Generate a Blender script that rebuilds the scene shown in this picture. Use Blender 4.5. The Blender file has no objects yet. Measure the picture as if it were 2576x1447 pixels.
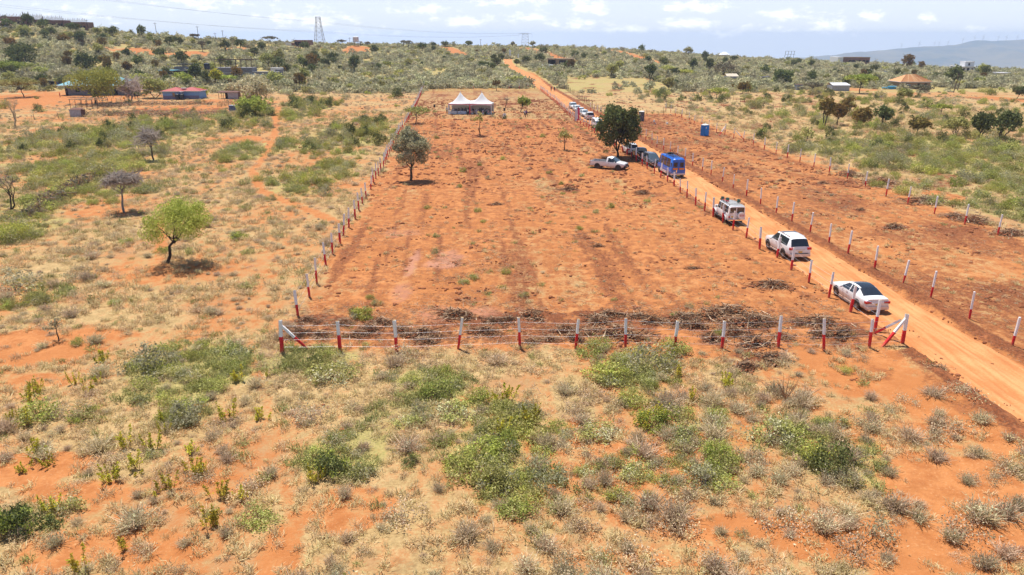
import bpy, math, random
import numpy as np
from mathutils import Vector, Matrix, Euler
C = bpy.context.scene
COL = C.collection
R = math.radians
PI = math.pi
# ---------------------------------------------------------------- camera
FPX, YH, H = 1850.0, 95.0, 17.7
TH = math.atan((723.5 - YH) / FPX)
cam_d = bpy.data.cameras.new('camera'); cam = bpy.data.objects.new('camera', cam_d); COL.objects.link(cam)
cam.location = (0, 0, H); cam.rotation_euler = (PI / 2 - TH, 0, 0)
cam_d.sensor_width = 36; cam_d.lens = 36 * FPX / 2576; cam_d.clip_start = 0.5; cam_d.clip_end = 40000
C.camera = cam
# ---------------------------------------------------------------- light
SUN_EL = 70; SUN_TRAVEL = (0.50, -0.86)          # shadows fall to the right and towards the camera
sun_d = bpy.data.lights.new('sun', 'SUN'); sun = bpy.data.objects.new('sun', sun_d); COL.objects.link(sun)
sun_d.energy = 5.0; sun_d.angle = R(0.6); sun_d.color = (1.0, 0.945, 0.85)
ce, se = math.cos(R(SUN_EL)), math.sin(R(SUN_EL))
sun.rotation_euler = Vector((SUN_TRAVEL[0] * ce, SUN_TRAVEL[1] * ce, -se)).to_track_quat('-Z', 'Y').to_euler()
W = bpy.data.worlds.new('World'); C.world = W; W.use_nodes = True
wn, wl = W.node_tree.nodes, W.node_tree.links
for n in list(wn): wn.remove(n)
def N(nt, t, **kw):
    n = nt.nodes.new(t)
    for k, v in kw.items():
        if k.startswith('i_'):
            key = k[2:]; key = int(key) if key.isdigit() else key.replace('_', ' ')
            n.inputs[key].default_value = v
        else: setattr(n, k, v)
    return n
def math_n(nt, op, a, b=None, clamp=False):
    n = nt.nodes.new('ShaderNodeMath'); n.operation = op; n.use_clamp = clamp
    for i, v in enumerate((a, b)):
        if v is None: continue
        if isinstance(v, (int, float)): n.inputs[i].default_value = v
        else: nt.links.new(v, n.inputs[i])
    return n.outputs[0]
nt = W.node_tree
sky = N(nt, 'ShaderNodeTexSky', sky_type='NISHITA', sun_disc=False, sun_elevation=R(SUN_EL),
        sun_rotation=math.atan2(-SUN_TRAVEL[0], -SUN_TRAVEL[1]), altitude=1600, air_density=1.0, dust_density=2.0, ozone_density=1.0)
tc = N(nt, 'ShaderNodeTexCoord'); sep = N(nt, 'ShaderNodeSeparateXYZ'); wl.new(tc.outputs['Generated'], sep.inputs[0])
ymax = math_n(nt, 'MAXIMUM', sep.outputs[1], 0.05)
az = math_n(nt, 'DIVIDE', sep.outputs[0], ymax); el = math_n(nt, 'DIVIDE', sep.outputs[2], ymax)
cmb = N(nt, 'ShaderNodeCombineXYZ'); wl.new(az, cmb.inputs[0]); wl.new(el, cmb.inputs[1])
warp = N(nt, 'ShaderNodeTexNoise', i_Scale=42.0, i_Detail=6.0, i_Roughness=0.62)
stretch = N(nt, 'ShaderNodeVectorMath', operation='MULTIPLY'); stretch.inputs[1].default_value = (1, 2.2, 1)
wl.new(cmb.outputs[0], stretch.inputs[0]); wl.new(stretch.outputs[0], warp.inputs['Vector'])
cloud = None
# cloud banks (azimuth tangent, elevation tangent, half width, half height, strength)
for (cx, cy, hw, hh, st) in [(-.26, .022, .075, .016, .95), (-.06, .020, .06, .010, 1), (.02, .024, .05, .009, .9), (.085, .016, .05, .011, .9), (-.12, .033, .07, .010, .7),
                             (.10, .036, .04, .014, 1), (.235, .036, .05, .012, 1), (.155, .011, .07, .008, .8), (.225, .018, .05, .011, .9), (.265, .005, .04, .007, .8),
                             (.355, .028, .06, .010, .9), (.46, .027, .03, .009, 1), (.405, .014, .055, .013, .9), (.53, .024, .025, .008, .8), (.34, .009, .06, .007, .6),
                             (-.40, .043, .10, .012, .7), (-.55, .030, .09, .012, .4), (.0, .045, .08, .01, .8), (.60, .010, .03, .006, .6), (-.2, .006, .1, .007, .5)]:
    s = N(nt, 'ShaderNodeVectorMath', operation='SUBTRACT'); wl.new(cmb.outputs[0], s.inputs[0]); s.inputs[1].default_value = (cx, cy, 0)
    m = N(nt, 'ShaderNodeVectorMath', operation='MULTIPLY'); wl.new(s.outputs[0], m.inputs[0]); m.inputs[1].default_value = (1 / hw, 1 / hh, 0)
    l = N(nt, 'ShaderNodeVectorMath', operation='LENGTH'); wl.new(m.outputs[0], l.inputs[0])
    v = math_n(nt, 'MULTIPLY', math_n(nt, 'SUBTRACT', 1.0, l.outputs['Value']), st)
    cloud = v if cloud is None else math_n(nt, 'MAXIMUM', cloud, v)
cn = math_n(nt, 'ADD', cloud, math_n(nt, 'MULTIPLY', math_n(nt, 'SUBTRACT', warp.outputs[0], 0.52), 3.4))
mr = N(nt, 'ShaderNodeMapRange', interpolation_type='SMOOTHSTEP'); wl.new(cn, mr.inputs['Value'])
mr.inputs['From Min'].default_value = 0.0; mr.inputs['From Max'].default_value = 1.25
bg_sky = N(nt, 'ShaderNodeBackground', i_Strength=0.09); wl.new(sky.outputs[0], bg_sky.inputs[0])
veil = N(nt, 'ShaderNodeBackground', i_Color=(0.72, 0.79, 0.93, 1), i_Strength=0.93)
bg_cl = N(nt, 'ShaderNodeBackground', i_Color=(0.97, 0.97, 1.0, 1), i_Strength=1.08)
# milky air near the horizon, clear blue above
vr = N(nt, 'ShaderNodeMapRange', interpolation_type='SMOOTHSTEP'); wl.new(sep.outputs[2], vr.inputs['Value'])
vr.inputs['From Min'].default_value = 0.06; vr.inputs['From Max'].default_value = 0.24; vr.inputs['To Min'].default_value = 0.84; vr.inputs['To Max'].default_value = 0.0
mx1 = N(nt, 'ShaderNodeMixShader'); wl.new(vr.outputs[0], mx1.inputs[0]); wl.new(bg_sky.outputs[0], mx1.inputs[1]); wl.new(veil.outputs[0], mx1.inputs[2])
front = math_n(nt, 'MULTIPLY', mr.outputs[0], math_n(nt, 'GREATER_THAN', sep.outputs[1], 0.1))
front = math_n(nt, 'MULTIPLY', front, 0.95)
mx2 = N(nt, 'ShaderNodeMixShader'); wl.new(front, mx2.inputs[0]); wl.new(mx1.outputs[0], mx2.inputs[1]); wl.new(bg_cl.outputs[0], mx2.inputs[2])
wo = N(nt, 'ShaderNodeOutputWorld'); wl.new(mx2.outputs[0], wo.inputs[0])
C.view_settings.view_transform = 'Standard'; C.view_settings.look = 'None'
C.view_settings.exposure = 0.44; C.view_settings.gamma = 1.0
C.cycles.max_bounces = 5; C.cycles.diffuse_bounces = 2; C.cycles.glossy_bounces = 2; C.cycles.transmission_bounces = 3
C.cycles.transparent_max_bounces = 6; C.cycles.volume_bounces = 2; C.cycles.caustics_reflective = False; C.cycles.caustics_refractive = False
# ---------------------------------------------------------------- terrain
TAB = np.array([(-900, 240, 420, 60), (0, 245, 430, 55), (220, 250, 430, 76), (500, 255, 450, 101), (750, 258, 500, 112), (1000, 262, 560, 117),
                (1300, 265, 620, 119), (1500, 270, 620, 123), (1650, 280, 620, 132), (1850, 300, 620, 147), (2100, 300, 600, 158),
                (2400, 280, 440, 181), (2576, 260, 390, 190), (3400, 250, 380, 200)], float)
def slope_row(row):
    b = (723.5 - row) / FPX
    return (-math.sin(TH) + b * np.cos(TH)) / (np.cos(TH) + b * np.sin(TH))
ZC = H + TAB[:, 2] * slope_row(TAB[:, 3])
def terrain(x, y):
    x = np.asarray(x, float); y = np.asarray(y, float)
    ys = np.maximum(y, 60.0)
    pc = 1288 + 1948 * x / ys
    y0 = np.interp(pc, TAB[:, 0], TAB[:, 1]); yc = np.interp(pc, TAB[:, 0], TAB[:, 2]); zc = np.interp(pc, TAB[:, 0], ZC)
    t = np.clip((y - y0) / (yc - y0), 0, 1)
    z = zc * (0.35 * t + 0.65 * t ** 1.6) * np.clip(t * 8, 0, 1)
    d = np.maximum(y - yc, 0)
    z = z - np.where(d < 900, d * 0.035, 31.5 + (d - 900) * 0.09)
    return np.maximum(z, -265.0)
_ys = np.concatenate([np.arange(12, 200, .5), np.arange(200, 720, 1.0)])
def G(px, py, dz=0.0):
    """ground point seen at this place of the photograph (2576 px wide)"""
    a = (px - 1288) / FPX; b = (723.5 - py) / FPX
    dy = math.cos(TH) + b * math.sin(TH); dzz = -math.sin(TH) + b * math.cos(TH)
    xs = _ys * a / dy; zr = H + _ys * dzz / dy; gap = zr - terrain(xs, _ys)
    k = np.nonzero(gap <= 0)[0]
    if len(k):
        i = k[0]
        if i == 0: y = _ys[0]
        else:
            f = gap[i - 1] / (gap[i - 1] - gap[i]); y = _ys[i - 1] + f * (_ys[i] - _ys[i - 1])
    else: y = _ys[np.argmin(gap / _ys)]
    x = y * a / dy
    return Vector((float(x), float(y), float(terrain(x, y)) + dz))
def HZ(row, y): return H + y * float(slope_row(row))      # height seen at a row at forward distance y
def TZ(x, y): return float(terrain(x, y))
def mpp(p): return (p[1] * math.cos(TH) + (H - p[2]) * math.sin(TH)) / FPX      # metres per photo pixel at a ground point
# ---------------------------------------------------------------- numpy value noise
def _hash(ix, iy, s):
    v = np.sin(ix * 127.1 + iy * 311.7 + s * 74.7) * 43758.5453
    return v - np.floor(v)
def vnoise(x, y, s=0):
    ix, iy = np.floor(x), np.floor(y); fx, fy = x - ix, y - iy
    fx = fx * fx * (3 - 2 * fx); fy = fy * fy * (3 - 2 * fy)
    a, b, c, d = _hash(ix, iy, s), _hash(ix + 1, iy, s), _hash(ix, iy + 1, s), _hash(ix + 1, iy + 1, s)
    return (a * (1 - fx) + b * fx) * (1 - fy) + (c * (1 - fx) + d * fx) * fy
def fbm(x, y, s=0, o=4):
    v = 0; a = .5; t = 0
    for i in range(o):
        v = v + a * vnoise(x, y, s + i * 7); t += a; x = x * 2.03 + 11.3; y = y * 2.03 + 5.1; a *= .5
    return v / t
def sst(e0, e1, v):
    t = np.clip((v - e0) / (e1 - e0), 0, 1); return t * t * (3 - 2 * t)
def xL(y): return -13.7 - (y - 40.1) * 0.0795           # left fence line
def xR(y): return 23.7 - (y - 41.1) * 0.0600            # fence along the road
def xP(y): return 29.9 - (y - 45) * 0.0615              # second post row
def xQ(y): return 46.0 - (y - 62) * 0.0580              # third post row
def ell(lst):
    out = []
    for e in lst:
        px, py, rx, ry = e[:4]; st = e[4] if len(e) > 4 else 1.0
        c = G(px, py); r = abs(G(px + rx, py)[0] - c[0]); ya = G(px, py + ry)[1]; yb = G(px, max(py - ry, 20))[1]
        out.append((c[0], (ya + yb) / 2, max(r, .3), max((yb - ya) / 2, .3), st))
    return out
def ell_eval(lst, x, y, nz=None):
    v = np.zeros_like(x)
    for (cx, cy, rx, ry, st) in lst:
        d = np.sqrt(((x - cx) / rx) ** 2 + ((y - cy) / ry) ** 2)
        if nz is not None: d = d + nz
        v = np.maximum(v, st * (1 - sst(.65, 1.25, d)))
    return v
def line_eval(lines, x, y, nz=None):
    v = np.zeros_like(x)
    for pts, w, st in lines:
        dm = np.full_like(x, 1e9)
        for (ax, ay), (bx, by) in zip(pts[:-1], pts[1:]):
            vx, vy = bx - ax, by - ay; L = vx * vx + vy * vy + 1e-9
            t = np.clip(((x - ax) * vx + (y - ay) * vy) / L, 0, 1)
            dm = np.minimum(dm, np.hypot(x - ax - t * vx, y - ay - t * vy))
        if nz is not None: dm = dm + nz * w
        v = np.maximum(v, st * (1 - sst(.6 * w, 1.4 * w, dm)))
    return v
def pl(pts, w, st=1.0): return ([tuple(G(*p)[:2]) for p in pts], w, st)
GREEN = ell([(500, 930, 150, 70), (790, 905, 110, 40), (845, 1150, 115, 55), (1260, 1150, 160, 110), (1250, 1050, 120, 45), (1090, 975, 90, 40), (1640, 1010, 90, 60), (1800, 1100, 110, 70),
             (2085, 1130, 170, 85), (1580, 930, 110, 50), (1700, 1185, 190, 65), (1300, 1230, 120, 60, .8), (1480, 1250, 130, 60, .6), (30, 755, 110, 45), (40, 590, 70, 48), (150, 510, 130, 60, .8), (200, 430, 150, 50),
             (260, 350, 210, 50), (620, 385, 90, 25, .9), (870, 350, 110, 45, .8), (800, 450, 80, 50, .9), (770, 270, 70, 18, .9), (640, 300, 110, 25, .8), (480, 322, 200, 10, .6), (60, 360, 60, 14), (1350, 1330, 60, 40, .5),
             (2300, 400, 170, 60, .65), (2450, 440, 170, 60, .7), (2520, 520, 70, 45, .6), (2060, 380, 110, 18, .7), (2450, 385, 170, 40, .7), (1150, 745, 70, 25, .7), (1215, 620, 40, 60, .35), (1100, 590, 60, 60, .4), (920, 770, 50, 40, .8),
             (1200, 700, 80, 40, .5), (1660, 905, 130, 25, .6), (1000, 1040, 80, 40, .5), (470, 1040, 60, 35, .8), (70, 1300, 80, 40, .6), (2400, 1300, 60, 30, .2)])
BARE = ell([(80, 880, 190, 55), (100, 960, 120, 25, .7), (60, 1180, 140, 45), (230, 1240, 160, 30, .8), (330, 1380, 260, 60, .8), (860, 1290, 120, 60, .7), (2250, 1370, 330, 75), (1850, 1330, 190, 40), (2420, 1240, 160, 120), (2150, 930, 160, 70, .9),
            (2400, 1050, 130, 90), (1700, 1400, 300, 40, .6), (700, 1380, 60, 90, .8), (1450, 1090, 30, 60, .7), (620, 350, 100, 8), (270, 520, 110, 30, .7), (100, 250, 230, 32), (530, 255, 50, 5), (480, 272, 160, 8, .9), (350, 130, 110, 9), (470, 138, 60, 12, .9), (600, 125, 60, 8, .6), (180, 300, 180, 8, .6),
            (2350, 240, 230, 8, .5), (2540, 250, 60, 8, .8), (2130, 225, 70, 5, .6), (2380, 495, 40, 14, .9), (2140, 425, 20, 7, .6), (1100, 300, 90, 12, .5), (760, 210, 60, 10, .5), (1060, 150, 30, 5, .3), (850, 800, 60, 40, .5)])
STRAW = ell([(730, 950, 100, 90), (1000, 1060, 160, 60, .8), (1450, 1010, 60, 70), (800, 1330, 100, 40, .7), (1850, 960, 110, 50, .9), (600, 870, 120, 40, .6), (1150, 940, 140, 30, .8)])
PATHS = [pl([(640, 790), (632, 870), (640, 930), (672, 1010), (690, 1100), (722, 1250), (742, 1440)], .30, .5), pl([(690, 345), (670, 390), (635, 430), (655, 480), (715, 505), (780, 530), (850, 560)], .7, .75),
         pl([(590, 349), (690, 346)], 1.2, .95), pl([(690, 300), (700, 270), (690, 345)], .9, .8), pl([(665, 560), (690, 630), (650, 715), (632, 790)], .35, .5), pl([(400, 690), (410, 600), (400, 560)], .5, .7),
         pl([(700, 480), (560, 500), (430, 520)], .5, .4), pl([(2576, 1330), (2380, 1385), (2250, 1447)], 1.0, .9), pl([(2270, 960), (2330, 1030), (2400, 1120)], .7, .8)]
HROADS = [pl([(1322, 121), (1350, 128), (1385, 138), (1435, 158)], 5, 1), pl([(1515, 124), (1555, 129), (1600, 142), (1655, 160)], 5.5, 1), pl([(1790, 139), (1850, 152), (1930, 163)], 3.5, .8), pl([(1118, 119), (1132, 124), (1155, 137)], 6, 1),
          pl([(905, 118), (885, 132)], 7, 1), pl([(880, 125), (930, 130)], 4, .7), pl([(820, 120), (700, 117)], 3, .5)]
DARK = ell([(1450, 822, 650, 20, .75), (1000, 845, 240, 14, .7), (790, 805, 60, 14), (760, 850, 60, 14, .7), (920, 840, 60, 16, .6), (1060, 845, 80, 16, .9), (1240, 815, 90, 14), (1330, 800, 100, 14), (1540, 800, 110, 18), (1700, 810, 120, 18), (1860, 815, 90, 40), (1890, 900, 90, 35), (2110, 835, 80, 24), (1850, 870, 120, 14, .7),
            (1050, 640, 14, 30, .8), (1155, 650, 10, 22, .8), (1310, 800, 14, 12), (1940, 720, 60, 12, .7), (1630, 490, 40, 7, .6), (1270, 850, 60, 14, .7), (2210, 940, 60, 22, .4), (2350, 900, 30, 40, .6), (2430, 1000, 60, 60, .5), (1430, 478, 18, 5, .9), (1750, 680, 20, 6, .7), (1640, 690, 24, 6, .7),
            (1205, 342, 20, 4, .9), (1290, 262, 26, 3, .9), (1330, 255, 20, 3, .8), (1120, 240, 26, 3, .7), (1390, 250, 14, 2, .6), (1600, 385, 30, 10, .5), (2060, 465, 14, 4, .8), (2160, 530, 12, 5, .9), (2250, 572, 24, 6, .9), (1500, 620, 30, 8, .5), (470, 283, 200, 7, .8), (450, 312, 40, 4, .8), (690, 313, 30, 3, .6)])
MUD = ell([(1040, 660, 16, 40, .9), (1110, 668, 52, 14, 1), (1130, 640, 50, 18, .8), (1000, 590, 60, 12, .4), (1100, 790, 130, 20, .6), (1010, 740, 30, 30, .6)])
def masks(x, y):
    n1 = fbm(x * .16, y * .16, 3); n2 = fbm(x * .6, y * .6, 9); nb = (n1 - .5) * 2.6 + (n2 - .5) * 1.9
    inplot = sst(xL(y) - .4, xL(y) + 1.0, x + nb) * (1 - sst(xR(y) - .2, xR(y) + .6, x)) * sst(39.5, 41.5, y + nb * 1.5) * (1 - sst(272, 285, y))
    streak = fbm((x - (y * -0.075)) * .55, y * .035, 21)
    rightplot = sst(xP(y) - 3, xP(y), x) * (1 - sst(xQ(y) + .5, xQ(y) + 2.5, x + nb * 2)) * (1 - sst(180, 190, y))
    farplot = inplot * sst(178, 195, y)
    base = 0.42 + (n1 - .5) * .9
    leftf = (x < xL(y)) & (y < 260)
    base = np.where(y > 250, .12, base)
    rfield = sst(xQ(y) + 2, xQ(y) + 8, x)
    rf2 = sst(188, 196, y) * sst(xP(y) - 2, xP(y) + 1, x)
    base = base * (1 - np.maximum(rfield, rf2)) + np.maximum(rfield, rf2) * (.16 + (n1 - .5) * .5)
    bare = base * (1 - inplot) + inplot * (.88 + (streak - .5) * .8 + (n1 - .5) * .7 + (n2 - .5) * .3)
    bare = bare * (1 - farplot) + farplot * (.40 + (n1 - .5) * .5)
    bare = np.where((inplot > .5) & (y > 172) & (y < 186), bare * .5, bare)
    bare = bare * (1 - rightplot) + rightplot * (.80 + (streak - .5) * .9)
    verge = sst(xR(y) - .4, xR(y) + .3, x) * (1 - sst(xP(y) - .5, xP(y) + 1.2, x)) * (1 - sst(340, 400, y))
    bare = np.maximum(bare, verge * .95)
    st = ell_eval(STRAW, x, y, nb * .4)
    bare = bare * (1 - st * .75)
    bare = np.maximum(bare, ell_eval(BARE, x, y, nb * .5)); bare = np.maximum(bare, line_eval(PATHS, x, y, nb * .4)); bare = np.maximum(bare, line_eval(HROADS, x, y, nb * .1))
    green = ell_eval(GREEN, x, y, nb * .5)
    leftzone = sst(-14, -30, x) * (1 - sst(150, 260, y)) * sst(60, 110, y)
    green = np.maximum(green, .25 * leftzone); green = np.maximum(green, np.where((y > 262), .62 + (n1 - .5) * .8, 0))
    green = np.maximum(green, inplot * (1 - farplot) * sst(.5, .68, fbm(x * .10, y * .055, 33)) * .5)
    green = green * (1 - np.maximum(ell_eval(BARE, x, y), line_eval(HROADS, x, y)))
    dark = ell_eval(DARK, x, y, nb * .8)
    berm = np.exp(-((x - (xR(y) + 6.0)) / .75) ** 2) + np.where(y < 40, 1.1, .6) * np.exp(-((x - (xR(y) - np.where(y < 40, .3, -.2))) / np.where(y < 40, .8, .4)) ** 2)
    berm = berm * (1 - sst(300, 350, y)) * np.where(y < 38, .8, 1)
    dark = np.maximum(dark, .95 * berm); dark = np.maximum(dark, rightplot * (.50 + (n1 - .5) * .8)); dark = np.maximum(dark, farplot * (.34 + (n2 - .5) * .8))
    dark = np.maximum(dark, inplot * sst(.50, .68, fbm((x + y * .075) * 1.1, y * .05, 55, 3)) * .62); dark = np.maximum(dark, inplot * .37); dark = np.maximum(dark, np.maximum(rfield, rf2) * sst(.60, .70, fbm(x * .22, y * .12, 57)) * .6)
    mud = ell_eval(MUD, x, y, nb * .6)
    return np.clip(bare, 0, 1), np.clip(green, 0, 1), np.clip(dark, 0, 1), np.clip(mud, 0, 1), berm
# ---------------------------------------------------------------- tagging, mesh builder
def tag(o, label=None, cat=None, group=None, kind=None):
    if label: o['label'] = label
    if cat: o['category'] = cat
    if group: o['group'] = group
    if kind: o['kind'] = kind
    return o
def empty(name, loc=(0, 0, 0), rz=0.0):
    o = bpy.data.objects.new(name, None); COL.objects.link(o); o.location = loc; o.rotation_euler = (0, 0, rz); o.empty_display_size = .3
    return o
def thing(name, label, cat, loc=(0, 0, 0), rz=0.0, group=None):
    return tag(empty(name, loc, rz), label, cat, group)
class MB:
    def __init__(s): s.v = []; s.f = []; s.m = []
    def add(s, vs, fs, mi=0):
        k = len(s.v); s.v += [tuple(v) for v in vs]; s.f += [tuple(i + k for i in f) for f in fs]; s.m += [mi] * len(fs); return s
    def box(s, c, size, mi=0, rot=None, taper=1.0):
        hx, hy, hz = size[0] / 2, size[1] / 2, size[2] / 2
        vs = [Vector((sx * hx * (taper if sz > 0 else 1), sy * hy * (taper if sz > 0 else 1), sz * hz)) for sz in (-1, 1) for sy in (-1, 1) for sx in (-1, 1)]
        if rot is not None:
            M = Euler(rot).to_matrix(); vs = [M @ v for v in vs]
        vs = [v + Vector(c) for v in vs]
        return s.add(vs, [(0, 2, 3, 1), (4, 5, 7, 6), (0, 1, 5, 4), (2, 6, 7, 3), (0, 4, 6, 2), (1, 3, 7, 5)], mi)
    def b0(s, x0, x1, y0, y1, z0, z1, mi=0): return s.box(((x0 + x1) / 2, (y0 + y1) / 2, (z0 + z1) / 2), (x1 - x0, y1 - y0, z1 - z0), mi)
    def tube(s, pts, rs, n=6, mi=0, cap=True):
        pts = [Vector(p) for p in pts]
        if not hasattr(rs, '__len__'): rs = [rs] * len(pts)
        vs = []; fs = []; prev = None
        for i, p in enumerate(pts):
            d = (pts[min(i + 1, len(pts) - 1)] - pts[max(i - 1, 0)]).normalized()
            if prev is None: prev = d.orthogonal().normalized()
            a = (prev - d * prev.dot(d)); a = a.normalized() if a.length > 1e-6 else d.orthogonal().normalized()
            prev = a; b = d.cross(a)
            for k in range(n):
                t = 2 * PI * k / n; vs.append(p + (a * math.cos(t) + b * math.sin(t)) * rs[i])
        for i in range(len(pts) - 1):
            for k in range(n):
                fs.append((i * n + k, i * n + (k + 1) % n, (i + 1) * n + (k + 1) % n, (i + 1) * n + k))
        if cap: fs.append(tuple(range(n - 1, -1, -1))); fs.append(tuple(range((len(pts) - 1) * n, len(pts) * n)))
        return s.add(vs, fs, mi)
    def cyl(s, c, r, h, n=16, mi=0, axis='z', r2=None):
        d = {'z': Vector((0, 0, 1)), 'y': Vector((0, 1, 0)), 'x': Vector((1, 0, 0))}[axis]; c = Vector(c)
        return s.tube([c - d * h / 2, c + d * h / 2], [r, r if r2 is None else r2], n, mi)
    def sphere(s, c, r, n=10, m=6, mi=0, sc=(1, 1, 1)):
        vs = []; fs = []
        for i in range(m + 1):
            p = PI * i / m
            for k in range(n):
                t = 2 * PI * k / n; vs.append((c[0] + r * sc[0] * math.sin(p) * math.cos(t), c[1] + r * sc[1] * math.sin(p) * math.sin(t), c[2] + r * sc[2] * math.cos(p)))
        for i in range(m):
            for k in range(n): fs.append((i * n + k, (i + 1) * n + k, (i + 1) * n + (k + 1) % n, i * n + (k + 1) % n))
        return s.add(vs, fs, mi)
    def mesh(s, name, mats, smooth=None):
        me = bpy.data.meshes.new(name); me.from_pydata(s.v, [], s.f)
        for m in (mats if isinstance(mats, (list, tuple)) else [mats]): me.materials.append(m)
        me.polygons.foreach_set('material_index', s.m)
        if smooth is not None:
            me.shade_smooth(); me.set_sharp_from_angle(angle=R(smooth))
        me.update(); return me
    def build(s, name, mats, parent=None, loc=None, smooth=None, rz=None):
        o = bpy.data.objects.new(name, s.mesh(name, mats, smooth)); COL.objects.link(o)
        if parent is not None: o.parent = parent
        if loc is not None: o.location = loc
        if rz is not None: o.rotation_euler = (0, 0, rz)
        return o
def np_mesh(name, V, Fq, mats, mi=None, smooth=False):
    """quads or tris from numpy arrays"""
    me = bpy.data.meshes.new(name); nv, nf = len(V), len(Fq); k = Fq.shape[1]
    me.vertices.add(nv); me.vertices.foreach_set('co', np.ascontiguousarray(V, np.float32).ravel())
    me.loops.add(nf * k); me.loops.foreach_set('vertex_index', np.ascontiguousarray(Fq, np.int32).ravel())
    me.polygons.add(nf); me.polygons.foreach_set('loop_start', np.arange(0, nf * k, k, dtype=np.int32)); me.polygons.foreach_set('loop_total', np.full(nf, k, np.int32))
    for m in (mats if isinstance(mats, (list, tuple)) else [mats]): me.materials.append(m)
    if mi is not None: me.polygons.foreach_set('material_index', np.ascontiguousarray(mi, np.int32))
    me.update(calc_edges=True); me.validate()
    if smooth: me.shade_smooth()
    return me
def copy_thing(o, loc, rz=None, label=None, scale=None, group=None):
    c = o.copy(); COL.objects.link(c); c.location = loc
    if rz is not None: c.rotation_euler = (0, 0, rz)
    if scale is not None: c.scale = scale if hasattr(scale, '__len__') else (scale,) * 3
    if label: c['label'] = label
    if group: c['group'] = group
    for ch in list(o.children):
        d = ch.copy(); COL.objects.link(d); d.parent = c
        for g in list(ch.children):
            e = g.copy(); COL.objects.link(e); e.parent = d
    return c
# ---------------------------------------------------------------- materials
def mat(name, col, rough=.7, metal=0.0, spec=.4, coat=0.0, var=0.0, vscale=3.0, bump=0.0, bscale=20.0, col2=None):
    m = bpy.data.materials.new(name); m.use_nodes = True; t = m.node_tree; b = t.nodes['Principled BSDF']
    b.inputs['Base Color'].default_value = (*col, 1); b.inputs['Roughness'].default_value = rough; b.inputs['Metallic'].default_value = metal
    b.inputs['Specular IOR Level'].default_value = spec; b.inputs['Coat Weight'].default_value = coat
    if var or bump or col2:
        o = N(t, 'ShaderNodeTexCoord')
        n = N(t, 'ShaderNodeTexNoise', i_Scale=vscale, i_Detail=5.0, i_Roughness=.65); t.links.new(o.outputs['Object'], n.inputs['Vector'])
        if var or col2:
            mx = N(t, 'ShaderNodeMix', data_type='RGBA'); c2 = col2 if col2 else tuple(c * (1 - var) for c in col)
            cr = N(t, 'ShaderNodeMapRange'); cr.inputs['From Min'].default_value = .38; cr.inputs['From Max'].default_value = .64
            t.links.new(n.outputs[0], cr.inputs[0]); t.links.new(cr.outputs[0], mx.inputs[0])
            mx.inputs[6].default_value = (*col, 1); mx.inputs[7].default_value = (*c2, 1); t.links.new(mx.outputs[2], b.inputs['Base Color'])
        if bump:
            n2 = N(t, 'ShaderNodeTexNoise', i_Scale=bscale, i_Detail=4.0); t.links.new(o.outputs['Object'], n2.inputs['Vector'])
            bp = N(t, 'ShaderNodeBump', i_Strength=bump); t.links.new(n2.outputs[0], bp.inputs['Height']); t.links.new(bp.outputs[0], b.inputs['Normal'])
    return m
def leaf_mat(name, cols, trans=.3, ovar=.25):
    """leaves: every leaf its own tone, each plant slightly different"""
    m = bpy.data.materials.new(name); m.use_nodes = True; t = m.node_tree; t.nodes.clear()
    g = N(t, 'ShaderNodeNewGeometry'); oi = N(t, 'ShaderNodeObjectInfo')
    cr = N(t, 'ShaderNodeValToRGB'); cr.color_ramp.interpolation = 'LINEAR'
    els = cr.color_ramp.elements
    while len(els) < len(cols): els.new(.5)
    for i, c in enumerate(cols): els[i].position = i / (len(cols) - 1); els[i].color = (*c, 1)
    t.links.new(g.outputs['Random Per Island'], cr.inputs[0])
    hs = N(t, 'ShaderNodeHueSaturation'); t.links.new(cr.outputs[0], hs.inputs['Color'])
    v = math_n(t, 'ADD', math_n(t, 'MULTIPLY', oi.outputs['Random'], ovar * 2), 1 - ovar); t.links.new(v, hs.inputs['Value'])
    r2 = math_n(t, 'FRACT', math_n(t, 'MULTIPLY', oi.outputs['Random'], 37.7)); t.links.new(math_n(t, 'ADD', math_n(t, 'MULTIPLY', r2, .035), .4825), hs.inputs['Hue'])
    d = N(t, 'ShaderNodeBsdfDiffuse'); tr = N(t, 'ShaderNodeBsdfTranslucent'); t.links.new(hs.outputs[0], d.inputs[0]); t.links.new(hs.outputs[0], tr.inputs[0])
    mx = N(t, 'ShaderNodeMixShader', i_0=trans); t.links.new(d.outputs[0], mx.inputs[1]); t.links.new(tr.outputs[0], mx.inputs[2])
    o = N(t, 'ShaderNodeOutputMaterial'); t.links.new(mx.outputs[0], o.inputs[0]); return m
M = {}
M['white'] = mat('white_paint', (.80, .80, .82), .28, coat=.6, var=.06, vscale=1.2)
M['carblack'] = mat('black_paint', (.018, .02, .026), .22, coat=.7)
M['cargrey'] = mat('dark_grey_paint', (.045, .05, .062), .25, coat=.7)
M['carblue'] = mat('blue_paint', (.018, .14, .62), .35, coat=.4, var=.12, vscale=2)
M['glass'] = mat('dark_glass', (.018, .024, .035), .06, spec=.9)
M['glass_l'] = mat('windscreen_glass', (.07, .10, .13), .05, spec=1.0)
M['rubber'] = mat('tyre_rubber', (.022, .02, .02), .85, var=.3)
M['rim'] = mat('alloy_rim', (.42, .42, .44), .35, metal=.7)
M['steelrim'] = mat('steel_rim', (.08, .08, .085), .5, metal=.4)
M['blk'] = mat('black_plastic', (.02, .02, .022), .6)
M['chrome'] = mat('chrome', (.7, .7, .72), .15, metal=1)
M['red_l'] = mat('red_lamp', (.50, .015, .02), .25, spec=.6)
M['lamp'] = mat('headlamp_glass', (.72, .74, .78), .12, spec=.9)
M['plate_y'] = mat('yellow_number_plate', (.72, .45, .04), .5)
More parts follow.
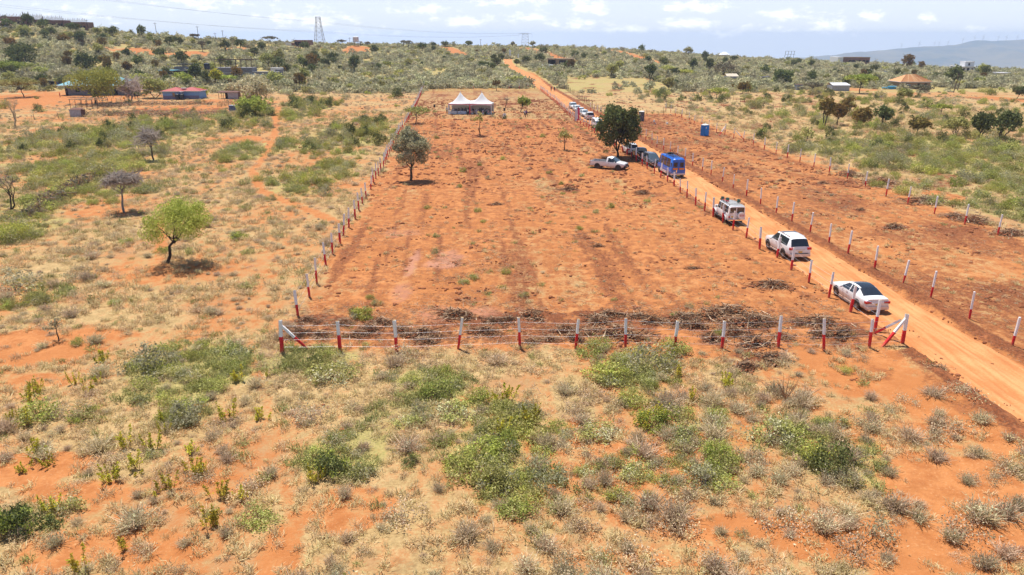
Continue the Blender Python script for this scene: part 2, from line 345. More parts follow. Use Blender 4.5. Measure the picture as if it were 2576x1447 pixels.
M['plate_w'] = mat('white_number_plate', (.75, .75, .72), .5)
M['post_w'] = mat('white_post_paint', (.88, .88, .90), .7, var=.14, vscale=9, bump=.3)
M['post_r'] = mat('red_post_paint', (.78, .022, .03), .7, var=.3, vscale=9, bump=.3)
M['wood'] = mat('bare_post_timber', (.42, .30, .16), .9, var=.3)
M['wire'] = mat('fence_wire', (.62, .62, .68), .45, metal=.5)
M['stake'] = mat('weathered_stake', (.14, .095, .07), .95, var=.4, vscale=6)
M['bark'] = mat('bark', (.085, .06, .045), .95, var=.45, vscale=5, bump=.5, bscale=12)
M['bark_g'] = mat('grey_dead_bark', (.30, .255, .23), .95, var=.35, vscale=5)
M['bark_p'] = mat('pale_bark', (.50, .40, .27), .95, var=.3, vscale=4)
M['bark_d'] = mat('dark_bark', (.05, .036, .03), .95, var=.4, vscale=5)
M['twig'] = mat('dry_twig', (.40, .215, .11), .95, var=.5, vscale=4)
M['twig_p'] = mat('pale_twig', (.56, .40, .27), .95, var=.4, vscale=4)
M['char'] = mat('charred_wood', (.075, .045, .03), .95, var=.4, vscale=4)
M['clod'] = mat('soil_clod', (.34, .12, .05), .98, var=.45, vscale=2.5)
L = {}
L['olive'] = leaf_mat('olive_leaves', [(.22, .225, .06), (.40, .39, .125), (.58, .54, .22), (.30, .30, .09)])
L['bright'] = leaf_mat('bright_leaves', [(.23, .27, .05), (.42, .45, .095), (.58, .58, .16), (.30, .34, .07)])
L['lime'] = leaf_mat('yellow_green_leaves', [(.40, .40, .05), (.60, .54, .06), (.66, .50, .07), (.28, .33, .05)])
L['dark'] = leaf_mat('dark_leaves', [(.075, .095, .035), (.145, .165, .06), (.25, .26, .10), (.10, .125, .045)], .2)
L['silver'] = leaf_mat('silver_leaves', [(.28, .27, .15), (.43, .41, .25), (.54, .51, .34), (.20, .19, .10)])
L['hill'] = leaf_mat('hill_scrub_leaves', [(.36, .34, .19), (.52, .49, .30), (.64, .60, .40), (.25, .24, .13)], .25, .35)
L['dry'] = leaf_mat('dry_shrub_twigs', [(.48, .36, .235), (.66, .51, .35), (.76, .61, .43), (.38, .28, .17), (.55, .46, .26)], .32, .16)
L['tan'] = leaf_mat('straw_blades', [(.50, .37, .19), (.68, .52, .29), (.76, .61, .37), (.46, .40, .18)], .25, .18)
L['brown'] = leaf_mat('rust_brown_leaves', [(.13, .085, .03), (.25, .17, .055), (.33, .22, .07), (.15, .14, .05)], .2)
L['grn_grass'] = leaf_mat('green_grass_blades', [(.24, .25, .09), (.38, .38, .15), (.46, .43, .19), (.30, .31, .12)], .25, .2)
L['greyacacia'] = leaf_mat('grey_acacia_twigs', [(.17, .14, .10), (.27, .23, .16), (.22, .22, .13)], .2)
L['dead'] = leaf_mat('dead_twig_haze', [(.26, .20, .17), (.42, .35, .31), (.52, .45, .41)], .35, .1)
def dusty(m, z0=.28, z1=.80, amt=.75, col=(.48, .24, .12)):
    t = m.node_tree; b = t.nodes['Principled BSDF']; o = N(t, 'ShaderNodeTexCoord'); sp = N(t, 'ShaderNodeSeparateXYZ'); t.links.new(o.outputs['Object'], sp.inputs[0])
    r = N(t, 'ShaderNodeMapRange'); r.inputs['From Min'].default_value = z1; r.inputs['From Max'].default_value = z0; t.links.new(sp.outputs[2], r.inputs[0]); n = N(t, 'ShaderNodeTexNoise', i_Scale=3.5, i_Detail=5.0); t.links.new(o.outputs['Object'], n.inputs['Vector'])
    f = math_n(t, 'MULTIPLY', math_n(t, 'MULTIPLY', r.outputs[0], amt), math_n(t, 'MULTIPLY', n.outputs[0], 1.7), clamp=True); mx = N(t, 'ShaderNodeMix', data_type='RGBA'); t.links.new(f, mx.inputs[0]); bc = b.inputs['Base Color']
    if bc.is_linked: t.links.new(bc.links[0].from_socket, mx.inputs[6])
    else: mx.inputs[6].default_value = bc.default_value[:]
    mx.inputs[7].default_value = (*col, 1); t.links.new(mx.outputs[2], bc)
for _k in ('white', 'carblack', 'cargrey', 'carblue'): dusty(M[_k])
dusty(M['post_r'], .0, .45, .8); dusty(M['rubber'], -.5, .5, .5, (.30, .15, .08))
def ground_mat():
    m = bpy.data.materials.new('dry_ground'); m.use_nodes = True; t = m.node_tree; b = t.nodes['Principled BSDF']; b.inputs['Roughness'].default_value = .96; b.inputs['Specular IOR Level'].default_value = .15
    at = N(t, 'ShaderNodeAttribute', attribute_name='cover'); sp = N(t, 'ShaderNodeSeparateColor'); t.links.new(at.outputs['Color'], sp.inputs[0])
    at2 = N(t, 'ShaderNodeAttribute', attribute_name='wet')
    tcd = N(t, 'ShaderNodeTexCoord')
    def noise(sc, det=5, r=.6, vec=None):
        n = N(t, 'ShaderNodeTexNoise', i_Scale=sc, i_Detail=float(det), i_Roughness=r); t.links.new(vec or tcd.outputs['Object'], n.inputs['Vector']); return n.outputs[0]
    mpn = N(t, 'ShaderNodeMapping'); mpn.inputs['Scale'].default_value = (1, .3, 1); mpn.inputs['Rotation'].default_value = (0, 0, R(-4)); t.links.new(tcd.outputs['Object'], mpn.inputs[0])
    nf, nm, nl = noise(7.0, 6, .7), noise(1.1, 6, .65), noise(.13, 4)
    ns = noise(1.6, 5, .6, mpn.outputs[0])
    def mixc(f, a, b_):
        x = N(t, 'ShaderNodeMix', data_type='RGBA'); t.links.new(f, x.inputs[0]) if not isinstance(f, float) else None
        for i, c in ((6, a), (7, b_)):
            if isinstance(c, tuple): x.inputs[i].default_value = (*c, 1)
            else: t.links.new(c, x.inputs[i])
        return x.outputs[2]
    def ramp(v, lo, hi):
        r = N(t, 'ShaderNodeMapRange', interpolation_type='SMOOTHSTEP'); t.links.new(v, r.inputs[0]); r.inputs['From Min'].default_value = lo; r.inputs['From Max'].default_value = hi; return r.outputs[0]
    soil = mixc(ramp(nm, .35, .68), (.47, .195, .070), (.36, .130, .042)); soil = mixc(ramp(nf, .52, .74), soil, (.55, .29, .135)); soil = mixc(ramp(nl, .42, .68), soil, (.40, .155, .052)); soil = mixc(ramp(noise(3.2, 6, .75), .64, .74), soil, (.28, .10, .038))
    straw = mixc(ramp(nf, .35, .65), (.43, .30, .14), (.29, .19, .085)); straw = mixc(ramp(nm, .42, .66), straw, (.49, .35, .175)); straw = mixc(ramp(nf, .58, .70), straw, (.17, .11, .055)); straw = mixc(ramp(nl, .50, .64), straw, (.38, .21, .10)); straw = mixc(ramp(noise(.45, 6, .7), .54, .68), straw, (.25, .165, .08))
    grn = mixc(ramp(nf, .35, .66), (.29, .25, .09), (.42, .34, .14)); grn = mixc(ramp(nm, .5, .72), grn, (.19, .18, .06))
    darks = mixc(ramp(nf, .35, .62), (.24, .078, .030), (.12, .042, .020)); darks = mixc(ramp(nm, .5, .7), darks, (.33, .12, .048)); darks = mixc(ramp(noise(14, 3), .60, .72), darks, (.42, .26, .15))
    def fac(ch, k=2.6, a=1.1, bb=.55):
        v = math_n(t, 'ADD', math_n(t, 'SUBTRACT', ch, .5), math_n(t, 'ADD', math_n(t, 'MULTIPLY', math_n(t, 'SUBTRACT', nm, .5), a), math_n(t, 'ADD', math_n(t, 'MULTIPLY', math_n(t, 'SUBTRACT', nf, .5), bb), math_n(t, 'MULTIPLY', math_n(t, 'SUBTRACT', ns, .5), .6))))
        return math_n(t, 'ADD', math_n(t, 'MULTIPLY', v, k), .5, clamp=True)
    c = mixc(fac(sp.outputs[1], 2.2), straw, grn)
    c = mixc(fac(sp.outputs[0], 2.4, 1.3, .9), c, soil)
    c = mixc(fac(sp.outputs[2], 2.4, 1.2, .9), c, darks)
    c = mixc(math_n(t, 'MULTIPLY', at2.outputs['Fac'], math_n(t, 'ADD', ramp(nm, .3, .6), .25, clamp=True)), c, (.42, .20, .13))
    t.links.new(c, b.inputs['Base Color'])
    hgt = math_n(t, 'ADD', math_n(t, 'MULTIPLY', nf, .10), math_n(t, 'MULTIPLY', nm, .22))
    bp = N(t, 'ShaderNodeBump', i_Strength=.75, i_Distance=.6); t.links.new(hgt, bp.inputs['Height']); t.links.new(bp.outputs[0], b.inputs['Normal'])
    return m
def road_mat():
    m = bpy.data.materials.new('dirt_road'); m.use_nodes = True; t = m.node_tree; b = t.nodes['Principled BSDF']; b.inputs['Roughness'].default_value = .95; b.inputs['Specular IOR Level'].default_value = .15
    tcd = N(t, 'ShaderNodeTexCoord'); mp = N(t, 'ShaderNodeMapping'); mp.inputs['Scale'].default_value = (1, .09, 1); mp.inputs['Rotation'].default_value = (0, 0, R(-3.5)); t.links.new(tcd.outputs['Object'], mp.inputs[0])
    n = N(t, 'ShaderNodeTexNoise', i_Scale=3.0, i_Detail=5.0); t.links.new(mp.outputs[0], n.inputs['Vector']); n2 = N(t, 'ShaderNodeTexNoise', i_Scale=.35, i_Detail=6.0); t.links.new(tcd.outputs['Object'], n2.inputs['Vector'])
    n3 = N(t, 'ShaderNodeTexNoise', i_Scale=9.0, i_Detail=4.0); t.links.new(tcd.outputs['Object'], n3.inputs['Vector'])
    cr = N(t, 'ShaderNodeValToRGB'); e = cr.color_ramp.elements; e[0].position = .3; e[0].color = (.43, .165, .06, 1); e[1].position = .7; e[1].color = (.62, .30, .13, 1)
    t.links.new(math_n(t, 'ADD', math_n(t, 'MULTIPLY', n.outputs[0], .45), math_n(t, 'ADD', math_n(t, 'MULTIPLY', n2.outputs[0], .35), math_n(t, 'MULTIPLY', n3.outputs[0], .2))), cr.inputs[0]); cr.color_ramp.elements.new(.44).color = (.47, .19, .07, 1); e = cr.color_ramp.elements; e[0].position = .36; e[-1].position = .62; t.links.new(cr.outputs[0], b.inputs['Base Color'])
    bp = N(t, 'ShaderNodeBump', i_Strength=.35, i_Distance=.2); t.links.new(math_n(t, 'ADD', n.outputs[0], math_n(t, 'MULTIPLY', n3.outputs[0], .5)), bp.inputs['Height']); t.links.new(bp.outputs[0], b.inputs['Normal'])
    return m
# ---------------------------------------------------------------- ground and road
def road_cx(y):
    s = xR(y) + 2.75 + 1.2 * (1 - sst(28, 44, y)) * .4
    far = G(1278, 151); t = sst(330, far[1], y)
    return s * (1 - t) + far[0] * t
def build_ground():
    ys = [-14.0]
    while ys[-1] < 4200: ys.append(ys[-1] + .11 + .0046 * max(ys[-1], 8))
    ys = np.array(ys); us = np.linspace(-.98, .98, 760)
    Y, U = np.meshgrid(ys, us, indexing='ij'); X = U * (Y + 42)
    Z = terrain(X, Y); b, g, d, mud, berm = masks(X, Y)
    near = 1 - sst(120, 260, Y)
    rel = (fbm(X * .35, Y * .35, 70) - .5) * .22 + (fbm(X * 1.5, Y * 1.5, 71, 3) - .5) * .12 * near
    rel = rel + d * (fbm(X * 2.2, Y * 2.2, 72, 3) - .35) * .34 * near + berm * (.16 + .25 * (fbm(X * 1.7, Y * 1.7, 73, 3) - .4)) * (Y < 330)
    rd = np.abs(X - road_cx(Y)); onroad = (1 - sst(2.1, 2.9, rd)) * (Y < 480)
    Z = Z + np.where(Y < 700, rel, 0) * (1 - onroad) - onroad * .14
    n, k = Y.shape; idx = np.arange(n * k).reshape(n, k)
    Fq = np.stack([idx[:-1, :-1], idx[:-1, 1:], idx[1:, 1:], idx[1:, :-1]], -1).reshape(-1, 4)
    me = np_mesh('ground', np.stack([X, Y, Z], -1).reshape(-1, 3), Fq, ground_mat(), smooth=True)
    a = me.color_attributes.new('cover', 'FLOAT_COLOR', 'POINT'); a.data.foreach_set('color', np.stack([b, g, d, np.ones_like(b)], -1).astype(np.float32).ravel())
    a = me.attributes.new('wet', 'FLOAT', 'POINT'); a.data.foreach_set('value', mud.astype(np.float32).ravel())
    o = bpy.data.objects.new('ground', me); COL.objects.link(o); tag(o, 'dry red earth and straw covered ground rising to low hills', kind='structure')
def build_road():
    far = G(1278, 151); ys = [-12.0]
    while ys[-1] < far[1] + 4: ys.append(ys[-1] + .35 + .004 * max(ys[-1], 0))
    ys = np.array(ys); cs = np.linspace(-1, 1, 25); Y, S = np.meshgrid(ys, cs, indexing='ij')
    wid = 2.55 + .25 * (1 - sst(25, 45, Y)); X = road_cx(Y) + S * wid + (vnoise(Y * .3, S * 0 + (S > 0), 5) - .5) * .5 * np.abs(S) ** 6
    rut = -.075 * (np.exp(-((np.abs(S - .05 * np.sin(Y * .11)) - .36) / .09) ** 2)) + .05 * np.exp(-(S / .2) ** 2) + .03 * (vnoise(X * 3, Y * 1.2, 6) - .5); edge = -.16 * sst(.86, 1, np.abs(S))
    Z = terrain(X, Y) + .055 + rut + edge + (fbm(X * .9, Y * .9, 80, 3) - .5) * .07
    n, k = Y.shape; idx = np.arange(n * k).reshape(n, k)
    Fq = np.stack([idx[:-1, :-1], idx[:-1, 1:], idx[1:, 1:], idx[1:, :-1]], -1).reshape(-1, 4)
    o = bpy.data.objects.new('dirt_road', np_mesh('dirt_road', np.stack([X, Y, Z], -1).reshape(-1, 3), Fq, road_mat(), smooth=True)); COL.objects.link(o)
    tag(o, 'graded orange dirt road running from the bottom right up to the hill', kind='structure')
build_ground(); build_road()
def build_mountain():
    ridge = [(1500, 175), (1800, 162), (1960, 150), (2050, 141), (2150, 133), (2250, 122), (2300, 117), (2350, 117), (2400, 113), (2430, 105), (2470, 101), (2520, 102), (2580, 100), (2800, 92), (3300, 85)]
    rp, rr = zip(*ridge); us = np.linspace((1450 - 1288) / 1948, (3300 - 1288) / 1948, 420); ys = np.linspace(3600, 7600, 150)
    Y, U = np.meshgrid(ys, us, indexing='ij'); X = U * 6000 * (1 + (Y - 6000) / 6000 * .35)
    row = np.interp(1288 + 1948 * U, rp, rr); zr = H + 6000 * slope_row(row) + (fbm(U * 60, U * 0, 91) - .5) * 18
    t = np.clip(1 - np.abs(Y - 6000) / np.where(Y < 6000, 2200, 1500), 0, 1)
    gul = np.abs(fbm(X * .0016, Y * .0009, 92, 4) - .5) * 2
    Z = -275 + (zr + 275) * np.clip(t ** .75 * (1 - .45 * gul * (1 - t) * 2 * t) - .25 * gul * t * (1 - t) * 3, 0, 1)
    n, k = Y.shape; idx = np.arange(n * k).reshape(n, k)
    Fq = np.stack([idx[:-1, :-1], idx[:-1, 1:], idx[1:, 1:], idx[1:, :-1]], -1).reshape(-1, 4)
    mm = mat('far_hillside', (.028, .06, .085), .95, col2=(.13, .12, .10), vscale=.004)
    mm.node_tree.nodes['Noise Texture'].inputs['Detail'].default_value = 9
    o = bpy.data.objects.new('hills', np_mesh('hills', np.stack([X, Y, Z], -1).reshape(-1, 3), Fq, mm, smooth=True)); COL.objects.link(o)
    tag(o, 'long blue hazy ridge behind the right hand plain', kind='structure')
build_mountain()
# ---------------------------------------------------------------- plant meshes
def leaf_quads(cent, size, rs, flat=0.0, elong=1.8):
    """one small folded leaf (two triangles as a quad) at each centre"""
    n = len(cent); a = rs.normal(size=(n, 3)); a[:, 2] *= (1 - flat); a /= np.linalg.norm(a, axis=1)[:, None] + 1e-9
    b = rs.normal(size=(n, 3)); b[:, 2] *= (1 - flat * .5); b -= a * (a * b).sum(1)[:, None]; b /= np.linalg.norm(b, axis=1)[:, None] + 1e-9
    s = (size * rs.uniform(.6, 1.3, n))[:, None]; a = a * s * elong / 2; b = b * s / 2
    c = cent
    V = np.stack([c - a, c - b * .9 + a * .1, c + a, c + b * .9 - a * .1], 1).reshape(-1, 3)
    return V, np.arange(4 * n).reshape(n, 4)
def bush_mesh(name, seed, mats, n=420, rz=.8, leaf=.10, clumps=16, stems=10, hollow=.45, up=0.0, share=None, lsize=1.0):
    """shrub of unit radius: leaf clumps spread over an uneven dome, twigs showing between"""
    rs = np.random.RandomState(seed)
    th = rs.uniform(0, 2 * PI, clumps); ph = np.arccos(rs.uniform(.0, 1, clumps)); rr = rs.uniform(hollow, 1, clumps)
    cc = np.stack([np.cos(th) * np.sin(ph) * rr, np.sin(th) * np.sin(ph) * rr, np.cos(ph) * rr * rz + .06], 1)
    cs = rs.uniform(.14, .34, clumps); k = rs.choice(clumps, n, p=cs ** 2 / (cs ** 2).sum())
    p = cc[k] + rs.normal(size=(n, 3)) * cs[k][:, None] * np.array([.62, .62, .5]); p[:, 2] = np.abs(p[:, 2]) + .02
    V, Fq = leaf_quads(p, leaf * lsize, rs); mi = np.zeros(n, int)
    if len(mats) > 2: mi[np.isin(k, rs.choice(clumps, max(1, int(clumps * (share or .3))), replace=False))] = 2
    SV = []; SF = []
    for i in range(stems):
        c = cc[i % clumps] * rs.uniform(.7, 1.0); w = .02; base = np.array([rs.normal() * .05, rs.normal() * .05, 0])
        m_ = base * .4 + c * .5 + rs.normal(size=3) * .07; side = np.array([-c[1], c[0], 0]) / (np.hypot(c[0], c[1]) + 1e-6) * w
        q = len(V) + len(SV) * 1; k0 = len(V) + sum(len(a) for a in SV)
        SV.append(np.array([base - side, base + side, m_ + side * .6, m_ - side * .6, c + side * .1, c - side * .1])); SF += [[k0, k0 + 1, k0 + 2, k0 + 3], [k0 + 3, k0 + 2, k0 + 4, k0 + 5]]
    if SV: V = np.concatenate([V] + SV); Fq = np.concatenate([Fq, np.array(SF)]); mi = np.concatenate([mi, np.ones(len(SF), int)])
    return np_mesh(name, V, Fq, mats, mi)
def tuft_mesh(name, seed, mats, n=110, h=.55, spread=.9, w=.018, fuzz=60, leaf=.05, curl=.2):
    """dry wiry shrub or grass tuft: many thin stems fanning from the ground, fine seed heads at the tips"""
    rs = np.random.RandomState(seed); th = rs.uniform(0, 2 * PI, n); lean = rs.uniform(0, 1, n) ** .7 * spread
    L = h * rs.uniform(.55, 1.1, n); base = rs.normal(size=(n, 3)) * [.14, .14, 0]
    tip = base + np.stack([np.cos(th) * lean * L * 1.25, np.sin(th) * lean * L * 1.25, L * np.sqrt(np.clip(1 - (lean * .8) ** 2, .08, 1))], 1)
    mid = (base + tip) / 2 + rs.normal(size=(n, 3)) * curl * .2 + [0, 0, .04]
    sd = rs.normal(size=(n, 3)); sd[:, 2] *= .2; sd /= np.linalg.norm(sd, axis=1)[:, None]; sd *= w
    V = np.stack([base - sd * .6, base + sd * .6, mid + sd, mid - sd, tip + sd * .5, tip - sd * .5], 1).reshape(-1, 3); i = np.arange(n)[:, None] * 6
    Fq = np.concatenate([i + [0, 1, 2, 3], i + [3, 2, 4, 5]]); mi = np.zeros(len(Fq), int)
    if fuzz:
        k = rs.choice(n, fuzz); f = rs.uniform(.45, 1.05, fuzz)[:, None]; p = base[k] * (1 - f) + tip[k] * f + rs.normal(size=(fuzz, 3)) * .05; p[:, 2] = np.abs(p[:, 2])
        LV, LF = leaf_quads(p, leaf, rs); Fq = np.concatenate([Fq, LF + len(V)]); V = np.concatenate([V, LV]); mi = np.concatenate([mi, np.full(len(LF), len(mats) - 1)])
    return np_mesh(name, V, Fq, mats, mi)
def weed_mesh(name, seed, mats, n=150):
    """upright yellow-green weed: a few erect leafy stems"""
    rs = np.random.RandomState(seed); V = []; Fq = []; mi = []; mb = MB(); P = []
    for i in range(rs.randint(4, 8)):
        a = rs.uniform(0, 2 * PI); r = rs.uniform(0, .4); h = rs.uniform(.35, 1.1); b = Vector((math.cos(a) * r, math.sin(a) * r, 0)); t = b * 1.9 + Vector((rs.normal() * .12, rs.normal() * .06, h))
        mb.tube([b, (b + t) / 2 + Vector((.02, 0, 0)), t], [.014, .011, .005], 3, 1, cap=False)
        for j in range(n // 5): f = rs.uniform(.2, 1.02); P.append(np.array(b.lerp(t, f)) + rs.normal(size=3) * .07 * (1.25 - f))
    LV, LF = leaf_quads(np.array(P), .065, rs); k = len(mb.v)
    V = np.concatenate([np.array(mb.v), LV]); Fq = np.concatenate([np.array(mb.f), LF + k]); return np_mesh(name, V, Fq, mats, np.concatenate([np.array(mb.m), np.zeros(len(LF), int)]))
def make_tree(seed, h, w, kind='round', trunk_h=None, lean=(0, 0), leafm='olive', bark='bark', dens=1.0, leaf=.10, name='tree', off=(0, 0), stems=1):
    """returns (trunk mesh, crown mesh) with the base at the origin; h, w in metres"""
    rng = random.Random(seed); rs = np.random.RandomState(seed); mb = MB(); tips = []; th = trunk_h or h * .35; r0 = max(.035, h * .022)
    flat = kind in ('umbrella', 'bareflat')
    bare = kind in ('bare', 'bareflat')
    czone = h * (.72 if flat else .62)
    def seg(p, q, ra, rb, n=5, wob=.08):
        L_ = (q - p).length; m1 = p.lerp(q, .35) + Vector((rng.gauss(0, wob), rng.gauss(0, wob), 0)) * L_; m2 = p.lerp(q, .7) + Vector((rng.gauss(0, wob), rng.gauss(0, wob), rng.gauss(0, wob * .5))) * L_
        mb.tube([p, m1, m2, q], [ra, ra * .8 + rb * .2, ra * .35 + rb * .65, rb], n, 0, cap=False)
    ntop = {'round': 9, 'umbrella': 11, 'sparse': 6, 'bare': 6, 'bareflat': 8}[kind]
    for s_ in range(stems):
        a0 = rng.uniform(0, 6.28); bx = Vector((math.cos(a0) * .15 * (stems > 1), math.sin(a0) * .15 * (stems > 1), -.08))
        spl = Vector((math.cos(a0), math.sin(a0), 0)) * (w * .14 * (stems > 1))
        top = Vector((lean[0], lean[1], th)) + spl; seg(bx, top, r0 * (1.25 if stems == 1 else .9), r0 * .75, 7, .05)
        if kind == 'sparse': seg(top, Vector((off[0], off[1], h * .93)), r0 * .7, .012, 5, .03)
        for i in range(max(3, ntop // stems)):
            a = 6.283 * (i + rng.uniform(.2, .8)) / max(3, ntop // stems); rr = rng.uniform(.35, .95) if i % 3 else rng.uniform(.05, .4)
            if flat: z = h * (.90 - .13 * rr ** 2) + rng.uniform(-.04, .03) * h
            else: z = czone + (h - czone) * math.sqrt(max(0, 1 - rr * rr)) * rng.uniform(.4, .85) - rr * h * .10
            e = Vector((off[0] + math.cos(a) * rr * w * .46, off[1] + math.sin(a) * rr * w * .46, z)) + spl * .5
            st = top if i % 2 else Vector((lean[0] * .9, lean[1] * .9, th * .85)) + spl * .9
            if kind == 'sparse': st = Vector((off[0] * .6, off[1] * .6, th)).lerp(Vector((off[0], off[1], h * .85)), rng.random())
            m_ = st.lerp(e, .5) + Vector((0, 0, (-.04 if flat else .05) * h)); seg(st, m_, r0 * .5, r0 * .3); seg(m_, e, r0 * .3, .014, 4)
            tips.append(e)
            for j in range(4 if bare else 3):
                e2 = m_.lerp(e, rng.uniform(.3, 1)) + Vector((rng.gauss(0, .13) * w, rng.gauss(0, .13) * w, (rng.gauss(.01, .02) if flat else rng.gauss(.04, .07)) * h)); e1 = m_.lerp(e, rng.uniform(0, .7)); seg(e1, e2, r0 * .22, .009, 3, .12); tips.append(e2)
                if bare:
                    for q in range(9):
                        b_ = e1.lerp(e2, rng.uniform(.3, 1)); d_ = Vector((rng.gauss(0, .09) * w, rng.gauss(0, .09) * w, abs(rng.gauss(.02, .04)) * h)); mb.tube([b_, b_ + d_ * .6 + Vector((rng.gauss(0, .03), rng.gauss(0, .03), .02)), b_ + d_], [.012, .009, .004], 3, 1, cap=False)
    tm = mb.mesh('trunk', [M[bark], M['bark_g'] if bark != 'bark_p' else M['bark_p']], smooth=60); crown = None
    T = np.array([list(t) for t in tips])
    if not bare or leafm in ('greyacacia', 'dead'):
        n = int(dens * 3000 * {'round': 1.0, 'umbrella': .9, 'sparse': .35, 'bare': .22, 'bareflat': .28}[kind])
        ncl = len(T); sg = w * (.085 if flat else .105)
        if kind == 'round':      # fill the dome
            ex = 26; a = rs.uniform(0, 6.283, ex); r_ = np.sqrt(rs.uniform(0, 1, ex)); zz = rs.uniform(-.75, .95, ex); q = np.sqrt(1 - zz ** 2) * r_ ** .4
            cz = th + (h - th) * .52; X = np.stack([off[0] + np.cos(a) * q * w * .40, off[1] + np.sin(a) * q * w * .40, cz + zz * (h - th) * .46], 1); T = np.concatenate([T, X])
        elif flat:
            ex = 22; a = rs.uniform(0, 6.283, ex); r_ = np.sqrt(rs.uniform(0, 1, ex)); X = np.stack([off[0] + np.cos(a) * r_ * w * .44, off[1] + np.sin(a) * r_ * w * .44, h * (.93 - .16 * r_ ** 2) + rs.uniform(-.05, .01, ex) * h], 1); T = np.concatenate([T, X])
        wt = rs.uniform(.3, 1.4, len(T)); k = rs.choice(len(T), n, p=wt / wt.sum()); g = rs.normal(size=(n, 3)); g /= np.maximum(np.linalg.norm(g, axis=1), .9)[:, None]
        p = T[k] + g * sg * np.array([1, 1, .42 if flat else .85]) * rs.uniform(.55, 1.35, (len(T), 1))[k]; out_ = rs.uniform(0, 1, n) < .22; p[out_] += rs.normal(size=(out_.sum(), 3)) * w * np.array([.06, .06, .03 if flat else .05])
        if not flat: p[:, 2] = np.maximum(p[:, 2], th * .55)
        LV, LF = leaf_quads(p, leaf * (1.6 if bare else 1), rs, .3 if flat else 0, 7.0 if bare else 1.8)
        if bare: LV = LV.reshape(-1, 4, 3); c_ = LV.mean(1, keepdims=True); LV[:, [1, 3]] = c_ + (LV[:, [1, 3]] - c_) * .45; LV = LV.reshape(-1, 3)
        crown = np_mesh('crown', LV, LF, L[leafm])
    return tm, crown
def place_tree(meshes, loc, label, group=None, rz=0.0, sc=1.0, name='tree', cat='tree', cn='crown'):
    t = thing(name, label, cat, loc, rz, group); t.scale = (sc,) * 3 if not hasattr(sc, '__len__') else sc
    for nm, me in (('trunk', meshes[0]), (cn, meshes[1])):
        if me is None: continue
        o = bpy.data.objects.new(nm, me); COL.objects.link(o); o.parent = t
    return t
# ---------------------------------------------------------------- trees (base px, top row, crown x range, kind, leaves, bark, label ...)
def tree_at(px, py, top, xa, xb, kind, leafm, label, bark='bark', seed=None, th=None, dens=1.0, leaf=None, stems=1, group=None, name='tree', sp=.6, leanf=.6):
    b = G(px, py, -.03); m = mpp(b); h = max((py - top) * m / math.cos(TH) * .97, 1.0); w = max((xb - xa) * m, .8)
    off = (((xa + xb) / 2 - px) * m, 0.0)
    if leaf is None: leaf = float(np.clip(.0016 * b[1] + .04, .07, .42)) * (1.15 if kind == 'round' else .9)
    d = dens * float(np.clip((h * w) / (leaf * leaf) / 900, .3, 2.4))
    me = make_tree(seed or int(px * 7 + py), h, w, kind, (th or .34) * h, (off[0] * leanf, 0), leafm, bark, d, leaf, off=off, stems=stems)
    return place_tree(me, b, label, group, name=name)
tree_at(420, 662, 511, 384, 552, 'round', 'bright', 'small bright green flat topped acacia leaning right in the left scrub', 'bark_d', th=.40, dens=2.4, leaf=.075)
tree_at(312, 535, 432, 274, 362, 'bareflat', 'dead', 'dead grey tree with a flat mushroom shaped top of bare twigs', 'bark_g', th=.55)
tree_at(387, 403, 325, 350, 416, 'bare', 'dead', 'dead grey tree with a loose open tangle of bare branches', 'bark', th=.45)
tree_at(25, 528, 428, -35, 78, 'bare', 'tan', 'bare brown forked tree at the left edge beside a thorn hedge', 'bark', th=.35, stems=2)
tree_at(148, 856, 800, 118, 176, 'sparse', 'silver', 'stunted half dead sapling with a black stem on bare red earth', 'bark_d', th=.5, dens=.5)
tree_at(1033, 455, 336, 992, 1086, 'round', 'silver', 'round grey green tree inside the plot near the left fence', 'bark', th=.30, dens=2.6, leaf=.13)
tree_at(1045, 311, 270, 1012, 1088, 'umbrella', 'olive', 'small flat topped acacia beside the left fence near the tent', 'bark', th=.5, dens=.8)
tree_at(1207, 342, 288, 1187, 1228, 'sparse', 'olive', 'slender sapling standing in front of the tent', 'bark', th=.45, dens=.6)
tree_at(1420, 378, 330, 1394, 1442, 'sparse', 'olive', 'slender sapling with a thin drooping crown in the middle of the plot', 'bark', th=.6, dens=.9)
tree_at(1556, 397, 267, 1489, 1611, 'round', 'dark', 'large dense dark green tree shading the parked vehicles', 'bark_d', th=.12, dens=3.4, leaf=.21)
tree_at(1309, 282, 247, 1299, 1336, 'round', 'bright', 'small leaning green tree to the right of the tent', 'bark_d', th=.4, dens=.7)
tree_at(1272, 272, 243, 1262, 1290, 'bare', 'tan', 'leafless bush tree between the tent and the leaning green tree', 'bark')
tree_at(1248, 229, 203, 1237, 1262, 'sparse', 'brown', 'thin brownish tree at the back fence of the plot', 'bark')
tree_at(2073, 320, 249, 2054, 2098, 'round', 'brown', 'left stem of the rust brown tree pair on the right hand slope', 'bark', stems=2, dens=1.6)
tree_at(2106, 316, 266, 2090, 2122, 'round', 'brown', 'right half of the rust brown tree pair on the right hand slope', 'bark', dens=1.4)
tree_at(2160, 318, 275, 2142, 2194, 'round', 'brown', 'low rust brown bush tree with a wide crown', 'bark', dens=1.6, th=.15)
tree_at(2128, 292, 251, 2108, 2152, 'sparse', 'brown', 'loose brownish tree behind the rust brown pair', 'bark', stems=2, dens=1.3)
tree_at(2215, 326, 272, 2196, 2242, 'round', 'dark', 'upright dark green tree alone on the right hand slope', 'bark_d', dens=1.5, th=.3)
tree_at(2305, 342, 300, 2282, 2334, 'round', 'brown', 'olive brown tree between the upright dark tree and the right edge', 'bark', dens=1.2, th=.4)
tree_at(2402, 346, 301, 2374, 2434, 'round', 'olive', 'olive tree with several thin stems left of the big dark pair', 'bark', stems=3, dens=1.2)
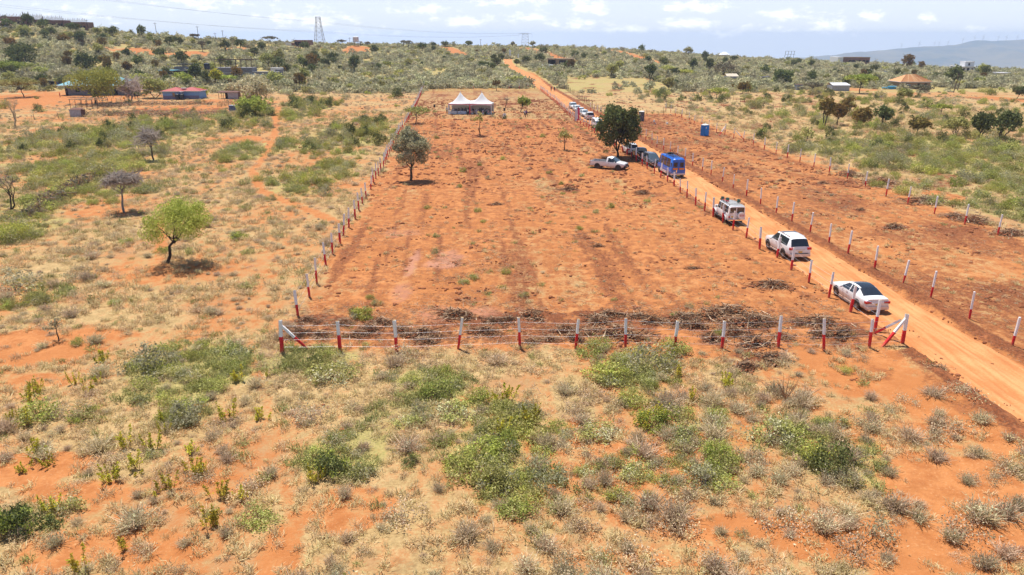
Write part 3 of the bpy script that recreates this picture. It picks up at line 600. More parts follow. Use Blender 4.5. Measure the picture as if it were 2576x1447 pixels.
tree_at(2456, 358, 288, 2434, 2496, 'round', 'dark', 'big dark green tree, left of the leaning pair at the right edge', 'bark_d', stems=2, dens=2.2)
tree_at(2516, 354, 287, 2492, 2562, 'round', 'dark', 'big dark green tree leaning right at the right edge', 'bark_d', stems=3, dens=2.2)
tree_at(2365, 292, 262, 2340, 2392, 'umbrella', 'bright', 'small bright green bush tree in the right hand field', 'bark', dens=.8, th=.4)
tree_at(2026, 368, 323, 2008, 2050, 'sparse', 'olive', 'thin sapling just outside the far right post row', 'bark', dens=.8)
tree_at(2162, 235, 189, 2122, 2204, 'umbrella', 'bright', 'bright green umbrella acacia right of the small tin house', 'bark', th=.5, dens=1.6)
tree_at(2039, 236, 209, 2017, 2072, 'umbrella', 'greyacacia', 'grey umbrella acacia left of the small tin house', 'bark_d', th=.5, dens=1.0)
tree_at(2307, 245, 215, 2286, 2344, 'umbrella', 'greyacacia', 'grey umbrella acacia in front of the orange roofed house', 'bark_d', th=.5)
tree_at(2262, 253, 226, 2252, 2294, 'round', 'olive', 'low green tree leaning right below the orange roofed house', 'bark_d', th=.35, leanf=.2)
tree_at(1968, 219, 177, 1941, 1995, 'round', 'dark', 'round dark green tree among the tin sheds', 'bark', th=.12, dens=1.6)
tree_at(2558, 249, 221, 2545, 2582, 'round', 'dark', 'dark tree alone at the far right edge of the plain', 'bark')
tree_at(1537, 196, 164, 1522, 1556, 'round', 'olive', 'tall olive tree at the back of the straw field', 'bark', th=.3)
tree_at(1635, 204, 163, 1622, 1652, 'round', 'dark', 'dark upright tree at the back of the straw field', 'bark_d', stems=2)
tree_at(1680, 192, 166, 1659, 1700, 'umbrella', 'olive', 'flat green acacia behind the straw field', 'bark', dens=1.2)
tree_at(1722, 194, 176, 1703, 1744, 'umbrella', 'bright', 'small bright green acacia behind the straw field', 'bark')
tree_at(1680, 232, 199, 1667, 1696, 'round', 'olive', 'taller one of two young trees in the straw field', 'bark')
tree_at(1701, 224, 204, 1692, 1712, 'round', 'dark', 'shorter dark one of two young trees in the straw field', 'bark')
tree_at(1802, 247, 223, 1772, 1832, 'umbrella', 'bright', 'low spreading green acacia on the diagonal stake fence', 'bark', dens=.9, th=.35)
tree_at(1868, 236, 210, 1852, 1886, 'round', 'brown', 'small olive brown tree below the grey tin shed', 'bark')
tree_at(1819, 196, 161, 1788, 1852, 'round', 'greyacacia', 'wide grey tree left of the grey tin shed', 'bark', th=.25)
tree_at(892, 187, 144, 878, 907, 'round', 'dark', 'dark egg shaped tree alone in the middle of the hillside', 'bark_d', th=.28, dens=1.5)
tree_at(939, 179, 152, 916, 958, 'bare', 'tan', 'bare dark bush tree on the middle of the hillside', 'bark_d')
tree_at(240, 262, 184, 176, 326, 'round', 'bright', 'large spreading acacia covering most of the teal roofed house', 'bark_d', th=.22, dens=1.5, leaf=.28, leanf=.2)
tree_at(61, 245, 198, 6, 102, 'umbrella', 'olive', 'umbrella acacia standing alone in the bare yard', 'bark', th=.42, dens=1.6)
tree_at(27, 193, 157, -35, 68, 'umbrella', 'bright', 'bright green acacia behind the washing line at the left edge', 'bark', th=.3, dens=1.8)
tree_at(391, 247, 203, 354, 434, 'round', 'olive', 'big spreading bush tree left of the red roofed house', 'bark_d', th=.25, stems=2, dens=2)
tree_at(640, 262, 197, 592, 694, 'round', 'hill', 'massive grey green thicket tree right of the wooden hut', 'bark', th=.12, stems=3, dens=2.6)
tree_at(633, 293, 246, 594, 676, 'round', 'bright', 'bright green thicket tree in front of the grey green thicket', 'bark', th=.1, stems=3, dens=2.4)
tree_at(328, 256, 204, 305, 355, 'bare', 'dead', 'pale leafless tree between the two houses', 'bark_g', th=.25, stems=3)
tree_at(345, 240, 200, 325, 372, 'bare', 'dead', 'second pale leafless tree, behind the one between the two houses', 'bark_g', th=.2, stems=2)
tree_at(38, 321, 240, 2, 80, 'bare', 'tan', 'straw coloured leafless tree near the left end of the wire fence', 'bark_p', th=.35, stems=2)
tree_at(590, 217, 190, 540, 596, 'umbrella', 'bright', 'light green flat acacia below the block building', 'bark', th=.4, dens=1.2)
tree_at(542, 219, 175, 528, 562, 'round', 'lime', 'yellowish tree at the red gate of the block building', 'bark', dens=.8)
tree_at(496, 211, 162, 478, 512, 'round', 'dark', 'dark tree left of the red gate', 'bark_d', th=.3)
tree_at(464, 216, 186, 442, 486, 'round', 'bright', 'light green rounded tree below the dark shed', 'bark', th=.1)
tree_at(520, 246, 222, 488, 524, 'round', 'bright', 'green bush tree behind the red roofed house', 'bark', th=.1)
tree_at(54, 163, 117, 24, 103, 'round', 'dark', 'broad dark green tree on the left hillside', 'bark_d', th=.15, stems=3, dens=2)
tree_at(216, 182, 138, 193, 246, 'round', 'dark', 'tall dark green tree above the teal roofed house', 'bark_d', th=.15, dens=1.8)
HT = [(283, 91, 69, 36, 'dark'), (65, 98, 66, 36, 'olive'), (162, 111, 90, 30, 'brown'), (199, 109, 88, 26, 'greyacacia'), (264, 167, 143, 34, 'brown'), (321, 150, 124, 20, 'dark'), (404, 148, 124, 33, 'dark'), (428, 120, 93, 26, 'dark'), (458, 164, 132, 34, 'dark'),
      (323, 190, 158, 26, 'brown'), (348, 173, 142, 26, 'dark'), (569, 135, 103, 26, 'dark'), (606, 127, 101, 28, 'dark'), (641, 141, 122, 24, 'dark'), (660, 133, 108, 22, 'dark'), (765, 180, 148, 28, 'dark'), (768, 217, 176, 24, 'olive'), (838, 160, 134, 30, 'dark'),
      (855, 181, 167, 14, 'dark'), (943, 140, 115, 24, 'dark'), (1028, 126, 102, 22, 'greyacacia'), (1063, 131, 109, 25, 'dark'), (768, 130, 107, 26, 'dark'), (796, 163, 138, 24, 'dark'), (704, 163, 127, 30, 'olive'), (1242, 155, 139, 18, 'dark'), (1260, 157, 138, 18, 'dark'),
      (1323, 162, 143, 22, 'dark'), (1358, 161, 138, 30, 'dark'), (1558, 180, 155, 22, 'olive'), (1742, 185, 149, 22, 'dark'), (1783, 187, 149, 24, 'dark'), (1300, 168, 150, 14, 'dark'), (1225, 175, 158, 16, 'dark'), (680, 110, 92, 40, 'greyacacia'), (1120, 118, 106, 22, 'dark'),
      (1180, 118, 104, 20, 'dark'), (1016, 118, 102, 18, 'greyacacia'), (925, 118, 106, 16, 'greyacacia'), (860, 114, 100, 24, 'greyacacia'), (1340, 119, 104, 16, 'hill'), (590, 112, 94, 22, 'hill'), (490, 98, 84, 26, 'greyacacia'), (2470, 187, 168, 34, 'dark'), (2196, 184, 166, 26, 'dark'), (2295, 170, 156, 14, 'dark'),
      (2000, 190, 172, 24, 'hill'), (1630, 160, 143, 24, 'dark'), (1850, 196, 176, 22, 'hill'), (2180, 196, 176, 20, 'dark'), (2115, 190, 172, 22, 'hill'), (1995, 170, 152, 18, 'dark'), (1398, 130, 113, 12, 'hill'), (1290, 120, 106, 12, 'hill'), (300, 228, 190, 60, 'hill'), (352, 222, 190, 56, 'olive'), (432, 226, 198, 50, 'hill'), (692, 216, 186, 56, 'olive'), (724, 226, 202, 46, 'hill'), (150, 202, 176, 60, 'hill'), (108, 197, 172, 50, 'olive'), (585, 238, 214, 36, 'hill'), (30, 130, 96, 30, 'brown'), (130, 95, 70, 30, 'dark'), (110, 78, 52, 34, 'dark'), (20, 75, 50, 34, 'dark'), (250, 140, 112, 26, 'olive'), (510, 130, 104, 20, 'greyacacia')]
COLN = {'dark': 'dark green', 'olive': 'olive green', 'brown': 'olive brown', 'greyacacia': 'grey', 'hill': 'grey green'}
def where(px, py):
    if py < 215:
        s = 'left hillside' if px < 500 else 'hillside behind the homesteads' if px < 800 else 'middle hillside' if px < 1280 else 'hillside right of the road' if px < 1800 else 'far right plain'
        return s
    return 'open ground'
bank = {}
for (px, py, top, wd, lf) in HT:
    tree_at(px, py, top, px - wd / 2, px + wd / 2, 'round' if lf != 'greyacacia' else 'umbrella', lf, COLN[lf] + ' tree standing above the scrub on the ' + where(px, py), 'bark_d', group='trees scattered over the ' + where(px, py), dens=.8)
# ---------------------------------------------------------------- shrubs: candidates by kind, the largest ones individual, the rest as cover
BUSH = {}
BUSH['olive'] = [bush_mesh('bush', 100 + i, [L['olive'], M['twig'], L['bright'] if i % 2 else L['hill']], 1200, .58, .062, 26, 22, share=.35) for i in range(4)]
BUSH['bright'] = [bush_mesh('bush', 110 + i, [L['bright'], M['twig'], L['olive']], 1200, .66, .062, 24, 20, share=.45) for i in range(3)]
BUSH['silver'] = [bush_mesh('bush', 120 + i, [L['silver'], M['bark_g'], L['olive']], 900, .7, .062, 20, 18, share=.25) for i in range(3)]
BUSH['dark'] = [bush_mesh('bush', 130 + i, [L['dark'], M['twig'], L['olive']], 900, .9, .085, 16, 12) for i in range(2)]
DRYB = [tuft_mesh('dry_shrub', 200 + i, [L['dry'], L['dry']], 230, .62, 1.05, .013, 240, .045) for i in range(6)]
DRYG = [tuft_mesh('dry_shrub', 210 + i, [L['dry'], L['hill']], 200, .66, 1.0, .013, 260, .05) for i in range(4)]
DRYM = [bush_mesh('dry_shrub', 260 + i, [L['dry'], M['twig'], L['tan'] if i % 2 else L['hill']], 620, .55, .055, 16, 16, share=.35) for i in range(5)]
WEED = [weed_mesh('weed', 220 + i, [L['lime'], M['twig']], 260) for i in range(6)]
GRASS = [tuft_mesh('grass_tuft', 230 + i, [L['tan']], 42, .30, 1.0, .012, 0) for i in range(5)]
GRASSG = [tuft_mesh('grass_tuft', 240 + i, [L['grn_grass'], L['olive']], 40, .34, 1.0, .014, 40, .05) for i in range(4)]
HILLB = [bush_mesh('scrub', 250 + i, [L['hill'], M['bark_g']], 240, .8, .17, 12, 4) for i in range(5)] + [bush_mesh('scrub', 256, [L['silver'], M['bark_g']], 240, .8, .17, 12, 4), bush_mesh('scrub', 257, [L['olive'], M['bark_g']], 240, .8, .17, 12, 4)]
def jitter(x0, x1, y0, y1, sp, seed, pers=True):
    rs = np.random.RandomState(seed); xs = np.arange(x0, x1, sp); ys = np.arange(y0, y1, sp); X, Y = np.meshgrid(xs, ys)
    X = (X + rs.uniform(-.5, .5, X.shape) * sp).ravel(); Y = (Y + rs.uniform(-.5, .5, Y.shape) * sp).ravel()
    if pers: k = (np.abs(X) < .80 * Y + 8); X, Y = X[k], Y[k]
    return X, Y, rs
def inroad(x, y, pad=0.0): return (np.abs(x - road_cx(y)) < 2.7 + pad) & (y < 470)
def regions(x, y):
    inp = (x > xL(y) + .3) & (x < xR(y) - .1) & (y > 41) & (y < 276); rp = (x > xP(y) - 2.2) & (x < xQ(y) + 1.0) & (y < 186)
    return inp, rp
BLK = [(-100, 235, 9, 9), (-136, 251, 13, 9), (-4, -4, 1, 1)]
def clear_mask(x, y):
    m = np.zeros_like(x, bool)
    for (px, py, rx, ry) in [(458, 243, 52, 10), (237, 238, 80, 12), (575, 245, 30, 12), (588, 265, 24, 9), (620, 190, 85, 14), (2114, 222, 26, 6), (2301, 217, 42, 8), (1410, 160, 36, 8), (1845, 200, 20, 6), (190, 287, 20, 7), (525, 195, 14, 8), (2148, 158, 44, 8)]:
        c = G(px, py); a = abs(G(px + rx, py)[0] - c[0]); b1 = G(px, py + ry)[1]; b2 = G(px, py - ry)[1]; m |= (((x - c[0]) / a) ** 2 + ((y - (b1 + b2) / 2) / ((b2 - b1) / 2 + 3)) ** 2) < 1
    return m
def cand(kind, X, Y, rad, rs): return [(kind, float(x), float(y), float(r), float(rs.uniform(0, 6.28)), int(rs.randint(0, 100))) for x, y, r in zip(X, Y, rad)]
bushes, dries, weeds, hills_ = [], [], [], []
# dry wiry shrubs of the near and middle ground
for (y0, y1, sp, k0) in [(16, 62, .80, .92), (62, 130, .92, 1.05), (130, 262, 1.25, 1.1)]:
    X, Y, rs = jitter(-130, 150, y0, y1, sp, int(y0)); inp, rp = regions(X, Y); b, g, d, mu, be = masks(X, Y); cl = fbm(X * .22, Y * .22, 44)
    left = X < xL(Y); right = X > xQ(Y) + 1
    p = np.where(left, .60, np.where(Y < 41, .46, np.where(right, .26, .16))) * k0 * (1 - .62 * b) * sst(.30, .52, cl + .05)
    p = np.where(inp | rp, .006, p); p *= (1 - ell_eval(STRAW, X, Y) * .7) * (1 - line_eval(PATHS, X, Y) * .95) * (1 - (be > .3) * .7)
    cor = (Y < 35) & (X > 1) & (X < 24); p = np.where(cor, np.maximum(p, .62 * (1 - .3 * b)), p)
    k = (rs.uniform(0, 1, len(X)) < p) & ~inroad(X, Y, .3) & ~clear_mask(X, Y)
    r = rs.gamma(2.6, .17, len(X)) * .78 + .13; r = np.where(inp, r * .6, r); r = np.where(cor, r * 1.25 + .06, r); X, Y, r, g2 = X[k], Y[k], r[k], g[k]
    for c in cand('dry', X, Y, np.clip(r, .2, 1.15), rs): dries.append(c)
# leafy bushes in the green patches
for (y0, y1, sp) in [(17, 50, .95), (50, 120, 1.5), (120, 262, 2.2)]:
    X, Y, rs = jitter(-150, 170, y0, y1, sp, int(y0) + 500); inp, rp = regions(X, Y); g = ell_eval(GREEN, X, Y, (fbm(X * .3, Y * .3, 12) - .5) * 1.0); b, g2, d, mu, be = masks(X, Y)
    p = g * .88 * sst(.32, .52, fbm(X * .45, Y * .45, 47)) + np.where(X < xL(Y), .022, .012) + np.where((X > xQ(Y) + 2) & (Y > 60), .16 * (1 - b), 0); p = np.where(inp, .012 + g * .10, p); p = np.where(rp, .0, p); p *= 1 - line_eval(PATHS, X, Y); p *= 1 - .8 * ell_eval(BARE, X, Y)
    k = (rs.uniform(0, 1, len(X)) < p) & ~inroad(X, Y, .8) & ~clear_mask(X, Y); X, Y, g, inp = X[k], Y[k], g[k], inp[k]
    r = rs.gamma(6, .09, len(X)) * (1.0 if y0 < 50 else 1.35 if y0 < 120 else 1.9) + .18; r = np.where(inp, .3 + r * .2, r)
    cols = np.array(['olive', 'olive', 'olive', 'bright', 'silver', 'silver' if y0 > 100 else 'olive', 'dark' if y0 > 50 else 'olive'])[rs.randint(0, 7, len(X))]
    for c, q in zip(cand('bush', X, Y, np.clip(r, .25, 2.4), rs), cols): bushes.append((q,) + c[1:])
# yellow green weeds, bottom left
for (px, py, n, sp) in [(180, 990, 5, 45), (270, 930, 3, 40), (100, 1000, 5, 45), (330, 1100, 5, 60), (500, 1190, 3, 24), (420, 1240, 3, 20), (60, 1180, 5, 50), (120, 1310, 4, 60), (260, 1210, 3, 20), (440, 1130, 3, 40), (640, 1060, 4, 40), (640, 960, 3, 40), (220, 1430, 4, 70), (520, 1330, 3, 60), (350, 1190, 3, 30), (30, 1060, 5, 50), (1290, 1010, 4, 40), (750, 1210, 2, 30), (1800, 980, 3, 40), (1180, 1100, 3, 60), (1700, 960, 2, 30), (600, 1250, 3, 50)]:
    rr = random.Random(px * 3 + py)
    for i in range(max(1, int(n * .7))): p = G(px + rr.gauss(0, sp), min(py + rr.gauss(0, sp * .35), 1440)); weeds.append(('weed', p[0], p[1], rr.uniform(.45, .85) if i else 1.0, rr.uniform(0, 6), rr.randint(0, 99)))
# hand placed bushes (photo px, width px, colour)
for (px, py, wpx, q, lb) in [(470, 1058, 95, 'silver', 'silvery bush with a dark hollow beneath it, foreground left'), (1346, 1040, 60, 'olive', 'rounded bush covered in yellow flowers, foreground centre'), (835, 1185, 110, 'dark', 'dark grey green bush, larger of the pair low in the foreground'), (905, 1195, 90, 'olive', 'olive bush, right one of the pair low in the foreground'),
                               (1032, 1165, 50, 'dark', 'narrow upright dark bush right of the foreground pair'), (1800, 1150, 90, 'bright', 'tall glossy light green bush, foreground right'), (1640, 1070, 95, 'bright', 'broad yellow tipped green bush, foreground right of centre'), (2090, 1180, 140, 'dark', 'largest dark bush with a feathery green top, foreground right'), (1275, 1130, 90, 'bright', 'bright low bush in the middle of the central thicket'),
                               (980, 955, 50, 'silver', 'pale grey leafless looking bush below the front fence'), (915, 800, 62, 'bright', 'feathery light green bush inside the front left corner'), (50, 1330, 120, 'dark', 'dark bush in the bottom left corner'), (130, 1325, 60, 'dark', 'small dark bush beside the bottom left corner bush'), (1870, 1350, 50, 'silver', 'thin blue green shrub on bare soil, bottom right'),
                               (40, 605, 110, 'bright', 'large bright green bush at the left edge'), (800, 925, 60, 'dark', 'dark feathery bush right below the front left corner post'), (1415, 1110, 50, 'silver', 'blue green bush on the right of the central thicket'), (233, 700, 36, 'olive', 'lone yellow olive bush left of the flat topped acacia'), (285, 765, 40, 'olive', 'yellow green bush below the lone olive bush'), (600, 603, 45, 'bright', 'low bright green bush right of the flat topped acacia'),
                               (775, 465, 70, 'bright', 'feathery green bush left of the fence by the footpath'), (685, 466, 40, 'olive', 'green bush on the right side of the footpath bend'), (2240, 420, 90, 'silver', 'largest pale bush behind the far right post row'), (2190, 425, 60, 'dark', 'dark bush at the left foot of the largest pale bush'), (1250, 1225, 110, 'olive', 'low spreading bush under the central thicket')]:
    b = G(px, py, -.02); r = wpx * mpp(b) / 2; rr = random.Random(px); me = BUSH[q][rr.randint(0, len(BUSH[q]) - 1)]
    if r > .8:      # bigger plants get a finer mesh of their own
        me = bush_mesh('foliage', px, [L[q], M['twig'], L['lime'] if 'yellow' in lb else L['bright'] if q == 'dark' else L['silver'] if q != 'silver' else L['olive']], int(1700 * max(1, r)), .85, .075 / max(1, r), 26, 20, share=.25)
    o = bpy.data.objects.new('bush', me); COL.objects.link(o); o.location = b; o.scale = (r, r * .95, r * rr.uniform(.95, 1.25)); o.rotation_euler = (0, 0, rr.uniform(0, 6)); tag(o, lb, 'bush')
CX = {'dry': DRYB}
def screen(x, y):
    b = G  # noqa
    dep = y * math.cos(TH) + H * math.sin(TH); return 1288 + FPX * x / dep, 723.5 - FPX * (-y * math.sin(TH) - 0 + 0) / dep if False else 723.5 + FPX * ((H) * math.cos(TH) - y * math.sin(TH)) / dep
def seen(c, m=0):
    px, py = screen(c[1], c[2]); return -m < px < 2576 + m and py < 1447 + m
def zone(x, y):
    px, py = screen(x, y)
    if y < 41 or (py > 900):
        v = 'bottom edge' if py > 1270 else 'middle of the foreground' if py > 1050 else 'foreground below the front fence'
        h = 'far left' if px < 400 else 'left' if px < 800 else 'centre left' if px < 1200 else 'centre' if px < 1550 else 'centre right' if px < 1950 else 'right'
        return v + ', ' + h
    if x < xL(y):
        v = 'by the front corner post' if py > 700 else 'by the flat topped acacia' if py > 540 else 'by the dead trees' if py > 380 else 'near the homesteads'
        h = 'far left' if px < 250 else 'left' if px < 550 else 'by the footpath' if px < 750 else 'along the left fence'
        return 'left scrub ' + v + ', ' + h
    if x < xR(y): return 'cleared plot, ' + ('near the front fence' if py > 650 else 'middle' if py > 400 else 'far end')
    if x > xQ(y): return 'right hand scrub, ' + ('below the dark trees' if py > 350 else 'by the dark trees' if py > 270 else 'in the open field') + (', near the right edge' if px > 2380 else '')
    return 'verge beside the road'
def near_first(lst): return sorted(lst, key=lambda c: -c[3] / (c[2] + 5) * (1.0 if seen(c) else .001))
SZ = lambda r: 'small' if r < .45 else 'medium sized' if r < .75 else 'large'
def put_single(lst, meshes_of, name, cat, labeler, gname, zsc=1.0):
    for c in lst:
        ms = meshes_of(c); me = ms[c[5] % len(ms)]; o = bpy.data.objects.new(name, me); COL.objects.link(o); rr = random.Random(int(c[1] * 100) + int(c[2] * 10))
        o.location = (c[1], c[2], TZ(c[1], c[2]) - .03); o.rotation_euler = (rr.gauss(0, .05), rr.gauss(0, .05), c[4]); o.scale = (c[3] * rr.uniform(.85, 1.15), c[3] * rr.uniform(.85, 1.15), c[3] * zsc * rr.uniform(.8, 1.15))
        z = zone(c[1], c[2]); tag(o, labeler(c, z), cat, gname(c, z))
def scatter_obj(name, label, pts, meshes):
    """one object for countless small plants: a point cloud mesh that instances the given meshes"""
    if not pts: return
    P = np.array([(c[1], c[2], 0, c[3], c[4], c[5] % len(meshes), (c[6] if len(c) > 6 else 1.0)) for c in pts], float); P[:, 2] = terrain(P[:, 0], P[:, 1]) + (.04 if name == 'road_stones' else -.03)
    me = bpy.data.meshes.new(name); me.vertices.add(len(P)); me.vertices.foreach_set('co', P[:, :3].astype(np.float32).ravel())
    for nm, v in (('psize', P[:, 3]), ('pturn', P[:, 4]), ('ptall', P[:, 6])): a = me.attributes.new(nm, 'FLOAT', 'POINT'); a.data.foreach_set('value', v.astype(np.float32))
    a = me.attributes.new('pkind', 'INT', 'POINT'); a.data.foreach_set('value', P[:, 5].astype(np.int32))
    coll = bpy.data.collections.new(name + '_sources')
    for i, m_ in enumerate(meshes): coll.objects.link(bpy.data.objects.new('%s_source_%02d' % (name, i), m_))
    o = bpy.data.objects.new(name, me); COL.objects.link(o); tag(o, label, None, kind='stuff')
    g = bpy.data.node_groups.new(name + '_scatter', 'GeometryNodeTree'); g.interface.new_socket('Geometry', in_out='INPUT', socket_type='NodeSocketGeometry'); g.interface.new_socket('Geometry', in_out='OUTPUT', socket_type='NodeSocketGeometry')
    gi, go = g.nodes.new('NodeGroupInput'), g.nodes.new('NodeGroupOutput'); ip = g.nodes.new('GeometryNodeInstanceOnPoints'); ci = g.nodes.new('GeometryNodeCollectionInfo'); ci.inputs['Collection'].default_value = coll; ci.inputs['Separate Children'].default_value = True; ci.inputs['Reset Children'].default_value = True
    def at(nm, ty):
        n = g.nodes.new('GeometryNodeInputNamedAttribute'); n.data_type = ty; n.inputs[0].default_value = nm; return n.outputs[0]
    cr = g.nodes.new('ShaderNodeCombineXYZ'); g.links.new(at('pturn', 'FLOAT'), cr.inputs[2]); er = g.nodes.new('FunctionNodeEulerToRotation'); g.links.new(cr.outputs[0], er.inputs[0])
    cs = g.nodes.new('ShaderNodeCombineXYZ'); mu = g.nodes.new('ShaderNodeMath'); mu.operation = 'MULTIPLY'; ps = at('psize', 'FLOAT'); g.links.new(ps, mu.inputs[0]); g.links.new(at('ptall', 'FLOAT'), mu.inputs[1]); g.links.new(ps, cs.inputs[0]); g.links.new(ps, cs.inputs[1]); g.links.new(mu.outputs[0], cs.inputs[2])
    ip.inputs['Pick Instance'].default_value = True
    g.links.new(gi.outputs[0], ip.inputs['Points']); g.links.new(ci.outputs[0], ip.inputs['Instance']); g.links.new(at('pkind', 'INT'), ip.inputs['Instance Index']); g.links.new(er.outputs[0], ip.inputs['Rotation']); g.links.new(cs.outputs[0], ip.inputs['Scale']); g.links.new(ip.outputs[0], go.inputs[0])
    md = o.modifiers.new('scatter', 'NODES'); md.node_group = g; return o
dries = near_first(dries); bushes = near_first(bushes)
NI = 285
put_single(dries[:NI], lambda c: DRYG if c[5] % 3 == 0 else DRYM if c[5] % 3 == 1 else DRYB, 'dry_shrub', 'dry shrub', lambda c, z: SZ(c[3]) + ' wiry ' + ('grey green' if c[5] % 3 == 0 else 'grey brown') + ' shrub, ' + z, lambda c, z: 'dry shrubs in the ' + z)
QN = {'olive': 'olive green', 'bright': 'light green', 'silver': 'silvery green', 'dark': 'dark green'}
put_single(bushes[:NI - 25], lambda c: BUSH[c[0]], 'bush', 'bush', lambda c, z: SZ(c[3]) + ' leafy ' + QN[c[0]] + ' bush, ' + z, lambda c, z: 'leafy bushes in the ' + z, .95)
put_single(weeds, lambda c: WEED, 'weed', 'weed', lambda c, z: 'upright yellow green weed, ' + z, lambda c, z: 'yellow green weeds in the ' + z)
scatter_obj('dry_scrub', 'low grey brown wiry shrubs covering the open ground', [c + (.8,) for c in dries[NI:]], DRYB[:4] + DRYG[:3] + DRYM + DRYM[:2])
rest = [(('b',) + c[1:5] + ({'olive': 0, 'bright': 4, 'silver': 7, 'dark': 10}[c[0]] + c[5] % {'olive': 4, 'bright': 3, 'silver': 3, 'dark': 2}[c[0]], 1.0 + .012 * (c[5] % 50))) for c in bushes[NI - 25:]]
scatter_obj('green_scrub', 'leafy green bushes thickening the scrub', rest, BUSH['olive'] + BUSH['bright'] + BUSH['silver'] + BUSH['dark'])
# dark thorn trees among the hill scrub
hx = []
for (x0, x1, y0, y1, sp, pr) in [(-330, -30, 262, 430, 9.5, .42), (-60, 420, 300, 600, 17, .22), (90, 330, 262, 380, 15, .25)]:
    X, Y, rs = jitter(x0, x1, y0, y1, sp, int(x1) + 2000); b, g, d, mu_, be = masks(X, Y); pc = 1288 + 1948 * X / Y
    k = (rs.uniform(0, 1, len(X)) < pr * sst(.35, .6, fbm(X * .02, Y * .02, 63) + .1)) & ~inroad(X, Y, 5) & ~clear_mask(X, Y) & (ell_eval(BARE, X, Y) < .3) & (line_eval(HROADS, X, Y) < .2) & (Y < np.interp(pc, TAB[:, 0], TAB[:, 2])); X, Y = X[k], Y[k]
    hx += [('t', float(x), float(y), float(q), float(t), int(i), float(z)) for x, y, q, t, i, z in zip(X, Y, rs.gamma(8, .075, len(X)) + .35, rs.uniform(0, 6, len(X)), rs.randint(0, 99, len(X)), rs.uniform(.8, 1.2, len(X)))]
def joined(seed, lf, kind='round'):
    tm, cm = make_tree(seed, 4.6, 4.2, kind, 1.2, (0, 0), lf, 'bark_d', .42, .26); import bmesh as _b
    bm = _b.new(); bm.from_mesh(tm); n0 = len(bm.faces); bm.from_mesh(cm); bm.faces.ensure_lookup_table()
    for i, f in enumerate(bm.faces):
        if i >= n0: f.material_index = 2
    me = bpy.data.meshes.new('hill_tree'); bm.to_mesh(me); bm.free()
    for m_ in (M['bark_d'], M['bark_g'], L[lf]): me.materials.append(m_)
    return me
scatter_obj('hillside_woodland', 'dark green thorn trees dotted through the hill scrub', hx, [joined(1, 'dark'), joined(2, 'dark'), joined(3, 'olive'), joined(4, 'dark'), joined(5, 'brown')])
# grass
g1 = []; g2 = []
for (y0, y1, sp) in [(15, 46, .33), (46, 90, .55), (90, 190, 1.1)]:
    X, Y, rs = jitter(-110, 130, y0, y1, sp, int(y0) + 900); inp, rp = regions(X, Y); b, g, d, mu_, be = masks(X, Y); n = fbm(X * .5, Y * .5, 31)
    p = (1 - b) * .62 * sst(.38, .62, n + .08) * np.where(inp | rp, .5, 1) * (1 - mu_) + .05; p *= 1 - line_eval(PATHS, X, Y) * .9
    k = (rs.uniform(0, 1, len(X)) < p) & ~inroad(X, Y, .1); X, Y, g = X[k], Y[k], g[k]; r = rs.uniform(.5, 1.25, len(X)) * (1 if y0 < 46 else 1.4 if y0 < 90 else 2.0); gg = rs.uniform(0, 1, len(X)) < g * .9 + .04
    i2 = inp[k] | rp[k]; r = np.where(i2, r * .6, r)
    g1 += cand('g', X[~gg], Y[~gg], r[~gg], rs); g2 += cand('g', X[gg], Y[gg], r[gg], rs)
scatter_obj('dry_grass', 'thin straw coloured grass', g1, GRASS); scatter_obj('green_grass', 'green and yellow grass in the damp patches', g2, GRASSG)
# hill scrub
hp = []
for (y0, y1, sp) in [(255, 330, 3.0), (330, 440, 3.6), (440, 640, 4.4)]:
    X, Y, rs = jitter(-520, 520, y0, y1, sp, int(y0)); b, g, d, mu_, be = masks(X, Y); pc = 1288 + 1948 * X / Y
    open_ = ((pc > 1420) & (Y < 335) & (pc < 1700)) | ((pc > 1660) & (Y < 262 + (pc - 1700) * .02))
    p = .86 * sst(.28, .46, fbm(X * .05, Y * .05, 61) + .08) * (1 - ell_eval(BARE, X, Y) * .95) * (1 - line_eval(HROADS, X, Y)) * (b < .75); p = np.where(open_, .05, p); p = np.where((X > xL(Y)) & (X < xR(Y)) & (Y < 276), 0, p)
    p = np.where((pc > 2000) & (Y < 275), .06, p)
    k = (rs.uniform(0, 1, len(X)) < p) & ~inroad(X, Y, 2.5) & ~clear_mask(X, Y); X, Y = X[k], Y[k]; r = rs.gamma(7, .21, len(X)) * .95 + .45
    ty = rs.choice(7, len(X), p=[.16, .16, .16, .15, .15, .13, .09]); hp += [('h', float(x), float(y), float(q), float(t), int(i), float(tl)) for x, y, q, t, i, tl in zip(X, Y, np.clip(r, .8, 3.4), rs.uniform(0, 6, len(X)), ty, rs.uniform(.8, 1.25, len(X)))]
scatter_obj('hillside_scrub', 'dense grey green thorn scrub covering the hills and far plain', hp, HILLB)
print('veg', len(dries), len(bushes), len(weeds), len(g1), len(g2), len(hp))
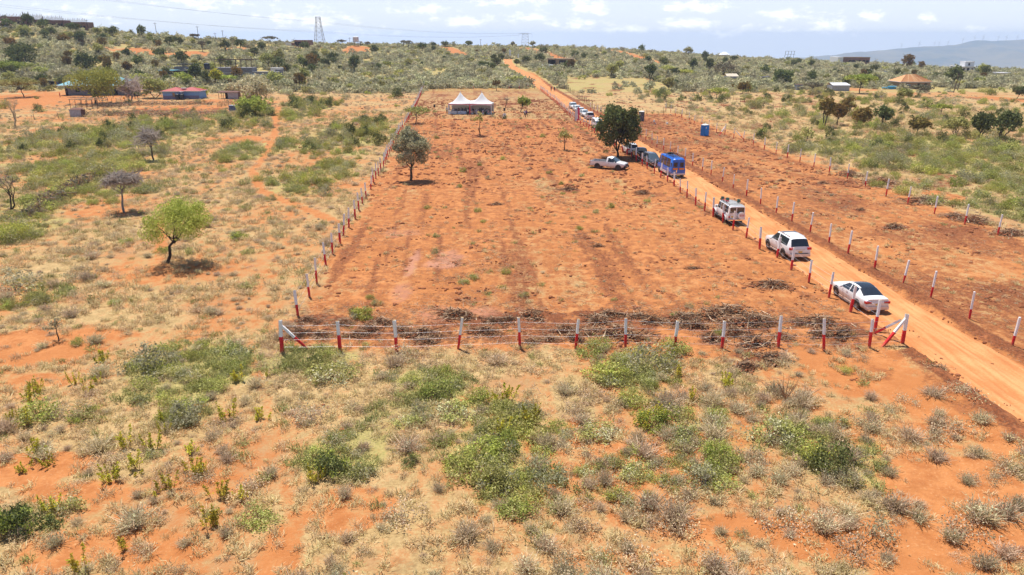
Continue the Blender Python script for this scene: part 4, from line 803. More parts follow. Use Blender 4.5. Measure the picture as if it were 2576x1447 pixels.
# ---------------------------------------------------------------- fences
def post_mesh(h, w, seed=0, split=.5, n=4, wood=True):
    rr = random.Random(seed); mb = MB(); z1 = h * split
    def ring(z, k): return [(sx * w / 2 * k + rr.gauss(0, w * .05), sy * w / 2 * k + rr.gauss(0, w * .05), z) for sx, sy in ((-1, -1), (1, -1), (1, 1), (-1, 1))]
    zs = [-.3, z1 * .5, z1, (z1 + h) / 2, h - .03, h]; rings = [ring(z, 1.0 if i < 5 else .9) for i, z in enumerate(zs)]; vs = [v for r in rings for v in r]; fs = []; mi = []
    for i in range(5):
        for k in range(4): fs.append((i * 4 + k, i * 4 + (k + 1) % 4, (i + 1) * 4 + (k + 1) % 4, (i + 1) * 4 + k)); mi.append(0 if i < 2 else 1)
    fs.append((20, 21, 22, 23)); mi.append(2 if wood else 1); mb.v = vs; mb.f = fs; mb.m = mi
    return mb.mesh('post', [M['post_r'], M['post_w'], M['wood'] if wood else M['post_w']])
def sag(a, b, s=.05, n=5): return [Vector(a).lerp(Vector(b), t / n) - Vector((0, 0, s * 4 * (t / n) * (1 - t / n))) for t in range(n + 1)]
PM = [post_mesh(2.0 + .07 * (i * 7 % 5 - 2), .145 + .012 * (i % 3 - 1), i, .51 + .025 * (i * 3 % 5 - 2)) for i in range(11)]
PMT = [post_mesh(2.05 + .1 * (i % 3 - 1), .115, i + 20, .42 + .03 * (i % 3 - 1), wood=False) for i in range(6)]
def fence(label, pts, wires, seed=1, pm=PM, wr=.007, corner=(), tilt=.045, big=()):
    root = thing('post_fence', label, 'fence', pts[0]); rr = random.Random(seed); tops = []
    for i, p in enumerate(pts):
        rel = Vector(p) - Vector(pts[0]); o = bpy.data.objects.new('post', pm[(i * 5 + seed) % len(pm)] if i not in big else post_mesh(2.1, .17, i + 77)); COL.objects.link(o); o.parent = root
        rx, ry = rr.gauss(0, tilt), rr.gauss(0, tilt); o.location = rel; o.rotation_euler = (rx, ry, rr.uniform(-.2, .2)); tops.append((rel, rx, ry))
    for z in wires:
        mb = MB()
        for (a, ax, ay), (b, bx, by) in zip(tops[:-1], tops[1:]):
            if (a - b).length < 9: mb.tube(sag(a + Vector((ay * z, -ax * z, z)), b + Vector((by * z, -bx * z, z)), .03), wr, 3, cap=False)
        mb.build('wire', M['wire'], root)
    for (i, dx, dy) in corner:
        a = Vector(pts[i]) - Vector(pts[0]); L_ = math.hypot(dx, dy); me = post_mesh(2.35, .13, i + 60, .5)
        o = bpy.data.objects.new('brace', me); COL.objects.link(o); o.parent = root; o.location = a + Vector((dx, dy, 0)); v = Vector((-dx * .93, -dy * .93, 1.75)); o.rotation_euler = v.to_track_quat('Z', 'Y').to_euler()
    return root
def resample(pts, sp):
    out = [Vector(pts[0])]; acc = 0
    for a, b in zip(pts[:-1], pts[1:]):
        a, b = Vector(a), Vector(b); Ls = (b - a).length; d = sp - acc
        while d <= Ls: p = a.lerp(b, d / Ls); p.z = TZ(p.x, p.y) - .02; out.append(p); d += sp
        acc = Ls - (d - sp)
    return out
FR = [(709, 887), (856, 885), (998, 886), (1152, 880.5), (1308, 875), (1448, 879), (1573, 874), (1696, 877), (1815.6, 879.5), (1957.5, 876), (2072, 882), (2186, 875.5), (2268.5, 870)]
RD = [(2200, 834), (2138.6, 787.6), (2085, 749), (2034, 712.7), (1990, 679.6), (1954, 649.3), (1910.5, 628), (1876.7, 599.8), (1843.4, 579), (1818, 561.3), (1793.7, 547), (1772, 532.3), (1749.7, 517.7), (1728, 497.7), (1711, 487), (1695.6, 470), (1679, 457.6), (1661.7, 448.2), (1645.5, 437.8), (1628, 426.3), (1615.3, 417.8), (1600.5, 407.5), (1589, 398.3)]
LF = [(750, 796), (779, 748), (797, 712), (820.5, 671), (836.7, 640), (855.7, 614), (863.9, 593.3), (877.7, 574.3), (893.8, 551), (903, 529), (912, 512.7), (921, 498), (932.5, 478.7), (939.8, 460), (945.6, 450), (952, 441.8), (958, 429.5), (964.7, 421.3)]
R2 = [(2545, 873), (2437, 808), (2340, 753), (2271, 716), (2199, 680), (2132, 641), (2084.6, 616), (2037, 586.7), (1991, 561), (1952, 540.6), (1912.5, 518.6), (1877, 497.5), (1843.6, 478.5), (1816, 461), (1788, 444.3), (1766, 433), (1742, 420.8), (1722, 409), (1704, 398.7), (1685, 389), (1668.6, 380.7), (1652, 373), (1640, 364.5), (1624.5, 356), (1611, 348)]
R3 = [(2509, 593), (2426, 566.5), (2350, 538.7), (2282.6, 514.5), (2228, 495.6), (2176, 470), (2131, 451), (2086, 435.7), (2046.8, 421), (2011.8, 408.8), (1980, 398.6), (1951.6, 389), (1922, 377.7), (1894.5, 367), (1870, 358), (1845, 348.8), (1823, 340.6), (1802, 334.7), (1782, 327), (1764, 319), (1746, 313), (1733, 305), (1714.6, 298), (1699, 291.7), (1687, 284), (1675, 281)]
gp = lambda l: [G(*p, -.02) for p in l]
fr_pts = gp(FR); rd_pts = gp(RD); rd_all = rd_pts + resample([rd_pts[-1]] + gp([(1491, 332.8), (1465, 315), (1441, 303.7), (1400, 262), (1358, 227)]), 3.15)[1:]
lf_pts = gp(LF); lf_all = lf_pts + resample([lf_pts[-1]] + gp([(987.4, 373.3), (1006, 337), (1025, 308.6), (1046.7, 266.7), (1068, 215.6)]), 3.2)[1:]
fence('front fence of red and white posts with four wires across the whole plot', fr_pts, (1.72, 1.28, .85, .38), 3, corner=((0, 1.5, .4), (12, -1.35, -.25), (12, -.9, 1.9)), big=(0, 12), wr=.0038)
fence('red and white post fence along the left edge of the plot', lf_all[:100], (1.6, 1.0, .45), 5, wr=.005)
fence('red and white post fence on the plot side of the dirt road', rd_all[:100], (1.65, 1.15, .65), 7, wr=.005)
BK = [(1082, 215), (1095, 214.8), (1115, 214.8), (1142.4, 214.8), (1170, 218.8), (1191.4, 224), (1217, 221.8), (1236.7, 221), (1258, 219), (1281, 223.7), (1306, 224.2), (1328.7, 223.7), (1345, 225)]
fence('far back fence of red and white posts behind the tent', gp(BK), (1.6, .8), 9, wr=.005)
def posts(pts, label, group, seed):
    rr = random.Random(seed)
    for i, p in enumerate(pts):
        o = bpy.data.objects.new('fence_post', PMT[(i * 7 + seed) % 6]); COL.objects.link(o); o.location = p; o.rotation_euler = (rr.gauss(0, .02), rr.gauss(.01, .02), rr.uniform(-.3, .3)); tag(o, label if i else label, 'post', group)
r2_all = gp(R2); r2b = resample([r2_all[-1]] + gp([(1511, 290.7), (1484.6, 278.5)]), 4.2)[1:]
posts(r2_all + r2b, 'thin white and red post in the line along the right side of the dirt road', 'posts along the right side of the dirt road', 3)
posts(gp(R3), 'thin white and red post in the far right line, scrub behind it', 'posts along the far right edge of the cleared strip', 4)
for (bx, by, dx, dy, nm) in [(1823, 340.6, -1.2, -.5, 'leaning white and red brace against the far right post line, its left one'), (1845, 348.8, 1.6, -.9, 'leaning white and red brace against the far right post line, its right one')]:
    p = G(bx, by, -.02); o = bpy.data.objects.new('brace_post', PMT[1]); COL.objects.link(o); o.location = p + Vector((dx, dy, 0)); v = Vector((-dx, -dy, 1.8)); o.rotation_euler = v.to_track_quat('Z', 'Y').to_euler(); tag(o, nm, 'post')
def stake_fence(label, pts, sp, h=1.5, wires=(1.2, .7), seed=0, r=.045, lim=100):
    P = resample(pts, sp)[:lim]; root = thing('stake_fence', label, 'fence', P[0]); rr = random.Random(seed)
    ms = []
    for i in range(5):
        mb = MB(); hh = h * rr.uniform(.8, 1.2); mb.tube([(0, 0, -.2), (rr.gauss(0, .03), rr.gauss(0, .03), hh * .5), (rr.gauss(0, .08), rr.gauss(0, .08), hh)], [r, r * .9, r * .6], 5); ms.append(mb.mesh('stake', M['stake'], 60))
    for i, p in enumerate(P): o = bpy.data.objects.new('stake', ms[rr.randint(0, 4)]); COL.objects.link(o); o.parent = root; o.location = p - P[0]; o.rotation_euler = (rr.gauss(0, .05), rr.gauss(0, .05), 0)
    for z in wires:
        mb = MB()
        for a, b in zip(P[:-1], P[1:]): mb.tube(sag(a - P[0] + Vector((0, 0, z)), b - P[0] + Vector((0, 0, z)), .05, 3), .006, 3, cap=False)
        mb.build('wire', M['stake'], root)
stake_fence('dark stake fence running down the right side of the upper dirt road', gp([(1338, 172), (1372, 193), (1410, 216), (1450, 246), (1490, 272), (1516, 285)]), 2.6, 1.7, seed=2, r=.06)
stake_fence('sparse stake fence across the near edge of the straw field', gp([(1494, 287), (1560, 290), (1620, 292), (1680, 290), (1740, 292)]), 4.4, 1.8, seed=3)
stake_fence('stake fence along the back of the straw field', gp([(1365, 183), (1450, 187), (1560, 190), (1640, 196)]), 4, 1.5, seed=4)
stake_fence('diagonal stake fence crossing the open field on the right', gp([(1630, 199), (1700, 219), (1790, 241), (1850, 259), (1950, 280), (2060, 300)]), 3.0, 1.6, seed=5)
stake_fence('wire fence on crooked stakes in front of the bare yard', gp([(2, 298), (47, 301.5), (92, 301.5), (134, 300.5), (190, 300)]), 5.2, 1.5, seed=6, r=.07)
stake_fence('rough stake fence between the two houses', gp([(268, 262), (300, 258), (340, 262), (360, 262)]), 2.2, 1.6, seed=8, r=.06)
# ---------------------------------------------------------------- vehicles (local x forward)
def loft(spec, paint, root, gl='glass', ins=.0):
    """spec: stations front to rear (x, z_low, z_belt, z_top, half_belt, half_top, side, top): side/top name the glass from here to the next station"""
    n = len(spec); secs = []
    for (x, zl, zb, zt, wb, wt, sd, tp) in spec:
        hb = zb - zl
        secs.append([(x, 0, zl), (x, wb * .80, zl), (x, wb * .97, zl + hb * .18), (x, wb, zl + hb * .45), (x, wb * .99, zl + hb * .80), (x, wb * .95, zb), (x, wt + (wb * .95 - wt) * .08, zt - (zt - zb) * .10 - .015), (x, wt * .86, zt), (x, wt * .45, zt + .018), (x, 0, zt + .024)])
    K = len(secs[0]); parts = {'body': MB()}
    for side in (1, -1):
        P = [[Vector((p[0], p[1] * side, p[2])) for p in s] for s in secs]
        for i in range(n - 1):
            sd, tp = spec[i][6], spec[i][7]
            for k in range(K - 1):
                key = 'body'
                if sd and k == 5: key = 'side_window'
                if tp and k in (7, 8): key = tp
                if tp and tp in ('windscreen', 'rear_window') and k == 6: key = tp
                if key == 'side_window': key = 'side_window|%d|%s' % (side, sd)
                mb = parts.setdefault(key, MB()); q = [P[i][k], P[i + 1][k], P[i + 1][k + 1], P[i][k + 1]]
                if side < 0: q.reverse()
                mb.add(q, [(3, 2, 1, 0)])
        for i in (0, n - 1):
            q = P[i][:]; f = list(range(K))
            if (side > 0) == (i == 0): f.reverse()
            parts['body'].add(q, [tuple(reversed(f))])
    for key, mb in parts.items():
        nm = key.split('|')[0]
        # merge doubles by rounding
        mp = {}; v2 = []; idx = []
        for v in mb.v:
            k_ = (round(v[0], 4), round(v[1], 4), round(v[2], 4))
            if k_ not in mp: mp[k_] = len(v2); v2.append(v)
            idx.append(mp[k_])
        f2 = []; m2 = []
        for f, m_ in zip(mb.f, mb.m):
            g = [idx[i] for i in f]; g = [a for j, a in enumerate(g) if a != g[j - 1]]
            if len(g) > 2: f2.append(tuple(g)); m2.append(m_)
        mb.v, mb.f, mb.m = v2, f2, m2
        mb.build(nm, M[paint] if nm == 'body' else M['glass_l'] if nm == 'windscreen' and gl == 'glass' else M['glass'], root, smooth=38 if nm == 'body' else 20)
def wheel(root, x, y, r, w=.22, rim='rim', nsp=7):
    s = 1 if y > 0 else -1; t = empty('wheel', (x, y, r)); t.parent = root
    mb = MB(); prof = [(r * .62, -w / 2), (r * .93, -w / 2), (r, -w * .36), (r, w * .36), (r * .93, w / 2), (r * .62, w / 2)]; n = 24; vs = []; fs = []
    for (rad, yy) in prof:
        for k in range(n): a = 2 * PI * k / n; vs.append((math.cos(a) * rad, yy, math.sin(a) * rad))
    for i in range(5):
        for k in range(n): fs.append((i * n + k, (i + 1) * n + k, (i + 1) * n + (k + 1) % n, i * n + (k + 1) % n))
    mb.add(vs, fs); mb.build('tyre', M['rubber'], t, smooth=40)
    mb = MB(); mb.cyl((0, s * w * .18, 0), r * .60, .02, 24, 1, 'y'); mb.cyl((0, s * w * .34, 0), r * .14, .05, 12, 0, 'y')
    for k in range(nsp): a = 2 * PI * k / nsp; mb.box((math.cos(a) * r * .36, s * w * .33, math.sin(a) * r * .36), (r * .52, .03, r * .13), 0, (0, -a, 0))
    q = []; fs = []
    for (rad, yy) in ((r * .62, w * .44), (r * .54, w * .40), (r * .54, w * .1)):
        for k in range(n): a = 2 * PI * k / n; q.append((math.cos(a) * rad, s * yy, math.sin(a) * rad))
    for i in range(2):
        for k in range(n): fs.append((i * n + k, (i + 1) * n + k, (i + 1) * n + (k + 1) % n, i * n + (k + 1) % n))
    mb.add(q, fs, 0); mb.build('rim', [M[rim], M['blk']], t, smooth=40)
def arch_shade(root, x, y, r, paint, lip=.03):  # black half disc on the body side stands in for the arch's shaded hollow
    s = 1 if y > 0 else -1; mb = MB(); n = 14; vs = []; fs = []
    for (rad, yy) in ((r * 1.16, y + s * .004), (r * 1.16, y - s * .25)):
        for k in range(n + 1): a = PI * (-.06 + 1.12 * k / n); vs.append((x + math.cos(a) * rad, yy, r + math.sin(a) * rad))
    c0 = len(vs); vs.append((x, y + s * .004, r)); 
    for k in range(n): fs.append((k, k + 1, n + 2 + k, n + 1 + k)); fs.append((c0, k, k + 1))
    mb.add(vs, fs); mb.build('arch_shade_disc', M['blk'], root)
def part(root, name, m, *boxes, rot=None, smooth=None):
    mb = MB()
    for b in boxes: mb.b0(*b)
    return mb.build(name, M[m], root, smooth=smooth)
def wheels(root, xf, xr, y, r, paint, rim='rim', nsp=7):
    for x in (xf, xr):
        for s in (1, -1): arch_shade(root, x, y * s, r, paint); wheel(root, x, s * (y - .09), r, .21, rim, nsp)
def mirror(root, x, y, z, m='white'):
    for s in (1, -1): mb = MB(); mb.sphere((x, s * (y + .12), z), .12, 10, 6, 0, (.6, 1.0, .7)); mb.b0(x - .03, x + .03, min(s * y, s * (y + .08)), max(s * y, s * (y + .08)), z - .05, z - .01); mb.build('wing_mirror', M[m], root, smooth=50)
def suv(name, label, cat, loc, rz, paint='white', Lx=4.95, Wd=1.95, Hh=1.86, r=.39, sun=True, wagon=False):
    t = thing(name, label, cat, loc, rz); h = Lx / 2; w = Wd / 2; k = Hh / 1.86
    loft([(h, .42, .70, .78 * k, w * .72, w * .62, 0, 0), (h - .10, .34, .88 * k, .96 * k, w * .88, w * .80, 0, 0), (h - .45, .30, .98 * k, 1.07 * k, w * .98, w * .90, 0, 0), (h - 1.30, .28, 1.08 * k, 1.17 * k, w, w * .92, 0, 0), (h - 1.42, .28, 1.10 * k, 1.20 * k, w, w * .90, 'a', 'windscreen'),
          (h - 2.02, .28, 1.12 * k, Hh - .07, w, w * .74, 'a', 0), (h - 2.22, .28, 1.12 * k, Hh - .03, w, w * .75, 'a', 'sunroof' if sun else 0), (h - 2.62, .28, 1.12 * k, Hh, w, w * .755, 0, 'sunroof' if sun else 0), (h - 2.72, .28, 1.12 * k, Hh, w, w * .755, 'b', 0), (h - 3.55, .28, 1.13 * k, Hh - .01, w, w * .75, 'b' if not wagon else 0, 0), (h - 3.62, .28, 1.13 * k, Hh - .01, w, w * .75, 'c', 0),
          (h - 4.32, .30, 1.14 * k, Hh - .04, w, w * .73, 0, 0), (-h + .42, .32, 1.15 * k, Hh - .10, w * .985, w * .70, 0, 'rear_window'), (-h + .10, .36, 1.02 * k, 1.18 * k, w * .96, w * .80, 0, 0), (-h + .03, .40, .90 * k, .98 * k, w * .93, w * .84, 0, 0), (-h, .46, .72 * k, .80 * k, w * .86, w * .80, 0, 0)], paint, t)
    wheels(t, h - .92, -h + 1.08, w, r, paint)
    part(t, 'rear_bumper', paint, (-h - .10, -h + .25, -w * .90, w * .90, .36, .60)); part(t, 'front_bumper', paint, (h - .22, h + .05, -w * .80, w * .80, .32, .58)); part(t, 'grille', 'blk', (h - .06, h + .015, -w * .42, w * .42, .66, .82))
    for s in (1, -1):
        a, b = sorted((s * w * .62, s * w * .965)); part(t, 'tail_lamp', 'red_l', (-h - .03, -h + .16, a, b, .93 * k, 1.12 * k)); a, b = sorted((s * w * .48, s * w * .80)); part(t, 'headlamp', 'lamp', (h - .24, h - .02, a, b, .76 * k, .90 * k))
        a, b = sorted((s * (w - .02), s * (w + .06))); part(t, 'side_step', paint, (-h + 1.6, h - 1.5, a, b, .30, .38)); part(t, 'roof_rail', 'chrome', (-h + .8, h - 2.3, *sorted((s * w * .64, s * w * .67)), Hh - .02, Hh + .035)); part(t, 'door_handle', 'chrome', (h - 2.55, h - 2.38, *sorted((s * (w - .01), s * (w + .02))), .98 * k, 1.02 * k)); part(t, 'door_handle', 'chrome', (h - 3.5, h - 3.33, *sorted((s * (w - .01), s * (w + .02))), .98 * k, 1.02 * k))
    part(t, 'number_plate', 'plate_y', (-h - .045, -h + .02, -.16, .16, .70 * k, .82 * k)); part(t, 'exhaust_trim', 'blk', (-h - .11, -h + .05, -w * .7, w * .7, .60, .63)); part(t, 'boot_trim', 'chrome', (-h - .02, -h + .06, -w * .4, w * .4, .92 * k, .95 * k)); mirror(t, h - 1.65, w, 1.12 * k, paint)
    return t
def sedan(name, label, loc, rz):
    t = thing(name, label, 'car', loc, rz); h = 2.43; w = .91
    loft([(h, .38, .58, .62, .62, .50, 0, 0), (h - .07, .28, .66, .72, .76, .66, 0, 0), (h - .30, .20, .74, .80, .86, .76, 0, 0), (h - .75, .18, .80, .87, .90, .80, 0, 0), (h - 1.35, .17, .86, .94, .905, .82, 0, 0), (h - 1.48, .17, .88, .97, .905, .80, 'a', 'windscreen'), (h - 2.15, .17, .90, 1.38, .91, .62, 'a', 'glass_roof'),
          (h - 2.55, .17, .905, 1.445, .91, .62, 0, 'glass_roof'), (h - 2.63, .17, .905, 1.45, .91, .62, 'b', 'glass_roof'), (h - 3.15, .17, .915, 1.435, .91, .61, 'b', 'glass_roof'), (h - 3.45, .18, .93, 1.38, .91, .595, 0, 'rear_window'), (h - 3.55, .18, .94, 1.35, .91, .59, 0, 'rear_window'), (h - 4.20, .20, .96, 1.06, .89, .70, 0, 0),
          (-h + .30, .22, .95, 1.03, .87, .74, 0, 0), (-h + .08, .28, .88, .96, .82, .72, 0, 0), (-h, .34, .70, .76, .74, .66, 0, 0)], 'white', t)
    wheels(t, h - .93, -h + 1.05, w, .335, 'white', nsp=9)
    part(t, 'rear_bumper', 'white', (-h - .06, -h + .2, -.78, .78, .28, .52)); part(t, 'front_bumper', 'white', (h - .2, h + .04, -.66, .66, .24, .46)); part(t, 'boot_lip', 'white', (-h + .02, -h + .14, -.68, .68, .94, 1.02)); part(t, 'number_plate', 'plate_y', (-h - .03, -h + .05, -.17, .17, .58, .70))
    for s in (1, -1):
        part(t, 'tail_lamp', 'red_l', (-h + .0, -h + .24, *sorted((s * .42, s * .85)), .70, .85)); part(t, 'headlamp', 'lamp', (h - .34, h - .05, *sorted((s * .48, s * .80)), .60, .70)); part(t, 'exhaust_tip', 'chrome', (-h - .08, -h + .1, *sorted((s * .50, s * .66)), .22, .28)); part(t, 'side_skirt', 'white', (-h + 1.5, h - 1.4, *sorted((s * .86, s * .93)), .16, .26)); part(t, 'door_handle', 'chrome', (h - 2.5, h - 2.33, *sorted((s * .88, s * .925)), .76, .79)); part(t, 'door_handle', 'chrome', (h - 3.4, h - 3.23, *sorted((s * .88, s * .925)), .77, .80))
    mirror(t, h - 1.75, .88, .96); return t
def pickup(name, label, loc, rz, paint='white', double=False, rails=True):
    t = thing(name, label, 'pickup', loc, rz); h = 2.62; w = .91; cb = h - (3.55 if double else 2.75)
    st = [(h, .42, .72, .80, .66, .56, 0, 0), (h - .10, .36, .88, .94, .80, .70, 0, 0), (h - .45, .34, .98, 1.04, .89, .80, 0, 0), (h - 1.15, .32, 1.04, 1.12, .91, .82, 0, 0), (h - 1.22, .32, 1.05, 1.14, .91, .80, 'a', 'windscreen'), (h - 1.85, .32, 1.08, 1.68, .91, .64, 'a', 0)]
    st += [(h - 2.50, .32, 1.09, 1.75, .91, .65, 0, 0)] if not double else [(h - 2.50, .32, 1.09, 1.77, .91, .65, 0, 0), (h - 2.60, .32, 1.09, 1.77, .91, .65, 'b', 0), (h - 3.30, .32, 1.09, 1.76, .91, .65, 0, 0)]
    st += [(cb + .06, .32, 1.10, 1.70, .91, .66, 0, 'rear_window'), (cb, .32, 1.10, 1.22, .90, .80, 0, 0)]
    loft(st, paint, t); wheels(t, h - .92, -h + 1.18, w, .385, paint, 'steelrim' if not double else 'rim', 5)
    part(t, 'bed', paint, (-h, cb - .02, .80, .905, .48, 1.10), (-h, cb - .02, -.905, -.80, .48, 1.10), (-h + .004, -h + .07, -.80, .80, .50, 1.08), (cb - .10, cb - .03, -.80, .80, .50, 1.09)); part(t, 'bed_floor', 'blk', (-h + .07, cb - .10, -.80, .80, .50, .62))
    part(t, 'front_bumper', 'blk', (h - .35, h + .08, -.80, .80, .34, .66)); part(t, 'rear_bumper', 'blk', (-h - .14, -h + .05, -.70, .70, .40, .52)); part(t, 'grille', 'blk', (h - .1, h + .03, -.42, .42, .70, .88)); part(t, 'number_plate', 'plate_w', (h + .06, h + .10, -.2, .2, .48, .60))
    for s in (1, -1): part(t, 'headlamp', 'lamp', (h - .30, h - .02, *sorted((s * .46, s * .78)), .76, .90)); part(t, 'tail_lamp', 'red_l', (-h - .01, -h + .1, *sorted((s * .78, s * .915)), .74, 1.0)); part(t, 'door_handle', 'chrome', (h - 2.45, h - 2.28, *sorted((s * .88, s * .93)), .92, .96))
    if rails:
        mb = MB()
        for x in (-h + .06, -h + .8, -h + 1.5, cb - .12):
            for s in (1, -1): mb.tube([(x, s * .86, 1.08), (x, s * .86, 1.42)], .02, 5)
        for z in (1.26, 1.42):
            for s in (1, -1): mb.tube([(-h + .06, s * .86, z), (cb - .12, s * .86, z)], .018, 5)
            mb.tube([(-h + .06, -.86, z), (-h + .06, .86, z)], .018, 5)
        mb.build('bed_rail', M['stake'], t)
    mirror(t, h - 1.45, .90, 1.12, paint); return t
def van(name, label, loc, rz, paint, Lx=6.1, Wd=2.0, Hh=2.55, bus=True):
    t = thing(name, label, 'minibus', loc, rz); h = Lx / 2; w = Wd / 2
    st = [(h, .50, .95, 1.05, w * .80, w * .66, 0, 0), (h - .12, .36, 1.15, 1.30, w * .94, w * .78, 0, 'windscreen'), (h - .55, .32, 1.28, Hh - .35, w, w * .78, 'a', 0), (h - .85, .32, 1.30, Hh - .08, w, w * .80, 'a', 0), (h - 1.25, .32, 1.30, Hh, w, w * .82, 0, 0), (h - 1.42, .32, 1.30, Hh, w, w * .82, 'b', 0), (h - 2.55, .32, 1.30, Hh, w, w * .82, 0, 0), (h - 2.62, .32, 1.30, Hh, w, w * .82, 'c', 0), (h - 3.85, .32, 1.30, Hh, w, w * .82, 0, 0), (h - 3.92, .32, 1.30, Hh, w, w * .82, 'd', 0),
          (-h + .75, .32, 1.30, Hh, w, w * .82, 0, 0), (-h + .12, .34, 1.30, Hh - .04, w * .99, w * .80, 0, 0), (-h, .38, 1.28, Hh - .14, w * .96, w * .78, 0, 0)]
    loft(st, paint, t); wheels(t, h - 1.05, -h + 1.35, w, .36, paint, 'steelrim', 5)
    if bus:
        for s in (1, -1): part(t, 'lower_panel', 'white', (-h + 1.80, h - 1.5, *sorted((s * w * .9, s * (w + .012))), .34, .66)); part(t, 'rear_side_window', 'glass', (-h + .18, -h + .55, *sorted((s * w * .82, s * (w * .93))), 1.42, 1.98))
        for y in (-.42, .42):
            fr = part(t, 'rear_window_frame', paint, (-h - .03, -h + .05, y - .34, y + .34, 1.36, 2.16)); g = part(t, 'rear_window', 'glass', (-h - .045, -h - .02, y - .25, y + .25, 1.46, 2.06))
            mb = MB(); mb.b0(-h - .05, -h - .02, y - .33, y + .33, 1.10, 1.34, 0)
            for q in range(5):
                y0 = y - .30 + q * .125; x_ = -h - .056; mb.add([(x_, y0, 1.11), (x_, y0 + .06, 1.11), (x_, y0 + .06 + .05 * (1 if y > 0 else -1), 1.33), (x_, y0 + .05 * (1 if y > 0 else -1), 1.33)], [(0, 1, 2, 3)], 1)
            mb.build('striped_warning_board', [mat('board_red', (.62, .06, .02), .5), mat('board_yellow', (.80, .45, .04), .5)], t)
        part(t, 'rear_bumper', 'white', (-h - .12, -h + .2, -w * .96, w * .96, .42, .62)); part(t, 'lower_trim', 'blk', (-h - .06, -h + .2, -w * .8, w * .8, .30, .40)); part(t, 'door_latch', 'chrome', (-h - .045, -h - .01, .20, .34, .74, 1.04)); part(t, 'roof_marker_lamp', 'lamp', (-h - .0, -h + .08, -.05, .05, Hh - .12, Hh - .06))
        part(t, 'windscreen_pillar', 'blk', (h - .78, h - .70, -w * .9, -w * .84, 1.35, 2.1)); part(t, 'number_plate', 'plate_y', (-h - .14, -h - .11, -.22, .22, .30, .42))
        mb = MB(); z = Hh + .16
        for x in np.linspace(-h + .25, h - 1.9, 10): mb.tube([(x, -.72, z), (x, .72, z)], .018, 4)
        for y in np.linspace(-.72, .72, 7): mb.tube([(-h + .25, y, z + .01), (h - 1.9, y, z + .01)], .018, 4)
        for y in (-.72, .72):
            mb.tube([(-h + .25, y, z + .12), (h - 1.9, y, z + .12)], .02, 5)
            for x in (-h + .3, 0, h - 1.95): mb.tube([(x, y, Hh - .03), (x, y, z + .12)], .02, 4)
        mb.build('roof_rack', M['blk'], t); mb = MB(); n = 20
        for k in range(n): a, b = 2 * PI * k / n, 2 * PI * (k + 1) / n; mb.tube([(.2 + .33 * math.cos(a), .1 + .33 * math.sin(a), z + .11), (.2 + .33 * math.cos(b), .1 + .33 * math.sin(b), z + .11)], .10, 8, cap=False)
        mb.build('spare_tyre', M['rubber'], t, smooth=60)
    else:
        part(t, 'front_bumper', 'blk', (h - .2, h + .05, -w * .86, w * .86, .32, .56)); part(t, 'grille', 'blk', (h - .1, h + .02, -w * .5, w * .5, .70, .86))
        for s in (1, -1): part(t, 'headlamp', 'lamp', (h - .20, h + .01, *sorted((s * w * .52, s * w * .84)), .72, .92))
    mirror(t, h - .62, w, 1.5, 'blk'); return t
